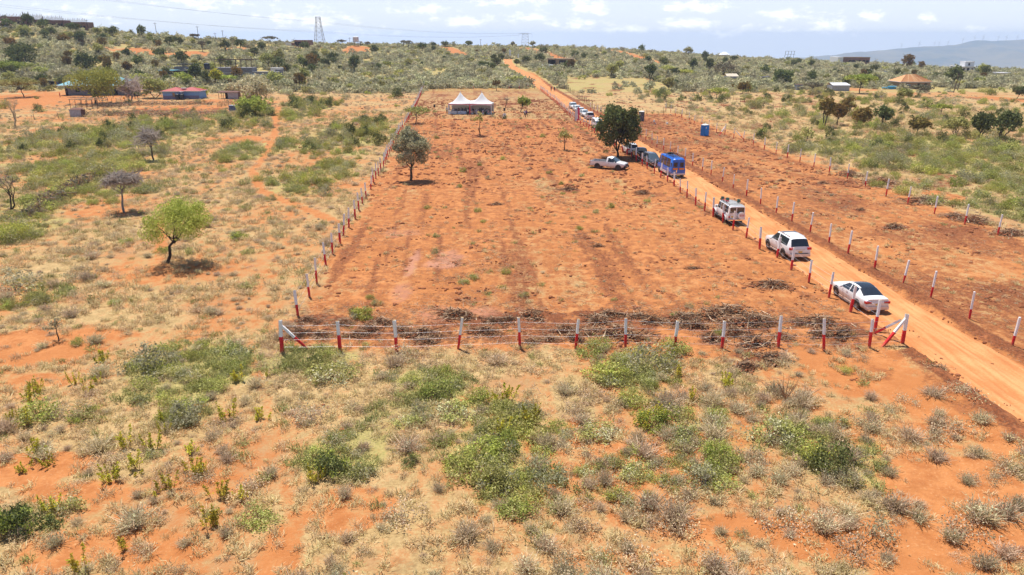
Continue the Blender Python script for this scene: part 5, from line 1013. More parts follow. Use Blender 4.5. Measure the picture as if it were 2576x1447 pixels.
def safari(label, loc, rz):
    t = thing('off_road_wagon', label, 'car', loc, rz); h = 2.35; w = .88
    loft([(h, .50, .95, 1.02, .66, .60, 0, 0), (h - .12, .46, 1.06, 1.12, .74, .66, 0, 0), (h - .9, .42, 1.12, 1.19, .82, .72, 0, 0), (h - 1.25, .40, 1.14, 1.22, .86, .78, 0, 0), (h - 1.30, .40, 1.16, 1.24, .87, .80, 'a', 'windscreen'), (h - 1.62, .40, 1.17, 1.88, .88, .76, 'a', 0), (h - 2.25, .40, 1.17, 1.94, .88, .78, 0, 0), (h - 2.33, .40, 1.17, 1.94, .88, .78, 'b', 0),
          (h - 3.1, .40, 1.17, 1.95, .88, .78, 0, 0), (h - 3.2, .40, 1.17, 1.95, .88, .78, 'c', 0), (-h + .25, .42, 1.18, 1.95, .88, .78, 0, 0), (-h + .12, .42, 1.18, 1.92, .88, .78, 0, 0), (-h, .46, 1.16, 1.84, .86, .76, 0, 0)], 'white', t)
    wheels(t, h - .78, -h + 1.0, w, .40, 'white', 'rim', 5)
    for s in (1, -1):
        for x in (h - .78, -h + 1.0):
            mb = MB(); pts = [(x + .50 * math.cos(a), s * (w + .03), .40 + .50 * math.sin(a)) for a in np.linspace(.1, PI - .1, 9)]; mb.tube(pts, .055, 6); mb.build('fender_flare', M['white'], t, smooth=60)
        part(t, 'tail_lamp', 'red_l', (-h - .03, -h + .03, *sorted((s * .70, s * .82)), .72, .98)); part(t, 'headlamp', 'lamp', (h - .12, h + .01, *sorted((s * .42, s * .62)), .84, 1.0)); part(t, 'side_step', 'blk', (-h + 1.5, h - 1.3, *sorted((s * .84, s * .96)), .40, .46))
    part(t, 'rear_window', 'glass', (-h - .012, -h + .04, .12, .70, 1.22, 1.76), (-h - .012, -h + .04, -.70, .02, 1.22, 1.76)); part(t, 'rear_bumper', 'chrome', (-h - .22, -h - .02, -.86, .86, .50, .62)); part(t, 'front_bumper', 'blk', (h - .05, h + .20, -.80, .80, .50, .66)); part(t, 'number_plate', 'plate_y', (-h - .03, -h, .26, .56, .78, .92)); part(t, 'tow_bar', 'blk', (-h - .2, -h + .3, -.5, .5, .32, .42))
    mb = MB(); mb.cyl((-h - .14, -.42, .98), .37, .22, 24, 0, 'x'); sw = mb.build('spare_wheel_cover', M['white'], t, smooth=40)
    mb = MB()
    for (y0, y1, z0, z1) in [(-.70, -.16, 1.12, 1.14), (-.66, -.20, .86, .875)]: mb.b0(-h - .262, -h - .25, y0, y1, z0, z1)
    for k in range(6): y = -.66 + k * .085; mb.b0(-h - .262, -h - .25, y, y + .055, .93, 1.07) if k % 2 == 0 else mb.b0(-h - .262, -h - .25, y, y + .03, .93, 1.07)
    mb.build('red_lettering', mat('cover_red', (.55, .08, .07), .6), sw)
    mb = MB(); z = 2.10
    for y in (-.74, .74): mb.tube([(-h + .15, y, z), (h - 1.7, y, z)], .02, 5); mb.tube([(-h + .15, y, z - .10), (h - 1.7, y, z - .10)], .015, 5)
    for x in np.linspace(-h + .15, h - 1.7, 9): mb.tube([(x, -.74, z - .1), (x, .74, z - .1)], .015, 5)
    for x in (-h + .15, h - 1.7): mb.tube([(x, -.74, z), (x, .74, z)], .02, 5)
    for x in (-h + .2, -.3, h - 1.75):
        for y in (-.74, .74): mb.tube([(x, y, 1.93), (x, y, z)], .018, 5)
    mb.build('roof_rack', M['blk'], t)
    gr = mat('jerrycan_green', (.06, .12, .09), .5)
    for (x, y) in ((-.9, -.62), (-.1, .25), (h - 1.85, .55)): mb = MB(); mb.box((x, y, 2.15), (.16, .32, .32), taper=.9); mb.cyl((x, y + .08, 2.33), .03, .05, 8); mb.build('jerrycan', gr, t)
    mb = MB(); mb.tube([(-.9, .55, 2.12), (.1, .66, 2.12)], .035, 6); mb.box((-.95, .54, 2.14), (.1, .3, .1)); mb.build('jack', M['red_l'], t); mirror(t, h - 1.5, .87, 1.25, 'blk')
    return t
def onroad(x, y): return (x, y, TZ(x, y) + .045)
HD = PI / 2 + R(4)
sedan('sedan_car', 'white sedan with a dark glass roof, nearest vehicle on the dirt road', onroad(24.45, 48.9), HD)
suv('suv_car', 'white SUV with a sunroof, second vehicle up the dirt road', 'car', onroad(23.75, 61.4), HD + R(2))
safari('white off road wagon with a loaded roof rack and rear spare wheel', onroad(22.1, 73.6), HD)
van('minibus', 'blue minibus with a roof rack and striped boards on its back doors', onroad(21.65, 100.2), HD + R(3), 'carblue')
suv('suv_car', 'dark grey SUV facing the camera, nose to tail with the black pickup', 'car', onroad(20.45, 107.7), HD + PI + R(4), 'cargrey', 4.6, 1.8, 1.7, .35, sun=False)
pickup('pickup_truck', 'black double cab pickup half hidden by the large dark tree', onroad(19.75, 113.4), HD, 'carblack', True)
suv('suv_car', 'white car behind the large dark tree, only its tail showing', 'car', onroad(19.1, 119.8), HD, 'white', 4.6, 1.8, 1.62, .34, sun=False)
p1, p2 = G(1503, 424.7), G(1546.3, 429.6); dv = (p2 - p1).normalized(); pk_a = math.atan2(dv.y, dv.x) + R(7); cpk = (p1 + p2) / 2 + Vector((-dv.y, dv.x, 0)) * .85
pickup('pickup_truck', 'white single cab pickup with bed rails parked inside the plot', (cpk.x, cpk.y, .03), pk_a, 'white')
mb = MB(); rr = random.Random(4)
for i in range(7): mb.sphere((rr.uniform(-.9, .7), rr.uniform(-.4, .4), rr.uniform(0, .12)), .22, 8, 5, 0, (1, .8, .5))
o = mb.build('sack_load', mat('pale_sacks', (.62, .57, .44), .9, var=.3), None, smooth=70); o.location = Vector((cpk.x, cpk.y, .74)) - dv * 1.2; o.rotation_euler.z = pk_a; tag(o, 'pale sacks lying in the bed of the white pickup', 'sacks')
van('van', 'white van facing the camera beside the crown of the large dark tree', onroad(16.9 + .55, 153.5), HD + PI, 'white', 4.8, 1.75, 2.05, bus=False)
for i, (y, hh, lb) in enumerate([(171.5, 1.72, 'white wagon seen from behind, nearest of the five parked white cars'), (178, 1.5, 'white car, second nearest of the five parked white cars'), (184.2, 1.5, 'white car, middle one of the five parked white cars'), (190.2, 1.5, 'white car, second farthest of the five parked white cars'), (197.5, 1.62, 'white car, farthest of the five parked white cars')]):
    suv('parked_car', lb, 'car', onroad(xR(y) + 1.75, y), HD + (0 if i == 0 else PI + R(3)), 'white', 4.6, 1.76, hh, .33, sun=False, wagon=True)
# ---------------------------------------------------------------- people
def skin_mesh(name, chains, m, sub=1):
    """chains: list of [(point, radius) ...] sharing start points by index -> one continuous skinned surface"""
    pts = []; rad = []; eds = []
    def idx(p, r):
        for i, q in enumerate(pts):
            if (Vector(q) - Vector(p)).length < 1e-4: return i
        pts.append(p); rad.append(r); return len(pts) - 1
    for ch in chains:
        pr = None
        for (p, r) in ch:
            i = idx(p, r)
            if pr is not None and pr != i: eds.append((pr, i))
            pr = i
    me = bpy.data.meshes.new(name + '_sk'); me.from_pydata(pts, eds, []); o = bpy.data.objects.new('tmp', me); COL.objects.link(o)
    sk = o.modifiers.new('s', 'SKIN'); 
    for i, v in enumerate(me.skin_vertices[0].data): v.radius = rad[i] if hasattr(rad[i], '__len__') else (rad[i], rad[i]); v.use_root = (i == 0)
    if sub: s = o.modifiers.new('b', 'SUBSURF'); s.levels = sub; s.render_levels = sub
    dg = bpy.context.evaluated_depsgraph_get(); out = bpy.data.meshes.new_from_object(o.evaluated_get(dg)); bpy.data.objects.remove(o); out.name = name
    out.materials.clear(); out.materials.append(m); out.shade_smooth(); return out
SKIN = mat('dark_skin', (.095, .05, .032), .55); HAIR = mat('black_hair', (.012, .010, .010), .9)
def pose(kind):
    J = dict(pel=(0, 0, .94), wai=(0, 0, 1.10), che=(0, 0, 1.32), nec=(0, 0, 1.46), hea=(.01, 0, 1.56), top=(.015, 0, 1.665))
    for s, n in ((1, 'L'), (-1, 'R')):
        J['sh' + n] = (0, s * .19, 1.40); J['el' + n] = (-.02, s * .25, 1.13); J['wr' + n] = (.06, s * .26, .90); J['hi' + n] = (0, s * .095, .90); J['kn' + n] = (.02, s * .10, .50); J['an' + n] = (-.02, s * .10, .09); J['to' + n] = (.15, s * .12, .04)
    if kind == 'walk':
        for n, d in (('L', 1), ('R', -1)):
            a = J['kn' + n]; J['kn' + n] = (.16 * d + .06, a[1], .51); a = J['an' + n]; J['an' + n] = (.30 * d if d > 0 else -.30, a[1], .10 if d > 0 else .17); a = J['to' + n]; J['to' + n] = (J['an' + n][0] + .16, a[1], .05 if d > 0 else .06); a = J['wr' + n]; J['wr' + n] = (-.16 * d + .05, a[1], .95); a = J['el' + n]; J['el' + n] = (-.09 * d - .03, a[1], 1.14)
    if kind == 'sit':
        for k in ('pel', 'wai', 'che', 'nec', 'hea', 'top', 'shL', 'shR', 'elL', 'elR', 'hiL', 'hiR'): a = J[k]; J[k] = (a[0], a[1], a[2] - .42)
        for n, s in (('L', 1), ('R', -1)): J['kn' + n] = (.42, s * .12, .50); J['an' + n] = (.40, s * .12, .09); J['to' + n] = (.56, s * .13, .04); J['el' + n] = (.05, s * .25, .72); J['wr' + n] = (.28, s * .13, .60)
    if kind == 'talk':
        J['elR'] = (.10, -.27, 1.16); J['wrR'] = (.28, -.16, 1.30); J['elL'] = (.05, .27, 1.14); J['wrL'] = (.25, .14, 1.10)
    return J
def person_meshes(kind):
    J = pose(kind); g = lambda k: J[k]; ch = [[(g('pel'), (.11, .14)), (g('wai'), (.10, .13)), (g('che'), (.11, .16)), (g('nec'), .055), (g('hea'), (.085, .078)), (g('top'), (.055, .055))]]
    h = Vector(g('hea')); ch.append([(g('hea'), (.085, .078)), (tuple(h + Vector((.105, 0, -.005))), .014)])
    for s in (1, -1): ch.append([(g('hea'), (.085, .078)), (tuple(h + Vector((-.005, s * .088, 0))), .016)])
    for n, s in (('L', 1), ('R', -1)):
        wr = Vector(g('wr' + n)); el_ = Vector(g('el' + n)); d = (wr - el_).normalized(); palm = wr + d * .06
        ch.append([(g('che'), (.11, .16)), (g('sh' + n), .062), (g('el' + n), .043), (g('wr' + n), .028), (tuple(palm), (.034, .018))])
        sd = d.cross(Vector((0, 1, 0))); sd = sd.normalized() if sd.length > .1 else Vector((1, 0, 0))
        for i, L_ in enumerate((.075, .088, .082, .065)):
            b = palm + d * .03 + sd * (.027 - i * .018); ch.append([(tuple(palm), (.034, .018)), (tuple(b), .010), (tuple(b + d * L_ * .5 + Vector((0, -s * .008, 0))), .009), (tuple(b + d * L_ + Vector((0, -s * .022, 0))), .007)])
        ch.append([(tuple(palm), (.034, .018)), (tuple(palm + sd * .045 + d * .01), .011), (tuple(palm + sd * .06 + d * .05), .009)])
        ch.append([(g('pel'), (.11, .14)), (g('hi' + n), .085), (g('kn' + n), .058), (g('an' + n), .036), (g('to' + n), .032)])
    body = skin_mesh('body', ch, SKIN)
    sh = [[(g('pel'), (.135, .165)), (g('wai'), (.125, .155)), (g('che'), (.13, .18)), (tuple(Vector(g('nec')) - Vector((0, 0, .035))), .075)]]
    tr = [[(g('wai'), (.118, .15)), (g('pel'), (.135, .165))]]; sho = []
    for n in 'LR':
        e = Vector(g('sh' + n)).lerp(Vector(g('el' + n)), .75); sh.append([(g('che'), (.13, .18)), (g('sh' + n), .078), (tuple(e), .062)])
        a = Vector(g('kn' + n)).lerp(Vector(g('an' + n)), .86); tr.append([(g('pel'), (.135, .165)), (g('hi' + n), .10), (g('kn' + n), .074), (tuple(a), .058)])
    res = {'body': body, 'shirt': skin_mesh('shirt', sh, SKIN), 'trousers': skin_mesh('trousers', tr, SKIN)}
    mb = MB(); t = Vector(g('hea')); mb.sphere((t.x - .012, 0, t.z + .045), .098, 12, 8, 0, (.98, .86, .92)); res['hair'] = mb.mesh('hair', HAIR, 80)
    mb = MB()
    for s in (1, -1): mb.sphere((t.x + .078, s * .032, t.z + .012), .012, 8, 5)
    res['eyes'] = mb.mesh('eyes', mat('eye_white', (.6, .58, .55), .3), 80)
    mb = MB()
    for n in 'LR': a = Vector(g('an' + n)); b = Vector(g('to' + n)); mb.tube([a - Vector((.06, 0, .03)), a.lerp(b, .5) - Vector((0, 0, .01)), b + Vector((.03, 0, -.005))], [.05, .05, .035], 8)
    res['shoes'] = mb.mesh('shoes', M['blk'], 60)
    return res
POSES = {k: person_meshes(k) for k in ('stand', 'walk', 'sit', 'talk')}
_cl = {}
def cloth(c):
    if c not in _cl: _cl[c] = mat('cloth', c, .85)
    return _cl[c]
def person(kind, loc, rz, label, shirt=(.7, .7, .72), trousers=(.02, .022, .035), sc=1.0, group=None, hair=True):
    P = POSES[kind]; o = bpy.data.objects.new('person', P['body']); COL.objects.link(o); o.location = loc; o.rotation_euler.z = rz; o.scale = (sc,) * 3; tag(o, label, 'person', group)
    for nm in ('shirt', 'trousers', 'hair', 'shoes', 'eyes'):
        if nm == 'hair' and not hair: continue
        c = bpy.data.objects.new(nm, P[nm]); COL.objects.link(c); c.parent = o
        if nm in ('shirt', 'trousers'): c.material_slots[0].link = 'OBJECT'; c.material_slots[0].material = cloth(shirt if nm == 'shirt' else trousers)
    return o
FC = -PI / 2     # facing the camera
person('stand', G(1124.5, 287), FC + .3, 'person in a white shirt standing at the left end of the tent')
person('talk', G(1130.5, 284), FC - .2, 'second person in white, just behind the one at the left end of the tent', (.72, .73, .76), (.6, .6, .62))
person('talk', G(1176.6, 291.8), FC + PI * .6, 'person in a white top and dark skirt standing in front of the tent')
person('walk', G(1320, 296), FC + .6, 'person in a white shirt and hat walking right of the tent', (.7, .7, .72), (.02, .02, .03))
person('walk', G(1324.2, 294.8), FC + .6, 'person in a purple shirt walking beside the one in the white hat', (.22, .07, .30), (.03, .02, .04))
person('walk', G(1386.5, 231), PI / 2, 'left one of two dark clothed people walking up the dirt road', (.03, .03, .035))
person('walk', G(1394.8, 231), PI / 2 + .2, 'right one of two dark clothed people walking up the dirt road', (.05, .04, .05))
person('stand', G(151.5, 244.5), PI, 'small child in a red shirt in the bare yard', (.60, .02, .03), (.35, .02, .03), .85)
person('stand', G(169, 241.5), FC, 'person in dark clothes at the corner of the grey teal roofed house', (.03, .03, .05))
for i, (px, py, c, q) in enumerate([(318, 247, (.6, .6, .62), 'white shirt at the left end'), (325, 249, (.5, .12, .2), 'pink top'), (333, 247, (.55, .55, .62), 'pale blue top'), (340, 248, (.05, .06, .12), 'dark top'), (346, 247, (.6, .58, .55), 'cream top at the right end')]):
    person('stand' if i % 2 else 'talk', G(px, py), FC + i, 'person in a ' + q + ' in the group under the pale tree', c, (.05, .05, .1), .95)
# ---------------------------------------------------------------- tent and its furniture
TA, TB = G(1128, 288.3), G(1236.5, 289.2); tv = (TB - TA); TW = tv.length; trz = math.atan2(tv.y, tv.x); ten = thing('marquee_tent', 'white double peaked event tent with red trim full of seated guests', 'tent', TA, trz)
canvas = mat('tent_canvas', (.86, .86, .88), .8)
_t = canvas.node_tree; _b = _t.nodes['Principled BSDF']; _tr = N(_t, 'ShaderNodeBsdfTranslucent', i_Color=(.86, .86, .88, 1)); _mx = N(_t, 'ShaderNodeMixShader', i_0=.38); _t.links.new(_b.outputs[0], _mx.inputs[1]); _t.links.new(_tr.outputs[0], _mx.inputs[2]); _t.links.new(_mx.outputs[0], [n for n in _t.nodes if n.type == 'OUTPUT_MATERIAL'][0].inputs[0])

for b in (0, 1):
    n = 20; wx = TW / 2; dy_ = 5.4; V = []; Fq = []; pkx, pky, ph, eh = wx * (b + .5), dy_ / 2, 5.15, 2.5
    for j in range(n + 1):
        for i in range(n + 1):
            u, v = i / n * 2 - 1, j / n * 2 - 1; d = max(abs(u), abs(v)) * .55 + math.hypot(u, v) * .45 / (math.hypot(1, min(abs(u), abs(v)) / (max(abs(u), abs(v)) + 1e-6))) if (u or v) else 0
            z = eh + (ph - eh) * ((1 - min(d, 1)) ** 2.3 * .72 + (1 - min(d, 1)) * .28)
            if (b == 0 and u > 0) or (b == 1 and u < 0): z += .66 * (1 - abs(v) ** 1.6) * abs(u) ** 1.5
            V.append((pkx + u * wx / 2, pky + v * dy_ / 2, z))
    for j in range(n):
        for i in range(n): a = j * (n + 1) + i; Fq.append((a, a + 1, a + n + 2, a + n + 1))
    m_ = MB(); m_.add(V, Fq); rf = m_.build('canopy', canvas, ten, smooth=50); s = rf.modifiers.new('t', 'SOLIDIFY'); s.thickness = .02
    mb = MB(); mb.cyl((pkx, pky, 5.22), .05, .22, 8); mb.build('peak_cap', canvas, ten)
def skirt(y, x0, x1, name='trim'):
    mb = MB(); n = 12
    for i in range(n):
        for (za, zb, mi) in ((0, .20, 0), (.20, .36, 1)):
            def zz(k, z): u = (k % 6) / 6 if k < n else 0; u = k / 6 % 1; return 2.49 - z * (1 - .35 * math.sin(PI * u))
            xa, xb = x0 + (x1 - x0) * i / n, x0 + (x1 - x0) * (i + 1) / n; mb.add([(xa, y, zz(i, za)), (xb, y, zz(i + 1, za)), (xb, y, zz(i + 1, zb)), (xa, y, zz(i, zb))], [(0, 1, 2, 3)], mi)
    o = mb.build(name, [M['tred'], canvas], ten); s = o.modifiers.new('t', 'SOLIDIFY'); s.thickness = .01
M['tred'] = mat('red_trim', (.62, .05, .10), .7)
skirt(-.03, 0, TW); skirt(5.43, 0, TW)
for s_ in (-.02, TW + .02):
    mb = MB(); mb.add([(s_, 0, 2.49), (s_, 5.4, 2.49), (s_, 5.4, 2.2), (s_, 0, 2.2)], [(0, 1, 2, 3)]); o = mb.build('trim', canvas, ten); q = o.modifiers.new('t', 'SOLIDIFY'); q.thickness = .01
for x in (0.06, TW / 2, TW - .06):
    for y in (.06, 5.34):
        mb = MB(); mb.b0(x - .05, x + .05, y - .05, y + .05, 0, 2.5)
        if y < 1: mb.b0(x - .13, x + .13, y - .11, y - .06, 0, 2.25); mb.b0(x - .15, x + .15, y - .14, y + .1, -.02, .25)
        mb.build('draped_leg', M['tred'] if abs(x - TW / 2) < .1 else canvas, ten)
mb = MB(); mb.b0(.05, TW - .05, 5.36, 5.38, .35, 2.3); mb.build('back_wall', mat('cream_back_wall', (.50, .44, .36), .9), ten)
def T(x, y, z=0): return (Matrix.Rotation(trz, 3, 'Z') @ Vector((x, y, z))) + TA
def table(x, w, label, col):
    t = thing('draped_table', label, 'table', T(x, .95), trz); mb = MB(); mb.b0(-w / 2, w / 2, -.35, .35, .72, .76); mb.build('tabletop', canvas, t); mb = MB(); n = 36; vs = []; fs = []
    for i in range(n + 1):
        u = i / n; xx = -w / 2 - .02 + (w + .04) * u; yy = -.37 - .03 * math.sin(i * 2.1); vs += [(xx, -.37, .76), (xx, yy - .03, .04 + .05 * math.sin(i * .6))]
    for i in range(n): fs.append((2 * i, 2 * i + 1, 2 * i + 3, 2 * i + 2))
    mb.add(vs, fs); mb.b0(-w / 2 - .02, -w / 2, -.37, .35, .05, .76); mb.b0(w / 2, w / 2 + .02, -.37, .35, .05, .76); o = mb.build('tablecloth', mat('tablecloth', col, .9), t)
table(1.05, 1.75, 'table under a plain white cloth at the left end of the tent', (.70, .70, .74)); table(3.20, 2.0, 'table with a pleated pale blue white cloth next to the plain one', (.60, .64, .74))
def chair_meshes():
    mb = MB(); mb.box((0, 0, .23), (.46, .46, .44), 0, taper=.94); mb.box((-.21, 0, .68), (.07, .44, .50), 0, (0, -.08, 0)); c = mb.mesh('covered_chair', canvas); mb = MB(); mb.box((-.21, 0, .66), (.10, .47, .10), 0, (0, -.08, 0)); mb.box((-.28, 0, .62), (.06, .16, .16)); return c, mb.mesh('bow', M['tred'])
CH = chair_meshes()
def chair(x, y, rz, label, group=None):
    o = bpy.data.objects.new('covered_chair', CH[0]); COL.objects.link(o); o.location = T(x, y); o.rotation_euler.z = trz + rz; tag(o, label, 'chair', group); b = bpy.data.objects.new('bow', CH[1]); COL.objects.link(b); b.parent = o
rr = random.Random(11); cols = [(.03, .03, .05), (.30, .28, .30), (.08, .06, .10), (.5, .5, .52), (.12, .03, .05), (.04, .06, .14), (.22, .12, .05)]
for i, (x, rz) in enumerate([(5.75, PI / 2), (6.9, PI / 2), (8.35, PI / 2), (9.75, PI / 2)]):
    chair(x, .75, rz, 'white covered chair with a red bow, its back to the camera at the front of the tent, number from the left not visible' if 0 else ['white covered chair just right of the red middle drape', 'white covered chair second right of the red middle drape', 'white covered chair left of the potted plant', 'white covered chair right of the potted plant'][i])
nn = 0
for row, (y, xs) in enumerate([(2.0, np.arange(.7, TW - .4, .82)), (3.3, np.arange(.5, TW - .4, .86)), (4.5, np.arange(.8, TW - .4, .9))]):
    for x in xs:
        if row == 0 and 4.4 < x < 5.2: continue
        sd = 'left' if x < TW / 2 else 'right'; rn = ['front', 'middle', 'back'][row]
        chair(x, y, -PI / 2, 'white covered chair in the %s row, %s half of the tent' % (rn, sd), 'chairs in the %s row, %s half of the tent' % (rn, sd))
        if rr.random() < .85:
            person('sit', T(x + rr.gauss(0, .04), y - .02), trz - PI / 2 + rr.gauss(0, .15), 'seated guest in the %s row, %s half of the tent' % (rn, sd), rr.choice(cols), rr.choice([(.03, .03, .05), (.2, .2, .22), (.5, .5, .5)]), rr.uniform(.94, 1.04), 'guests in the %s row, %s half of the tent' % (rn, sd)); nn += 1
for i, (x, y, c) in enumerate([(5.0, 1.1, (.04, .04, .05)), (7.6, 1.2, (.07, .05, .05)), (8.0, 1.6, (.03, .05, .10))]): person('stand', T(x, y), trz - PI / 2, ['dark clothed person standing behind the red middle drape', 'dark clothed person standing in the right half of the tent, left of a pair', 'dark clothed person standing in the right tent half, right of a pair'][i], c)
mb = MB()
pt = thing('potted_plant', 'leafy green potted plant at the right front of the tent', 'plant', T(9.05, .45)); mb.cyl((0, 0, .15), .14, .30, 12, 0, 'z', .18); mb.build('pot', M['blk'], pt); f = bpy.data.objects.new('foliage', bush_mesh('foliage', 77, [L['dark'], M['twig'], L['bright']], 300, 1.1, .14, 9, 6)); COL.objects.link(f); f.parent = pt; f.location = (0, 0, .3); f.scale = (.45,) * 3
def speaker(px, py, label, box=False):
    p = G(px, py); t = thing('loudspeaker', label, 'speaker', p, 0); mb = MB()
    for k in range(3): a = PI / 2 + k * 2.094; mb.tube([(math.cos(a) * .45, math.sin(a) * .45, 0), (0, 0, .75)], .018, 5)
    mb.tube([(0, 0, .3), (0, 0, 1.65)], .022, 6); mb.build('tripod', M['blk'], t); mb = MB(); mb.box((0, 0, 1.95), (.46, .40, .66), taper=.95); c = mb.build('cabinet', M['blk'], t); mb = MB(); mb.cyl((0, -.202, 1.83), .15, .012, 20, 0, 'y'); mb.cyl((0, -.202, 2.12), .07, .012, 14, 0, 'y'); mb.build('cone', M['cargrey'], c)
    if box:
        mb = MB(); mb.add([(-.45, .02, .0), (.45, .02, .0), (.34, .06, 1.05), (-.30, .06, 1.05)], [(0, 1, 2, 3)]); o = mb.build('white_banner_cloth', canvas, t); q = o.modifiers.new('t', 'SOLIDIFY'); q.thickness = .02
speaker(1093.6, 287, 'black loudspeaker on a stand to the left of the tent'); speaker(1269, 297, 'black loudspeaker on a stand with a white cloth, right of the tent', True)
def flag(px, py, hh, col, label, w=.55):
    p = G(px, py); t = thing('feather_flag', label, 'flag', p, R(20)); mb = MB(); mb.tube([(0, 0, 0), (.0, 0, hh * .75), (.12, 0, hh * .93), (.4 * w, 0, hh)], [.025, .02, .015, .01], 6); mb.build('pole', M['cargrey'], t)
    mb = MB(); n = 12; vs = []; fs = []
    for i in range(n + 1): u = i / n; z = .35 + (hh - .4) * u; ww = w * (1 if u < .8 else math.sqrt(max(0, 1 - ((u - .8) / .2) ** 2))) + .02; vs += [(.02, .0, z), (.02 + ww, .05 * math.sin(u * 7), z)]
    for i in range(n): fs.append((2 * i, 2 * i + 1, 2 * i + 3, 2 * i + 2))
    mb.add(vs, fs); o = mb.build('banner', mat('banner_cloth', col, .8, var=.15), t); s = o.modifiers.new('t', 'SOLIDIFY'); s.thickness = .01
flag(1445.5, 308, 2.9, (.70, .70, .74), 'white feather flag in front of the parked white cars', .62); flag(1452, 307.5, 3.4, (.65, .06, .14), 'red feather flag beside the white one at the parked cars', .5)
flag(1280, 148, 6.0, (.78, .78, .82), 'tall white feather flag where the dirt road crests', 1.4); flag(1302, 148, 3.2, (.78, .78, .82), 'short white feather flag right of the road crest', .9); flag(1271.5, 147, 3.0, (.72, .22, .10), 'small orange flag left of the road crest', .8)
# portable toilets
def toilet(px, py, body, label, rz):
    p = G(px, py); t = thing('portable_toilet', label, 'portable toilet', p, rz); mb = MB(); mb.b0(-.58, .58, -.58, .58, 0, .12); mb.build('base', M['blk'], t)
    bm = mat('toilet_shell', body, .5, var=.08); mb = MB(); mb.b0(-.55, .55, -.55, .55, .12, 2.05)
    for k in range(5): mb.b0(-.56, -.55, -.50 + k * .22, -.40 + k * .22, .2, 1.95); mb.b0(.55, .56, -.50 + k * .22, -.40 + k * .22, .2, 1.95)
    mb.build('shell', bm, t); mb = MB(); mb.b0(-.40, .40, -.575, -.55, .16, 1.95); d = mb.build('door', mat('toilet_door', tuple(c * 1.25 for c in body), .5), t); mb = MB(); mb.b0(.28, .36, -.60, -.575, .98, 1.10); mb.build('handle', M['plate_w'], d)
    mb = MB(); mb.b0(-.34, -.14, -.58, -.574, 1.45, 1.75); mb.build('notice', M['plate_w'], d)
    mb = MB(); mb.box((0, 0, 2.10), (1.16, 1.16, .10), taper=.95); mb.box((0, 0, 2.19), (1.0, 1.0, .12), taper=.55); mb.build('roof', M['plate_w'], t, smooth=60); mb = MB(); mb.cyl((.42, .42, 2.3), .05, .3, 8); mb.build('vent_pipe', M['plate_w'], t)
toilet(1613, 305, (.085, .095, .115), 'dark grey portable toilet with a white roof on red earth', -.35); toilet(1772, 342.5, (.012, .20, .62), 'bright blue portable toilet beside the far right post row', .5)
p = G(1645, 314); t = thing('hand_wash_stand', 'small white and blue hand washing stand right of the grey toilet', 'wash stand', p); mb = MB()
for x, y in ((-.2, -.15), (.2, -.15), (-.2, .15), (.2, .15)): mb.tube([(x, y, 0), (x * .8, y * .8, .6)], .02, 5)
mb.build('legs', M['blk'], t); mb = MB(); mb.cyl((0, 0, .8), .2, .42, 14, 0, 'z', .15); mb.build('water_bucket', M['plate_w'], t, smooth=40); mb = MB(); mb.cyl((.25, -.15, .17), .15, .34, 14, 0, 'z', .18); mb.build('waste_bucket', M['carblue'], t, smooth=40)
mb = MB(); mb.box((0, 0, .2), (.42, .42, .40), taper=.9); mb.b0(-.2, .2, -.2, .2, .40, .43); o = mb.build('plastic_tub', M['plate_w']); o.location = G(1678, 313); tag(o, 'small white plastic tub standing on red earth', 'tub')
# ---------------------------------------------------------------- brush heaps and logs
def heap_mesh(seed, n=170, mats=None, dark=.3):
    rs = random.Random(seed); mb = MB()
    for i in range(n):
        a = rs.uniform(0, 6.28); r = min(abs(rs.gauss(0, .52)), 1.5); z = rs.uniform(.0, .70) * max(0, 1 - r * .85) * (.6 + .4 * math.sin(a * 3 + seed)) + .03; c = Vector((math.cos(a) * r, math.sin(a) * r, z)); d = Vector((rs.gauss(0, 1), rs.gauss(0, 1), rs.gauss(0, .35))).normalized() * rs.uniform(.12, .5); k = Vector((rs.gauss(0, .08), rs.gauss(0, .08), rs.gauss(0, .06)))
        w = rs.choice([.006, .008, .010, .018, .026]); mb.tube([c - d, c + k, c + d + k * .5], [w, w * .8, w * .3], 3, 2 if rs.random() < dark else (1 if rs.random() < .35 else 0), cap=False)
    n2 = 130
    for i in range(n2): a = rs.uniform(0, 6.28); r = min(abs(rs.gauss(0, .6)), 1.5); s = rs.uniform(.04, .16); mb.box((math.cos(a) * r, math.sin(a) * r, s * .3 + .42 * max(0, 1 - r * .95) * rs.random()), (s, s * .8, s * .6), 3, (rs.random(), rs.random(), rs.random()))
    return mb.mesh('brush_heap', [M['twig'], M['twig_p'], M['char'], M['clod']])
HM = [heap_mesh(i, 400, dark=d) for i, d in enumerate((.05, .14, .0, .30))]
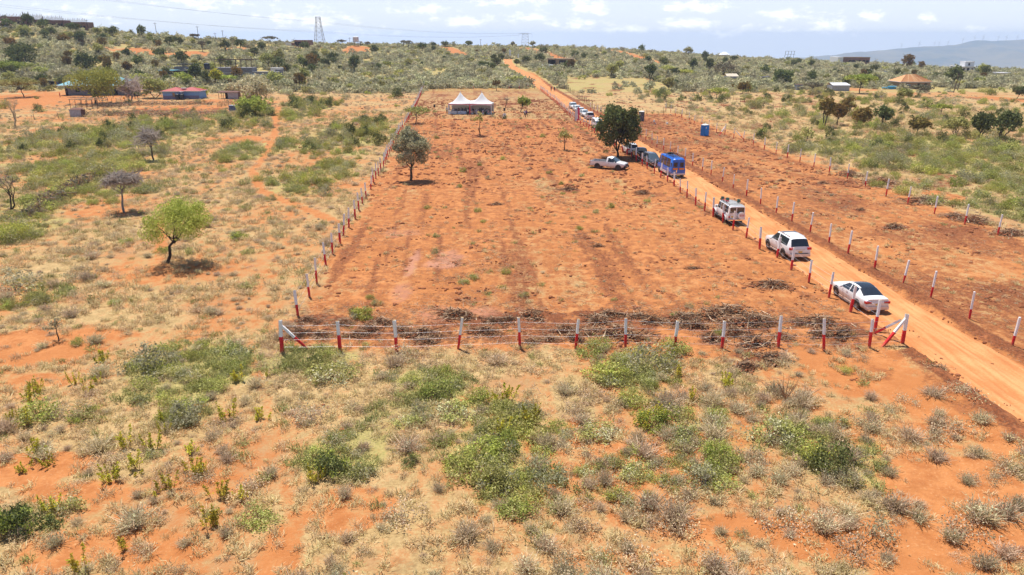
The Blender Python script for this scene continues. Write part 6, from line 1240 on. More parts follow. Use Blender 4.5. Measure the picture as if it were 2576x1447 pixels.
HP = [(775, 808, 42, 0, 'the front left corner'), (735, 850, 30, 2, 'the left corner brace'), (900, 848, 45, 2, 'the light green corner bush'), (1010, 835, 50, 0, 'the third front post'), (1075, 858, 48, 1, 'the gap left of the fourth front post'), (1150, 800, 55, 3, 'the fourth front post, set back from it'), (1240, 812, 42, 1, 'the burnt hole'), (1340, 800, 60, 3, 'the fifth front post, set back from it'), (1420, 835, 50, 2, 'the sixth front post'),
      (1500, 812, 62, 1, 'the fallen log'), (1560, 845, 80, 2, 'the seventh front post'), (1640, 812, 50, 3, 'the gap right of the seventh front post'), (1720, 812, 62, 1, 'the eighth front post'), (1830, 790, 70, 1, 'the upper end of the long brush bank'), (1880, 815, 80, 0, 'the middle of the long brush bank'), (1790, 858, 50, 3, 'the ninth front post'), (1900, 868, 85, 3, 'the tenth front post'), (1935, 905, 70, 3, 'the lower end of the long brush bank'), (1875, 925, 50, 1, 'the lowest scorched patch'),
      (2060, 815, 60, 1, 'the eleventh front post'), (2115, 845, 70, 3, 'the gap before the right corner'), (1940, 720, 55, 1, 'the middle right of the plot'), (1615, 488, 28, 3, 'the plot right of the blue minibus shadow'), (1745, 676, 20, 3, 'the plot left of the white wagon'), (1505, 622, 26, 2, 'the centre of the plot'), (1250, 515, 22, 2, 'the left centre of the plot'), (1430, 478, 22, 3, 'the plot centre, burnt flat'),
      (2140, 443, 34, 0, 'the far right posts, smallest in the bank'), (2215, 462, 75, 2, 'the far right posts, palest in the bank'), (2330, 510, 70, 1, 'the far right posts, darkest in the bank'), (2400, 548, 62, 0, 'the far right posts, right of the darkest one'), (2450, 560, 50, 2, 'the last but one far right post'), (2540, 590, 60, 0, 'the last far right post'), (1965, 455, 14, 1, 'the upper right cleared strip'), (2070, 462, 22, 3, 'the middle of the right cleared strip'), (2055, 485, 12, 1, 'the right cleared strip, a small clump'), (2165, 530, 18, 3, 'the right cleared strip by a dark stump'), (2250, 575, 34, 3, 'the lower right cleared strip'),
      (2360, 930, 40, 2, 'the verge below the right corner'), (1245, 215, 14, 1, 'the far back fence')]
_rb = random.Random(21); _fx = [int(a[0]) for a in FR]
for i in range(26):
    px = 760 + i * 52 + _rb.uniform(-14, 14); py = _rb.choice([800, 812, 826, 842, 856]) + _rb.uniform(-5, 5); k_ = min(range(13), key=lambda q: abs(_fx[q] - px)); 
    HP.append((px, py, _rb.uniform(34, 62), i % 3, ['the left corner post', 'the second front post', 'the third front post', 'the fourth front post', 'the fifth front post', 'the sixth front post', 'the seventh front post', 'the eighth front post', 'the ninth front post', 'the tenth front post', 'the eleventh front post', 'the twelfth front post', 'the right corner post'][k_] + ', part of the low band'))
for (px, py, wpx, k, wh) in HP:
    b = G(px, py, -.03); r = wpx * mpp(b) / 2 * 1.5; o = bpy.data.objects.new('brush_heap', HM[k]); COL.objects.link(o); o.location = b; rr = random.Random(px); o.scale = (r * rr.uniform(1.0, 1.5), r * rr.uniform(.7, 1.1), min(r, 1.3) * rr.uniform(.7, 1.1)); o.rotation_euler.z = rr.uniform(-.5, .5) + PI * (int(px) % 2); tag(o, ('charred' if k == 3 else 'pale' if k == 2 else 'brown') + ' heap of uprooted brush at ' + wh, 'brush heap', 'low brush heaps behind the front fence' if 'low band' in wh else None)
mb = MB(); mb.tube([(0, 0, .12), (.7, .1, .2), (1.4, .0, .22), (2.0, .05, .16)], [.09, .10, .08, .05], 7); mb.tube([(.6, .1, .2), (.4, .5, .5)], [.04, .015], 5); o = mb.build('fallen_log', M['char'], smooth=50); o.location = G(1500, 797); tag(o, 'black fallen log with a cut end in the brush behind the front fence', 'log')
mb = MB()
for i in range(12): a = i * .55; mb.tube([(0, 0, 0), (math.cos(a) * .3, math.sin(a) * .3, .45 + .1 * (i % 3)), (math.cos(a) * .55, math.sin(a) * .5, .9 + .12 * (i % 4))], [.03, .018, .006], 4, cap=False)
o = mb.build('dead_stump', M['twig']); o.location = G(1975, 1005); tag(o, 'brown many stemmed stump on pale straw below the front fence', 'stump')
clodm = []
for i in range(4):
    mb = MB(); rr = random.Random(i)
    for j in range(5): s = rr.uniform(.10, .3); mb.sphere((rr.gauss(0, .35), rr.gauss(0, .35), s * .25), s, 6, 4, 0, (rr.uniform(.7, 1.3), rr.uniform(.7, 1.3), .7))
    clodm.append(mb.mesh('clod', M['clod']))
cl = []; X, Y, rs = jitter(-40, 70, 18, 230, .62, 77); b, g, d, mu_, be = masks(X, Y); inp, rp = regions(X, Y)
k = (rs.uniform(0, 1, len(X)) < np.clip(be * .75 + d * .30 + np.where(inp | rp, .016, 0) + .004, 0, 1)) & ~inroad(X, Y, -.2) & (Y < 230); X, Y, be2 = X[k], Y[k], be[k]; cl = cand('c', X, Y, rs.uniform(.18, .62, len(X)) * (1 + .5 * (Y > 90)), rs)
X, Y, rs = jitter(-10, 45, 16, 110, .5, 178); rd_ = np.abs(X - road_cx(Y)); k = (rs.uniform(0, 1, len(X)) < .05 + .35 * sst(1.5, 2.5, rd_)) & (rd_ < 2.7); X, Y = X[k], Y[k]; st_ = cand('s', X, Y, rs.uniform(.07, .2, len(X)), rs)
scatter_obj('road_stones', 'loose stones and crumbs of soil on the dirt road', [c[:6] + (1.0,) for c in st_], clodm)
scatter_obj('soil_clods', 'broken red soil clods along the road banks and over the cleared plot', cl, clodm)
tw = []; lm = []
for i in range(5):
    mb = MB(); rr = random.Random(i + 50)
    for j in range(26): c = Vector((rr.gauss(0, .45), rr.gauss(0, .45), rr.uniform(.0, .08))); dd = Vector((rr.gauss(0, 1), rr.gauss(0, 1), rr.gauss(0, .15))).normalized() * rr.uniform(.08, .35); mb.tube([c - dd, c + Vector((0, 0, .03)), c + dd], [.006, .008, .003], 3, int(rr.random() < .5), cap=False)
    lm.append(mb.mesh('litter', [M['twig'], M['twig_p']]))
X, Y, rs = jitter(-60, 80, 30, 150, .7, 99); b, g, d, mu_, be = masks(X, Y); inp, rp = regions(X, Y); near_f = np.exp(-((Y - 44.0) / 4.0) ** 2) * (X > -15) * (X < 25)
k = (rs.uniform(0, 1, len(X)) < np.clip(near_f * .95 + (inp | rp) * (.02 + .10 * d + .22 * sst(.55, .7, fbm(X * .2, Y * .12, 15))) + ell_eval(STRAW, X, Y) * .4, 0, 1)) & ~inroad(X, Y, .3); tw = cand('t', X[k], Y[k], rs.uniform(.6, 1.5, k.sum()), rs)
scatter_obj('brush_litter', 'dry twigs and straw strewn behind the front fence and over the plot', tw, lm)
# ---------------------------------------------------------------- buildings
B = {'block': mat('grey_concrete_block', (.26, .25, .27), .95, var=.25, vscale=1.5), 'blue': mat('blue_painted_wall', (.20, .38, .72), .85, var=.15), 'bluegrey': mat('grey_blue_wall_base', (.22, .22, .36), .9, var=.2), 'redroof': mat('red_sheet_roof', (.38, .05, .045), .5, var=.15), 'teal': mat('teal_sheet_roof', (.16, .42, .52), .45, var=.2),
     'gutter': mat('white_fascia', (.72, .72, .72), .6), 'tin': mat('corrugated_tin', (.38, .40, .47), .5, metal=.3, var=.25, vscale=2), 'tinb': mat('blue_grey_tin', (.13, .20, .32), .5, var=.25), 'whiteroof': mat('white_sheet_roof', (.72, .74, .80), .5, var=.1), 'brick': mat('raw_brick', (.27, .15, .12), .95, var=.3, vscale=1.0), 'tanb': mat('tan_block', (.36, .25, .16), .95, var=.2),
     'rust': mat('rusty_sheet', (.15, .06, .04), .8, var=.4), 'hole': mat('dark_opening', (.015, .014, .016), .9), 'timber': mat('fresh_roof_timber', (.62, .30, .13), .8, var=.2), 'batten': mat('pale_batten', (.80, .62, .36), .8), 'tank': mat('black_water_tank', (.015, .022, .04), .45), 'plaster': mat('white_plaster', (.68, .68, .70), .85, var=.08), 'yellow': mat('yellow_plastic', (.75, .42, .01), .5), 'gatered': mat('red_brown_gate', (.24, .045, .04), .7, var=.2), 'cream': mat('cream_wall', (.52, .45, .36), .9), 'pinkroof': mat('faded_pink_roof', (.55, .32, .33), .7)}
def corr(mb, x0, x1, y, z0, z1, mi=0, st=.18):
    n = int((x1 - x0) / st); vs = []; fs = []
    for i in range(n + 1): xx = x0 + (x1 - x0) * i / n; yy = y - (.03 if i % 2 else 0); vs += [(xx, yy, z0), (xx, yy, z1)]
    for i in range(n): fs.append((2 * i, 2 * i + 1, 2 * i + 3, 2 * i + 2))
    mb.add(vs, fs, mi)
def roof_hip(mb, x0, x1, y0, y1, z0, z1, o=.4, mi=0, th=.09):
    x0 -= o; x1 += o; y0 -= o; y1 += o; d = min(x1 - x0, y1 - y0) / 2; a = (x0 + d, x1 - d) if x1 - x0 > y1 - y0 else ((x0 + x1) / 2,) * 2; b = ((y0 + y1) / 2,) * 2 if x1 - x0 > y1 - y0 else (y0 + d, y1 - d)
    lo = [(x0, y0), (x1, y0), (x1, y1), (x0, y1)]; vs = [(*p, z0 - th) for p in lo] + [(*p, z0) for p in lo] + [(a[0], b[0], z1), (a[1], b[1], z1)]
    fs = [(3, 2, 1, 0), (0, 1, 5, 4), (1, 2, 6, 5), (2, 3, 7, 6), (3, 0, 4, 7)] + ([(4, 5, 9, 8), (5, 6, 9), (6, 7, 8, 9), (7, 4, 8)] if x1 - x0 > y1 - y0 else [(4, 5, 8), (5, 6, 9, 8), (6, 7, 9), (7, 4, 8, 9)])
    mb.add(vs, fs, mi); return (x0, x1, y0, y1)
def house(name, label, cat, px0, px1, pyb, wallm, boxes, roof=None, roofm=None, rz=0.0, wins=(), winm='hole', doors=(), group=None, extra=None, gut=None, depth=6.0, dark=None):
    """px0..px1: the facade in the photo, pyb: its foot; boxes: (x0,x1,y0,y1,z0,z1,(mat)) as fractions of the facade width / metres"""
    a = G((px0 + px1) / 2, pyb); dpt = (a.y * math.cos(TH) + (H - a.z) * math.sin(TH)) / FPX; w = (px1 - px0) * dpt; z = min(TZ(a.x - w / 2, a.y), TZ(a.x + w / 2, a.y), a.z); t = thing(name, label, cat, (a.x, a.y, z - .05), rz, group)
    for bx in boxes:
        m_ = bx[6] if len(bx) > 6 else wallm; mb = MB(); mb.b0((bx[0] - .5) * w, (bx[1] - .5) * w, bx[2], bx[3], bx[4] - (.4 if bx[4] <= 0 else 0), bx[5]); mb.build('wall', B[m_], t)
    if roof:
        for r in roof:
            mb = MB(); x0, x1, y0, y1 = roof_hip(mb, (r[0] - .5) * w, (r[1] - .5) * w, r[2], r[3], r[4], r[5], r[6] if len(r) > 6 else .4); ro = mb.build('roof', B[roofm], t)
            if gut: mb = MB(); mb.b0(x0 - .02, x1 + .02, y0 - .07, y0 - .012, r[4] - .17, r[4] - .01); mb.b0(x1 + .012, x1 + .07, y0, y1, r[4] - .17, r[4] - .01); mb.b0(x0 - .07, x0 - .012, y0, y1, r[4] - .17, r[4] - .01); mb.build('gutter', B[gut], ro)
    for (u, y, z0, ww, hh) in wins:
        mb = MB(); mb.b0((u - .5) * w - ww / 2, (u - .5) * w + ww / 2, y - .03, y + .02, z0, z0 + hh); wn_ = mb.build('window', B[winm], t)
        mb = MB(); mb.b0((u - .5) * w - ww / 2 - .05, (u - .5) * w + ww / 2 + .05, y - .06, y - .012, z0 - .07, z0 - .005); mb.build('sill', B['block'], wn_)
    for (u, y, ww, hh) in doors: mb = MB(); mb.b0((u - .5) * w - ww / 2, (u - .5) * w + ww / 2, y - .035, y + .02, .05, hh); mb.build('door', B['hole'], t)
    if extra: extra(t, w)
    return t
def tank_at(p, r, h, label, mname='tank', stand=0):
    t = thing('water_tank', label, 'water tank', p); mb = MB(); mb.cyl((0, 0, stand + h * .45), r, h * .9, 24); mb.cyl((0, 0, stand + h * .95), r, h * .1, 24, 0, 'z', r * .35); mb.cyl((0, 0, stand + h * 1.02), r * .3, h * .06, 14)
    for k in range(4): mb.cyl((0, 0, stand + h * (.15 + .2 * k)), r * 1.02, h * .03, 24)
    mb.build('tank', B[mname], t, smooth=40)
    if stand:
        mb = MB()
        for sx in (-.7, .7):
            for sy in (-.7, .7): mb.b0(sx * r - .06, sx * r + .06, sy * r - .06, sy * r + .06, 0, stand - .1)
        mb.b0(-r, r, -r, r, stand - .1, stand); mb.build('stand', M['stake'], t)
    return t
# left homestead
def redx(t, w):
    for (x0, x1, y) in ((-.5 * w, .045 * w, -.012), (.045 * w, .5 * w, .988)): mb = MB(); mb.b0(x0 + .003, x1 - .003, y, y + .01, 0, 1.15); mb.build('wall_base', B['bluegrey'], t)
    mb = MB(); mb.b0(-.22 * w, -.15 * w, -.05, -.015, .9, 2.0); mb.build('window', B['tanb'], t); mb = MB(); mb.b0(.03 * w, .10 * w, -.9, 1, 2.28, 2.36); mb.build('porch_slab', B['gutter'], t); mb = MB(); mb.b0(-.02 * w, .12 * w, 1.5, 2.2, 3.1, 3.35); mb.build('skylight', B['plaster'], t)
house('house', 'blue walled house with a red sheet roof and black tanks at its front', 'house', 411, 499, 250.5, 'blue', [(0, .545, 0, 6, 0, 2.45), (.545, 1, 1, 6.5, 0, 2.45)], [(0, .56, 0, 6, 2.5, 3.5, .5), (.42, 1, 1, 6.5, 2.52, 3.45, .45)], 'redroof', extra=redx, gut='gutter')
p = G(451, 250.5); tank_at(p + Vector((0, -.9, 0)), .62, 1.75, 'left one of two black water tanks at the blue house'); tank_at(p + Vector((1.35, -.9, 0)), .62, 1.75, 'right one of two black water tanks at the blue house')
house('house', 'long grey block house with a teal roof behind the large acacia', 'house', 166, 324, 240, 'block', [(0, 1, 0, 8, 0, 3.2)], [(0, 1, 0, 8, 3.25, 5.6, 1.6)], 'teal', doors=((.80, 0, 1.3, 2.2), (.02, 0, .8, 2.1)), wins=((.2, 0, 1.1, 1.3, 1.1), (.42, 0, 1.1, 1.3, 1.1), (.62, 0, 1.1, 1.3, 1.1)), gut='gutter')
def blockx(t, w):
    mb = MB()
    for i in range(8):
        x = (-.5 + .60 * i / 7) * w
        for y in (.3, 5.5): mb.tube([(x, y, 5.2), (x + .08, y, 8.2)], .08, 5)
    for y in (.3, 5.5): mb.tube([(-.52 * w, y, 8.2), (.14 * w, y, 8.1)], .09, 5)
    for i in range(9): x = (-.52 + .65 * i / 8) * w; mb.tube([(x, -.1, 8.3), (x, 5.9, 8.25)], .07, 4)
    mb.build('roof_frame', M['stake'], t)
    for u in (.62, .74, .84): mb = MB(); mb.b0((u - .5) * w - .5, (u - .5) * w + .5, -.04, .02, 1.9, 2.9); mb.build('window', mat('pale_blue_pane', (.42, .60, .75), .3), t)
    mb = MB(); mb.b0(-.5 * w, .1 * w, -.06, -.012, 3.15, 3.3); mb.b0(.1 * w, .5 * w, -.1, .0, 3.62, 3.75); mb.build('ledge', B['gutter'], t)
house('block_building', 'unfinished grey block building with a pole roof frame on top', 'building', 545, 698, 203, 'block', [(0, .60, 0, 6, 0, 5.2), (.60, 1, 0, 5, 0, 3.6)], extra=blockx)
house('shed', 'small grey block annexe at the right end of the unfinished block building', 'shed', 694, 708, 199, 'block', [(0, 1, 0, 3, 0, 3.8)])
house('truck_body', 'white box body standing behind the small block annexe', 'container', 682, 712, 191, 'plaster', [(0, 1, 0, 2.4, .5, 3.4)])
house('wall', 'short grey block wall left of the red gate', 'wall', 504, 515, 205, 'block', [(0, 1, 0, 4, 0, 3.4)])
def gate_x(t, w):
    mb = MB(); corr(mb, -.5 * w, -.02, 0, .1, 2.4, st=.25); corr(mb, .02, .5 * w, 0, .1, 2.4, st=.25); mb.build('panel', B['gatered'], t)
house('gate', 'red brown sheet metal gate beside the unfinished block building', 'gate', 516, 537, 205, 'gatered', [(0, .03, -.05, .15, 0, 2.6), (.97, 1, -.05, .15, 0, 2.6)], extra=gate_x)
tank_at(G(524, 194), 1.15, 2.4, 'black water tank on a stand left of the pole roof frame', stand=3.0)
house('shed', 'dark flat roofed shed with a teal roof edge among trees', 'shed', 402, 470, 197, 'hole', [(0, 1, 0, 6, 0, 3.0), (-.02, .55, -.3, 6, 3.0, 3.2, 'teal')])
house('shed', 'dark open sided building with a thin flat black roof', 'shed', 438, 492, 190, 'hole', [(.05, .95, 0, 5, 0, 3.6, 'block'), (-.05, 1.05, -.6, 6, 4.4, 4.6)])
def hutx(t, w):
    mb = MB()
    for (x, y) in ((-.5 * w, 0), (-.25 * w, 0), (-.5 * w, 2.5)): mb.tube([(x, y, 0), (x, y, 2.0)], .07, 5)
    mb.build('pole', M['stake'], t); mb = MB(); corr(mb, -.18 * w + .9, .5 * w, -.02, 0, 1.9); mb.build('tin_wall', B['tin'], t)
    mb = MB(); mb.box((-.02 * w, 1.2, 2.1), (w * 1.06, 3.4, .08), 0, (R(4), 0, 0)); mb.build('roof', B['rust'], t)
house('hut', 'rickety wooden hut with a tin side wall and rusty flat roof', 'hut', 551, 600, 249, 'rust', [(.32, .98, .2, 2.6, 0, 2.0), (.34, .44, .17, .2, 0, 1.8, 'hole')], extra=hutx)
def pen(label, x0, x1, yb, yt, name='animal_pen'):
    a, b, c = G(x0, yb), G(x1, yb), G(x0, yt); t = thing(name, label, 'pen', a); rr = random.Random(3); w = b.x - a.x; d = c.y - a.y; mb = MB(); mr_ = MB()
    edge = [(0, 0), (w, 0), (w, d), (0, d), (0, 0)]
    for (p0, p1) in zip(edge[:-1], edge[1:]):
        L_ = math.dist(p0, p1); n = int(L_ / .9)
        for i in range(n): f = i / n; x, y = p0[0] + (p1[0] - p0[0]) * f, p0[1] + (p1[1] - p0[1]) * f; mb.tube([(x, y, -.1), (x + rr.gauss(0, .05), y, rr.uniform(1.2, 1.7))], .045, 4)
        for z in (.35, .75, 1.15): mr_.tube([(*p0, z), (*p1, z + rr.gauss(0, .05))], .035, 4)
    mb.build('stakes', M['stake'], t); mr_.build('rails', M['twig'], t)
pen('stick animal pen in front of the rickety wooden hut', 548, 594, 270, 254)
house('trough_shed', 'low blue grey tin box below the stick animal pen', 'shed', 577, 601, 281, 'tinb', [(0, 1, 0, 1.6, 0, 1.5), (-.04, 1.04, -.1, 1.7, 1.5, 1.58, 'tin')])
def perg(t, w):
    rr = random.Random(5)
    for i in range(6):
        for y in (0, 5.5): x = (-.5 + i / 5) * w; mb = MB(); mb.tube([(x, y, -.1), (x + .06, y, 2.35)], .07, 5); mb.build('pole', M['stake'], t)
    mb = MB(); 
    for y in (0, 5.5): mb.tube([(-.52 * w, y, 2.4), (.52 * w, y, 2.42)], .08, 5)
    for i in range(5): x = (-.5 + i / 4) * w; mb.tube([(x, -.3, 2.5), (x + rr.gauss(0, .5), 5.8, 2.5)], .06, 5)
    mb.build('beam', M['twig_p'], t)
house('pole_frame', 'open flat frame of poles in the bare yard', 'frame', 178, 246, 274, 'rust', [], extra=perg)
def shedc(t, w):
    mb = MB(); corr(mb, -.5 * w, .5 * w, -.03, 0, 1.75); mb.build('tin_wall', B['tin'], t); mb = MB(); mb.box((0, .9, 1.9), (w * 1.05, 2.1, .05), 0, (R(8), 0, 0)); mb.build('roof', B['rust'], t)
house('shed', 'small leaning rusty tin shed at the yard fence', 'shed', 177, 206, 295, 'rust', [(.01, .99, 0, 1.8, 0, 1.7)], extra=shedc)
# washing line
wp = [G(13, 211), G(104, 216.5), G(125, 218.5), G(156, 220.5)]; t = thing('washing_line', 'washing line on stakes beside the teal roofed house', 'washing line', wp[0])
for p in wp: mb = MB(); q = p - wp[0]; mb.tube([q - Vector((0, 0, .2)), q + Vector((0, 0, 2.1))], .09, 5); mb.build('stake', M['stake'], t)
mb = MB()
for a, b in zip(wp[:-1], wp[1:]): mb.tube(sag(a - wp[0] + Vector((0, 0, 2.0)), b - wp[0] + Vector((0, 0, 2.0)), .15, 8), .02, 4)
mb.build('line', M['wire'], t)
def on_line(px): 
    for a, b in zip(wp[:-1], wp[1:]):
        pa, pb = screen(a.x, a.y)[0], screen(b.x, b.y)[0]
        if pa <= px <= pb: f = (px - pa) / (pb - pa); return a.lerp(b, f)
    return wp[-1]
for (px, c, w_, h_, lb) in [(65, (.02, .02, .03), 1.4, .7, 'black cloth at the left of the washing line'), (77, (.72, .70, .72), 1.1, .7, 'white cloth on the washing line'), (84, (.45, .04, .05), .7, .7, 'red cloth on the washing line'), (90, (.6, .5, .05), .6, .4, 'small yellow cloth on the washing line'), (96, (.02, .02, .05), 1.6, .8, 'dark navy cloth on the washing line'), (110, (.25, .45, .80), 1.4, 1.1, 'light blue cloth on the washing line'), (118, (.70, .72, .78), .9, .9, 'pale shirt on the washing line'), (132, (.015, .015, .02), 3.2, 1.1, 'long black blanket on the washing line'), (145, (.80, .45, .02), 1.1, 1.5, 'orange yellow cloth at the right of the washing line'), (151, (.02, .10, .60), 1.4, 1.5, 'bright blue cloth at the right end of the washing line')]:
    p = on_line(px); mb = MB(); n = 8; vs = []; fs = []
    for i in range(n + 1): x = -w_ / 2 + w_ * i / n; vs += [(x, .03 * math.sin(i), 0), (x * .96, .10 * math.sin(i * 1.7), -h_ * (1 + .05 * math.sin(i * 2)))]
    for i in range(n): fs.append((2 * i, 2 * i + 1, 2 * i + 3, 2 * i + 2))
    mb.add(vs, fs); o = mb.build('laundry', cloth(c)); o.location = p + Vector((0, 0, 1.93)); s = o.modifiers.new('t', 'SOLIDIFY'); s.thickness = .015; tag(o, lb, 'laundry')
def jerry(px, py, label): mb = MB(); mb.box((0, 0, .25), (.5, .35, .5), taper=.9); mb.cyl((.1, 0, .54), .06, .1, 8); o = mb.build('jerrycan', B['yellow']); o.location = G(px, py); tag(o, label, 'jerrycan')
jerry(512.5, 256, 'yellow jerrycan on bare ground right of the blue house'); jerry(312, 249, 'yellow jerrycan on the ground under the pale leafless tree')
mb = MB(); rr = random.Random(9)
for i in range(14): x = rr.uniform(-4, 4); mb.tube([(x, rr.uniform(-.5, .5), .12), (x + rr.uniform(1, 3), rr.uniform(-.6, .6), .2 + .1 * rr.random())], .07, 5)
o = mb.build('timber_pile', M['twig_p']); o.location = G(200, 246); tag(o, 'pile of sawn timber in front of the teal roofed house', 'timber')
# thorn hedges round the garden: dry cut branches
def hedge(pts, label, hh=1.2, seed=1):
    P = resample(gp(pts), .9); rr = random.Random(seed); mb = MB(); o0 = P[0]; LP = []
    for p in P:
        for k in range(16): c = p - o0 + Vector((rr.gauss(0, .5), rr.gauss(0, .5), rr.uniform(.1, hh))); d = Vector((rr.gauss(0, 1), rr.gauss(0, 1), rr.gauss(0, .6))).normalized() * rr.uniform(.3, .9); mb.tube([c - d, c + Vector((0, 0, .08)), c + d], [.02, .025, .01], 3, int(rr.random() < .4), cap=False)
        for k in range(22): LP.append(np.array(p - o0) + np.array([rr.gauss(0, .55), rr.gauss(0, .55), abs(rr.gauss(hh * .4, hh * .3))]))
    rs = np.random.RandomState(seed); LV, LF = leaf_quads(np.array(LP), .22, rs); o = mb.build('thorn_hedge', [M['twig'], M['bark_g']]); o.location = o0; tag(o, label, 'hedge')
    f = bpy.data.objects.new('foliage', np_mesh('foliage', LV, LF, L['greyacacia'])); COL.objects.link(f); f.parent = o
hedge([(208, 292), (300, 291), (400, 293), (520, 293), (560, 292)], 'long thorn hedge along the near side of the dug garden', 1.3, 1); hedge([(262, 272), (330, 266), (420, 264), (540, 264)], 'thorn hedge between the dug garden and the blue house', 1.0, 2)
hedge([(80, 545), (130, 510), (185, 480), (230, 455)], 'grey thorn hedge at the left edge beside the bare forked tree', 1.1, 3)
# ridge and far buildings
def rid(t, w):
    mb = MB()
    for i in range(26): x = (-.5 + i / 25) * w; mb.tube([(x, .3, 3), (x + .1, .3, 5.4 + (i * 7 % 5) * .3)], .09, 4)
    mb.build('bare_column', B['brick'], t)
for i, (a, b, pb, hh, lb) in enumerate([(-20, 66, 62, 5.0, 'highest step of the long unfinished brick block on the left ridge'), (64, 110, 63, 3.6, 'second step of the long unfinished brick block on the left ridge'), (108, 160, 68, 4.2, 'third step of the long unfinished brick block on the left ridge'), (158, 218, 73, 4.4, 'lowest step of the long unfinished brick block on the left ridge')]):
    house('brick_block', lb, 'building', a, b, pb, 'brick', [(0, 1, 0, 8, 0, hh)], extra=rid, wins=[(u, 0, 1.2, 1.2, 1.2) for u in np.linspace(.08, .92, 7)])
house('house', 'house with a faded pink roof at the left edge below the ridge', 'house', -24, 17, 72, 'plaster', [(0, 1, 0, 6, 0, 2.2)], [(0, 1, 0, 6, 2.3, 4.4)], 'pinkroof')
house('brick_building', 'unfinished brick building on the crest left of the tall pylon', 'building', 712, 779, 117, 'brick', [(0, .45, 0, 9, 0, 3.0), (.45, 1, 0, 9, 0, 4.6), (.10, .32, -.1, 0, 0, 3.2, 'plaster')], wins=[(.5, 0, 1.2, 1.8, 2.4), (.62, 0, 1.2, 1.8, 2.4), (.74, 0, 1.2, 1.8, 2.4), (.9, 0, 1.2, 1.2, 1.4)])
tank_at(G(896, 117), 2.0, 3.4, 'white water tank on a stand on the skyline', 'plaster', 3.0)
def brx(t, w):
    mb = MB()
    for u in (0, .12, .6, .7, .85, 1): mb.tube([((u - .5) * w, .3, 3), ((u - .5) * w, .3, 5.0)], .10, 4)
    mb.build('bare_column', B['tanb'], t)
house('tan_building', 'tan unfinished building with dark window openings beside the upper road', 'building', 1378, 1443, 168, 'tanb', [(0, .32, .6, 8, 0, 4.4), (.32, 1, 0, 8, 0, 4.3)], wins=[(.12, .6, 1.3, 3.0, 2.3), (.22, .6, 1.3, 2.2, 2.3), (.50, 0, 1.3, 1.8, 2.2), (.63, 0, 1.3, 1.9, 2.2)], extra=brx)
house('shed', 'small white tin shed below the tan unfinished building', 'shed', 1362, 1390, 174, 'plaster', [(0, 1, 0, 3, 0, 2.0), (-.04, 1.04, -.3, 3.3, 2.0, 2.12, 'whiteroof')])
for (px, py, c, lb) in [(1404, 165, (.75, .60, .03), 'worker in a yellow vest at the left on the tan unfinished building'), (1420, 165, (.55, .75, .10), 'worker in a green vest at the right on the tan unfinished building')]:
    p = G(px, 168); person('stand', (p.x, p.y + 2, p.z + 4.25), FC, lb, c, (.05, .05, .1))
def sheetfence(t, w):
    mb = MB()
    for i in range(24): x = (-.5 + i / 23) * w; mb.tube([(x, 0, -.1), (x, 0, 1.6)], .06, 4)
    for z in (.5, 1.2): mb.tube([(-.5 * w, 0, z), (.5 * w, 0, z)], .03, 4)
    mb.build('stakes', M['stake'], t); mb = MB(); corr(mb, -.5 * w, -.35 * w, .08, 0, 2.2); corr(mb, -.1 * w, .15 * w, .08, 0, 1.2); mb.build('sheet', B['rust'], t)
house('sheet_fence', 'stake fence with rusty sheets behind the straw field', 'fence', 1440, 1527, 182, 'rust', [(0, .01, 0, .2, 0, 1.7)], extra=sheetfence)
house('house', 'white roofed house on the skyline right of the upper road', 'house', 1812, 1836, 142, 'cream', [(0, 1, 0, 6, 0, 2.4)], [(0, 1, 0, 6, 2.5, 4.8)], 'whiteroof')
house('block_building', 'long pinkish brick building with dark windows on the far plain', 'building', 2106, 2188, 164, 'brick', [(.0, .16, 0, 14, 0, 5.6, 'plaster'), (.16, 1, 1, 14, 0, 5.4), (.16, 1, .7, 1, 5.1, 5.6, 'tanb')], wins=[(u, 1, 1.9, 1.9, 1.6) for u in (.40, .50, .60, .70, .82, .93)])
def wl3(t, w):
    mb = MB(); mb.b0(-.55 * w, .55 * w, -.8, 8.5, 3.4, 3.65); mb.b0(-.1 * w, .4 * w, .8, 6, 6.0, 6.2); mb.build('roof_slab', B['plaster'], t)
house('white_house', 'white two storey house with a round upper room on the far plain', 'house', 2408, 2454, 184, 'plaster', [(0, 1, 0, 8, 0, 3.4), (-.02 + .42, .9, 1, 6, 3.65, 6.0)], wins=[(.12, 0, 1.2, 1.0, 1.5), (.32, 0, 1.2, 1.0, 1.5), (.55, 0, 1.0, 1.2, 1.8), (.78, 0, 1.2, 1.0, 1.3), (.62, 1, 4.1, .9, 1.2)], extra=wl3)
house('boundary_wall', 'long grey boundary wall in front of the white two storey house', 'wall', 2396, 2504, 188, 'block', [(0, 1, 0, .25, 0, 1.7)])
house('shed', 'long low shed with a white roof near the right edge of the plain', 'shed', 2512, 2540, 191, 'plaster', [(0, 1, 0, 5, 0, 1.5), (-.03, 1.03, -.3, 5.3, 1.5, 1.65, 'whiteroof')])
def gab(m_, zt=3.0):
    def f(t, w):
        mb = MB(); mb.add([(-.54 * w, -.3, 2.0), (.54 * w, -.3, 2.0), (.50 * w, 3.4, zt), (-.50 * w, 3.4, zt), (-.54 * w, -.3, 1.93), (.54 * w, -.3, 1.93), (.54 * w, 6, 2.0), (-.54 * w, 6, 2.0)], [(0, 1, 2, 3), (4, 5, 1, 0), (2, 6, 7, 3)]); mb.build('roof', B[m_], t)
        mb = MB(); corr(mb, -.5 * w, .5 * w, -.04, 0, 1.95, st=.3); mb.build('tin_front', B['tin'], t)
    return f
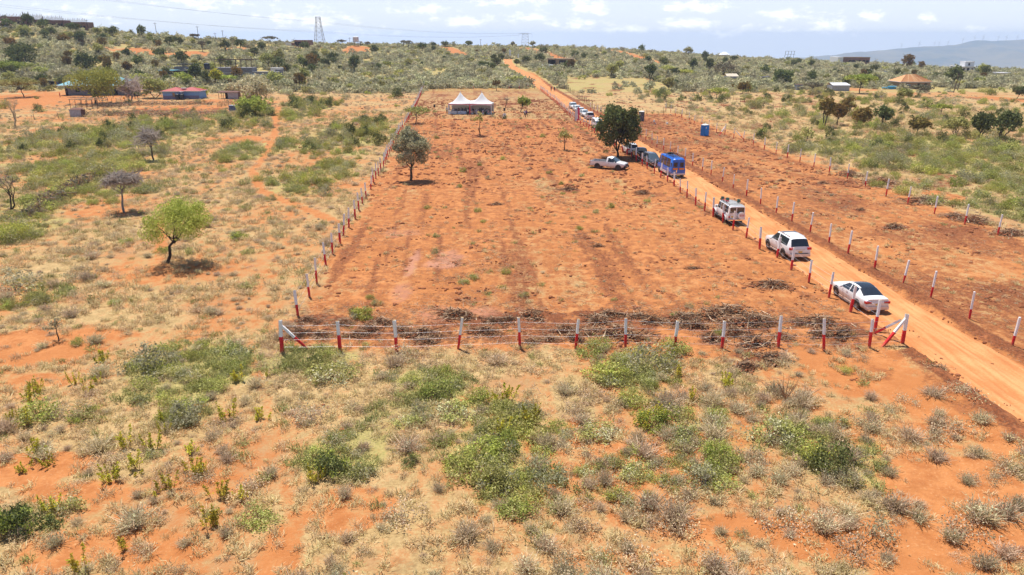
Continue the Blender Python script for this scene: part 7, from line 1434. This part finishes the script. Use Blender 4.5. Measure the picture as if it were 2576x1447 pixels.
house('tin_house', 'small grey tin house with a pale gable roof left of the round dark tree', 'shed', 1828, 1857, 204, 'tin', [(0, 1, 0, 5, 0, 1.9), (1.02, 1.16, .5, 3, 0, 1.9, 'tinb')], extra=gab('cream'))
house('shed', 'low grey shed just left of the round dark tree', 'shed', 1914, 1936, 203, 'block', [(0, 1, 0, 4, 0, 1.8), (.8, .97, -.1, 0, 0, 1.7, 'hole')])
house('shed', 'tiny tin shed beside the grey umbrella acacia', 'shed', 2003, 2019, 227, 'tin', [(0, 1, 0, 2.5, 0, 1.9), (-.05, 1.05, -.2, 2.7, 1.9, 1.97, 'rust')])
house('tin_house', 'small tin house with a bright white roof beside the bright umbrella acacia', 'shed', 2094, 2136, 229, 'tin', [(0, 1, 0, 5, 0, 1.9)], extra=gab('whiteroof', 2.7))
house('shed', 'small dark shed beside a utility pole on the far plain', 'shed', 2229, 2244, 189, 'tinb', [(0, 1, 0, 3, 0, 2.0)])
def orx(t, w):
    x0, x1, y0, y1 = -.5 * w - .5, .5 * w + .5, -.5, 9.5; mb = MB(); zr = 5.0; d = (y1 - y0) / 2; hp_ = .16 * w
    for i in range(14): u = i / 13; xb = x0 + (x1 - x0) * u; xt = -hp_ + 2 * hp_ * u; mb.tube([(xb, y0, 2.62), (xt, y0 + d, zr + .06)], .06, 4, 1 if i in (3, 6, 7, 9) else 0, cap=False)
    for k in range(9): v = (k + .5) / 9; xa, xb = x0 + (-hp_ - x0) * v, x1 + (hp_ - x1) * v; mb.tube([(xa, y0 + d * v, 2.66 + (zr - 2.6) * v), (xb, y0 + d * v, 2.66 + (zr - 2.6) * v)], .05, 4, 0, cap=False)
    mb.build('rafters', [B['timber'], B['batten']], t)
    mb = MB(); mb.add([(x0, y0, 2.55), (x1, y0, 2.55), (hp_, y0 + d, zr - .05), (-hp_, y0 + d, zr - .05), (x1, y1, 2.55), (x0, y1, 2.55)], [(0, 1, 2, 3), (1, 4, 2), (4, 5, 3, 2), (5, 0, 3)]); mb.build('roof', B['timber'], t)
    mb = MB(); mb.b0(x0, x1, y0 - .06, y0 - .01, 2.4, 2.6); mb.b0(x1 + .01, x1 + .06, y0, y1, 2.4, 2.6); mb.b0(x0 - .06, x0 - .01, y0, y1, 2.4, 2.6); mb.build('fascia', B['gutter'], t)
house('house', 'tan house with an orange timber hip roof still under construction', 'house', 2265, 2338, 224, 'tanb', [(0, 1, 0, 9, 0, 2.4)], extra=orx, wins=((.2, 0, 1.0, 1.2, 1.0), (.62, 0, 1.0, 1.2, 1.0), (.85, 0, 1.0, 1.0, 1.0)))
tank_at(G(2283, 226), .75, 1.9, 'dark water tank at the front of the orange roofed house')
mb = MB(); rr = random.Random(2)
for i in range(9): mb.cyl((rr.uniform(-2, 2), rr.uniform(-.3, .3), .25 + .35 * (i % 3)), .24, 1.8, 10, 0, 'x')
o = mb.build('pipe_stack', mat('light_blue_pipe', (.10, .42, .70), .5), smooth=50); o.location = G(2236, 225); tag(o, 'heap of light blue drums left of the orange roofed house', 'drums')
# poles, pylons, power lines
def upole(px, pyb, pyt, label, tilt=0.0, arm=True):
    b = G(px, pyb); hh = max((pyb - pyt) * mpp(b), 3.0); t = thing('utility_pole', label, 'utility pole', b, 0); mb = MB(); mb.tube([(0, 0, -1), (tilt * hh, 0, hh)], [.17, .11], 7); mb.build('pole', M['stake'], t)
    if arm: mb = MB(); mb.b0(tilt * hh - .9, tilt * hh + .9, -.05, .05, hh - .5, hh - .36); mb.build('crossarm', M['stake'], t)
for a in [(223, 71, 45, 'utility pole at the right end of the left ridge building', -.08), (395, 92, 59, 'utility pole on the left hillside skyline, left of the thin pair', -.02), (500, 101, 68, 'left one of the thin pair of utility poles on the skyline', 0), (563, 106, 78, 'right one of the thin pair of utility poles on the skyline', -.03), (543, 104, 84, 'short stub pole between the thin pair on the skyline', 0), (880 - 0, 118, 90, 'slim pole just right of the tall pylon base', 0) if 0 else (881, 118, 96, 'slim pole on the skyline right of the tall pylon', 0),
          (1209, 120, 100, 'slim pole on the middle skyline', 0), (2245, 188, 159, 'utility pole beside the small dark shed on the far plain', .12), (2277, 180, 166, 'first small pole right of the small dark shed', 0), (2329, 181, 168, 'second small pole right of the small dark shed', 0), (2461, 187, 172, 'pole right of the white two storey house', 0), (2512, 189, 170, 'pole at the right end of the long boundary wall', .05), (2398, 233, 186, 'tall leaning pole standing in the open field', .12), (2408, 228, 190, 'thinner pole behind the tall leaning pole', .1)]: upole(*a)
t = thing('pole_frame', 'H shaped twin pole structure above the left ridge building', 'utility pole', G(70, 66)); s_ = mpp(G(70, 66)); mb = MB()
for x in (-7, 7): mb.tube([(x * s_, 0, 0), (x * s_, 0, 34 * s_)], .18, 6)
for z in (24, 28): mb.tube([(-8 * s_, 0, z * s_), (8 * s_, 0, z * s_)], .14, 5)
mb.build('frame', M['stake'], t)
def pylon(base, hh, bw, tw_, label, arms=()):
    t = thing('pylon', label, 'pylon', base); mb = MB(); r = hh * .0038; steps = 9; zs = [hh * (1 - (1 - i / steps) ** 1.25) for i in range(steps + 1)]
    def wd(z): u = z / hh; return bw * (1 - u) ** 1.4 + tw_ * (1 - (1 - u) ** 1.4)
    for i in range(steps):
        a, b = wd(zs[i]) / 2, wd(zs[i + 1]) / 2; P = [(-1, -1), (1, -1), (1, 1), (-1, 1)]
        for k in range(4):
            p, q = P[k], P[(k + 1) % 4]; mb.tube([(p[0] * a, p[1] * a, zs[i]), (p[0] * b, p[1] * b, zs[i + 1])], r * 1.5, 4, cap=False); mb.tube([(p[0] * a, p[1] * a, zs[i]), (q[0] * b, q[1] * b, zs[i + 1])], r * .8, 3, cap=False); mb.tube([(q[0] * a, q[1] * a, zs[i]), (p[0] * b, p[1] * b, zs[i + 1])], r * .8, 3, cap=False); mb.tube([(p[0] * b, p[1] * b, zs[i + 1]), (q[0] * b, q[1] * b, zs[i + 1])], r * .8, 3, cap=False)
    mb.build('lattice', mat('galvanised_steel', (.34, .36, .40), .6, metal=.4), t)
    if arms:
        mb = MB()
        for (z, w) in arms:
            for y in (-tw_ / 2, tw_ / 2): mb.tube([(-w, 0, z), (0, y, z + 1.2), (w, 0, z)], r, 4); mb.tube([(-w, 0, z), (w, 0, z)], r * .8, 4)
            for s in (-1, 1): mb.tube([(s * w, 0, z), (s * w, 0, z - 6)], r * .7, 4)
        mb.build('crossarm', mat('galvanised_arm', (.34, .36, .40), .6, metal=.4), t)
    return t
def SP(px, row, y): return Vector(((px - 1288) / FPX * (y * math.cos(TH) + (H - HZ(row, y)) * math.sin(TH)), y, HZ(row, y)))
def at_y(px, y): u = (px - 1288) / 1948; return Vector((u * y, y, TZ(u * y, y)))
b1 = at_y(805, 880); pylon(b1 - Vector((0, 0, 1)), HZ(40, 880) - b1.z, 15, 4.6, 'tall lattice pylon standing behind the crest, left of centre')
b2 = at_y(1321, 1500); pylon(b2 - Vector((0, 0, 1)), HZ(82, 1500) - b2.z, 20, 11, 'distant lattice pylon with wide arms on the middle skyline', arms=((HZ(84, 1500) - b2.z, 13),))
b3 = at_y(1987, 1150); t = thing('pole_frame', 'four legged steel frame on the skyline left of the far ridge', 'utility pole', b3); mb = MB(); s_ = 1150 / 1850; hh = HZ(129, 1150) - b3.z
for x in (-11, -4, 3, 10): mb.tube([(x * s_, 0, 0), (x * s_ + 2, 0, hh)], .3, 5)
for z in (hh, hh - 4.5): mb.tube([(-12 * s_ + 2, 0, z), (12 * s_ + 2, 0, z)], .25, 4)
mb.build('frame', M['cargrey'], t)
wirem = mat('power_cable', (.22, .24, .30), .6)
for (row1, x0p, row0, y0_, lb) in [(54, -260, -70, 560, 'upper power line, front strand'), (57, -250, -78, 560, 'upper power line, rear strand'), (79, -260, -12, 560, 'lower power line, front strand'), (82, -240, -18, 560, 'lower power line, rear strand')]:
    a = SP(x0p, row0, y0_); b = SP(800, row1, 880); c = SP(1321, row1 * .15 + 75, 1500); mb = MB(); P1 = sag(a, b, 1.0 + (a - b).length * .006, 26); P2 = sag(b, c, (b - c).length * .008, 30)
    mb.tube([p - a for p in P1 + P2[1:]], [.045 + .03 * (p.y / 1500) for p in P1 + P2[1:]], 3, cap=False); o = mb.build('power_line', wirem); o.location = a; tag(o, lb + ' sweeping down from the upper left past the tall pylon', 'power line', 'power lines')
# wind turbines along the far ridge
tb = MB(); tb.tube([(0, 0, 0), (0, 0, 46)], [2.0, 1.3], 8); tm_ = tb.mesh('tower', B['plaster']); bb = MB()
for k in range(3): a = .5 + k * 2.094; bb.tube([(0, -3, 47), (math.sin(a) * 9, -3, 47 + math.cos(a) * 9), (math.sin(a) * 21, -3, 47 + math.cos(a) * 21)], [1.3, 1.2, .3], 5)
bm_ = bb.mesh('rotor', B['plaster']); ridge_rows = [(1960, 150), (2050, 141), (2150, 133), (2250, 122), (2300, 117), (2350, 117), (2400, 113), (2430, 105), (2470, 101), (2520, 102), (2580, 100)]
for i, px in enumerate([2268, 2312, 2350, 2362, 2384, 2420, 2448, 2470, 2508, 2528, 2555]):
    row = float(np.interp(px, *zip(*ridge_rows))); y = 6000.; p = Vector(((px - 1288) / 1948 * y, y, HZ(row, y) - 18)); t = thing('wind_turbine', 'tiny white wind turbine on the far blue ridge', 'wind turbine', p, 0, 'wind turbines along the far ridge')
    for nm, me in (('tower', tm_), ('rotor', bm_)): o = bpy.data.objects.new(nm, me); COL.objects.link(o); o.parent = t
# ---------------------------------------------------------------- haze
mb = MB(); mb.b0(-5200, 7200, -260, 9000, -330, 72); hz = mb.build('haze', bpy.data.materials.new('air_haze')); tag(hz, 'pale blue midday haze', kind='stuff')
hm = hz.data.materials[0]; hm.use_nodes = True; hm.node_tree.nodes.clear(); pv = N(hm.node_tree, 'ShaderNodeVolumePrincipled'); pv.inputs['Color'].default_value = (.56, .71, 1.0, 1); pv.inputs['Density'].default_value = 1 / 7500; pv.inputs['Anisotropy'].default_value = 0.0
ho = N(hm.node_tree, 'ShaderNodeOutputMaterial'); hm.node_tree.links.new(pv.outputs[0], ho.inputs['Volume'])
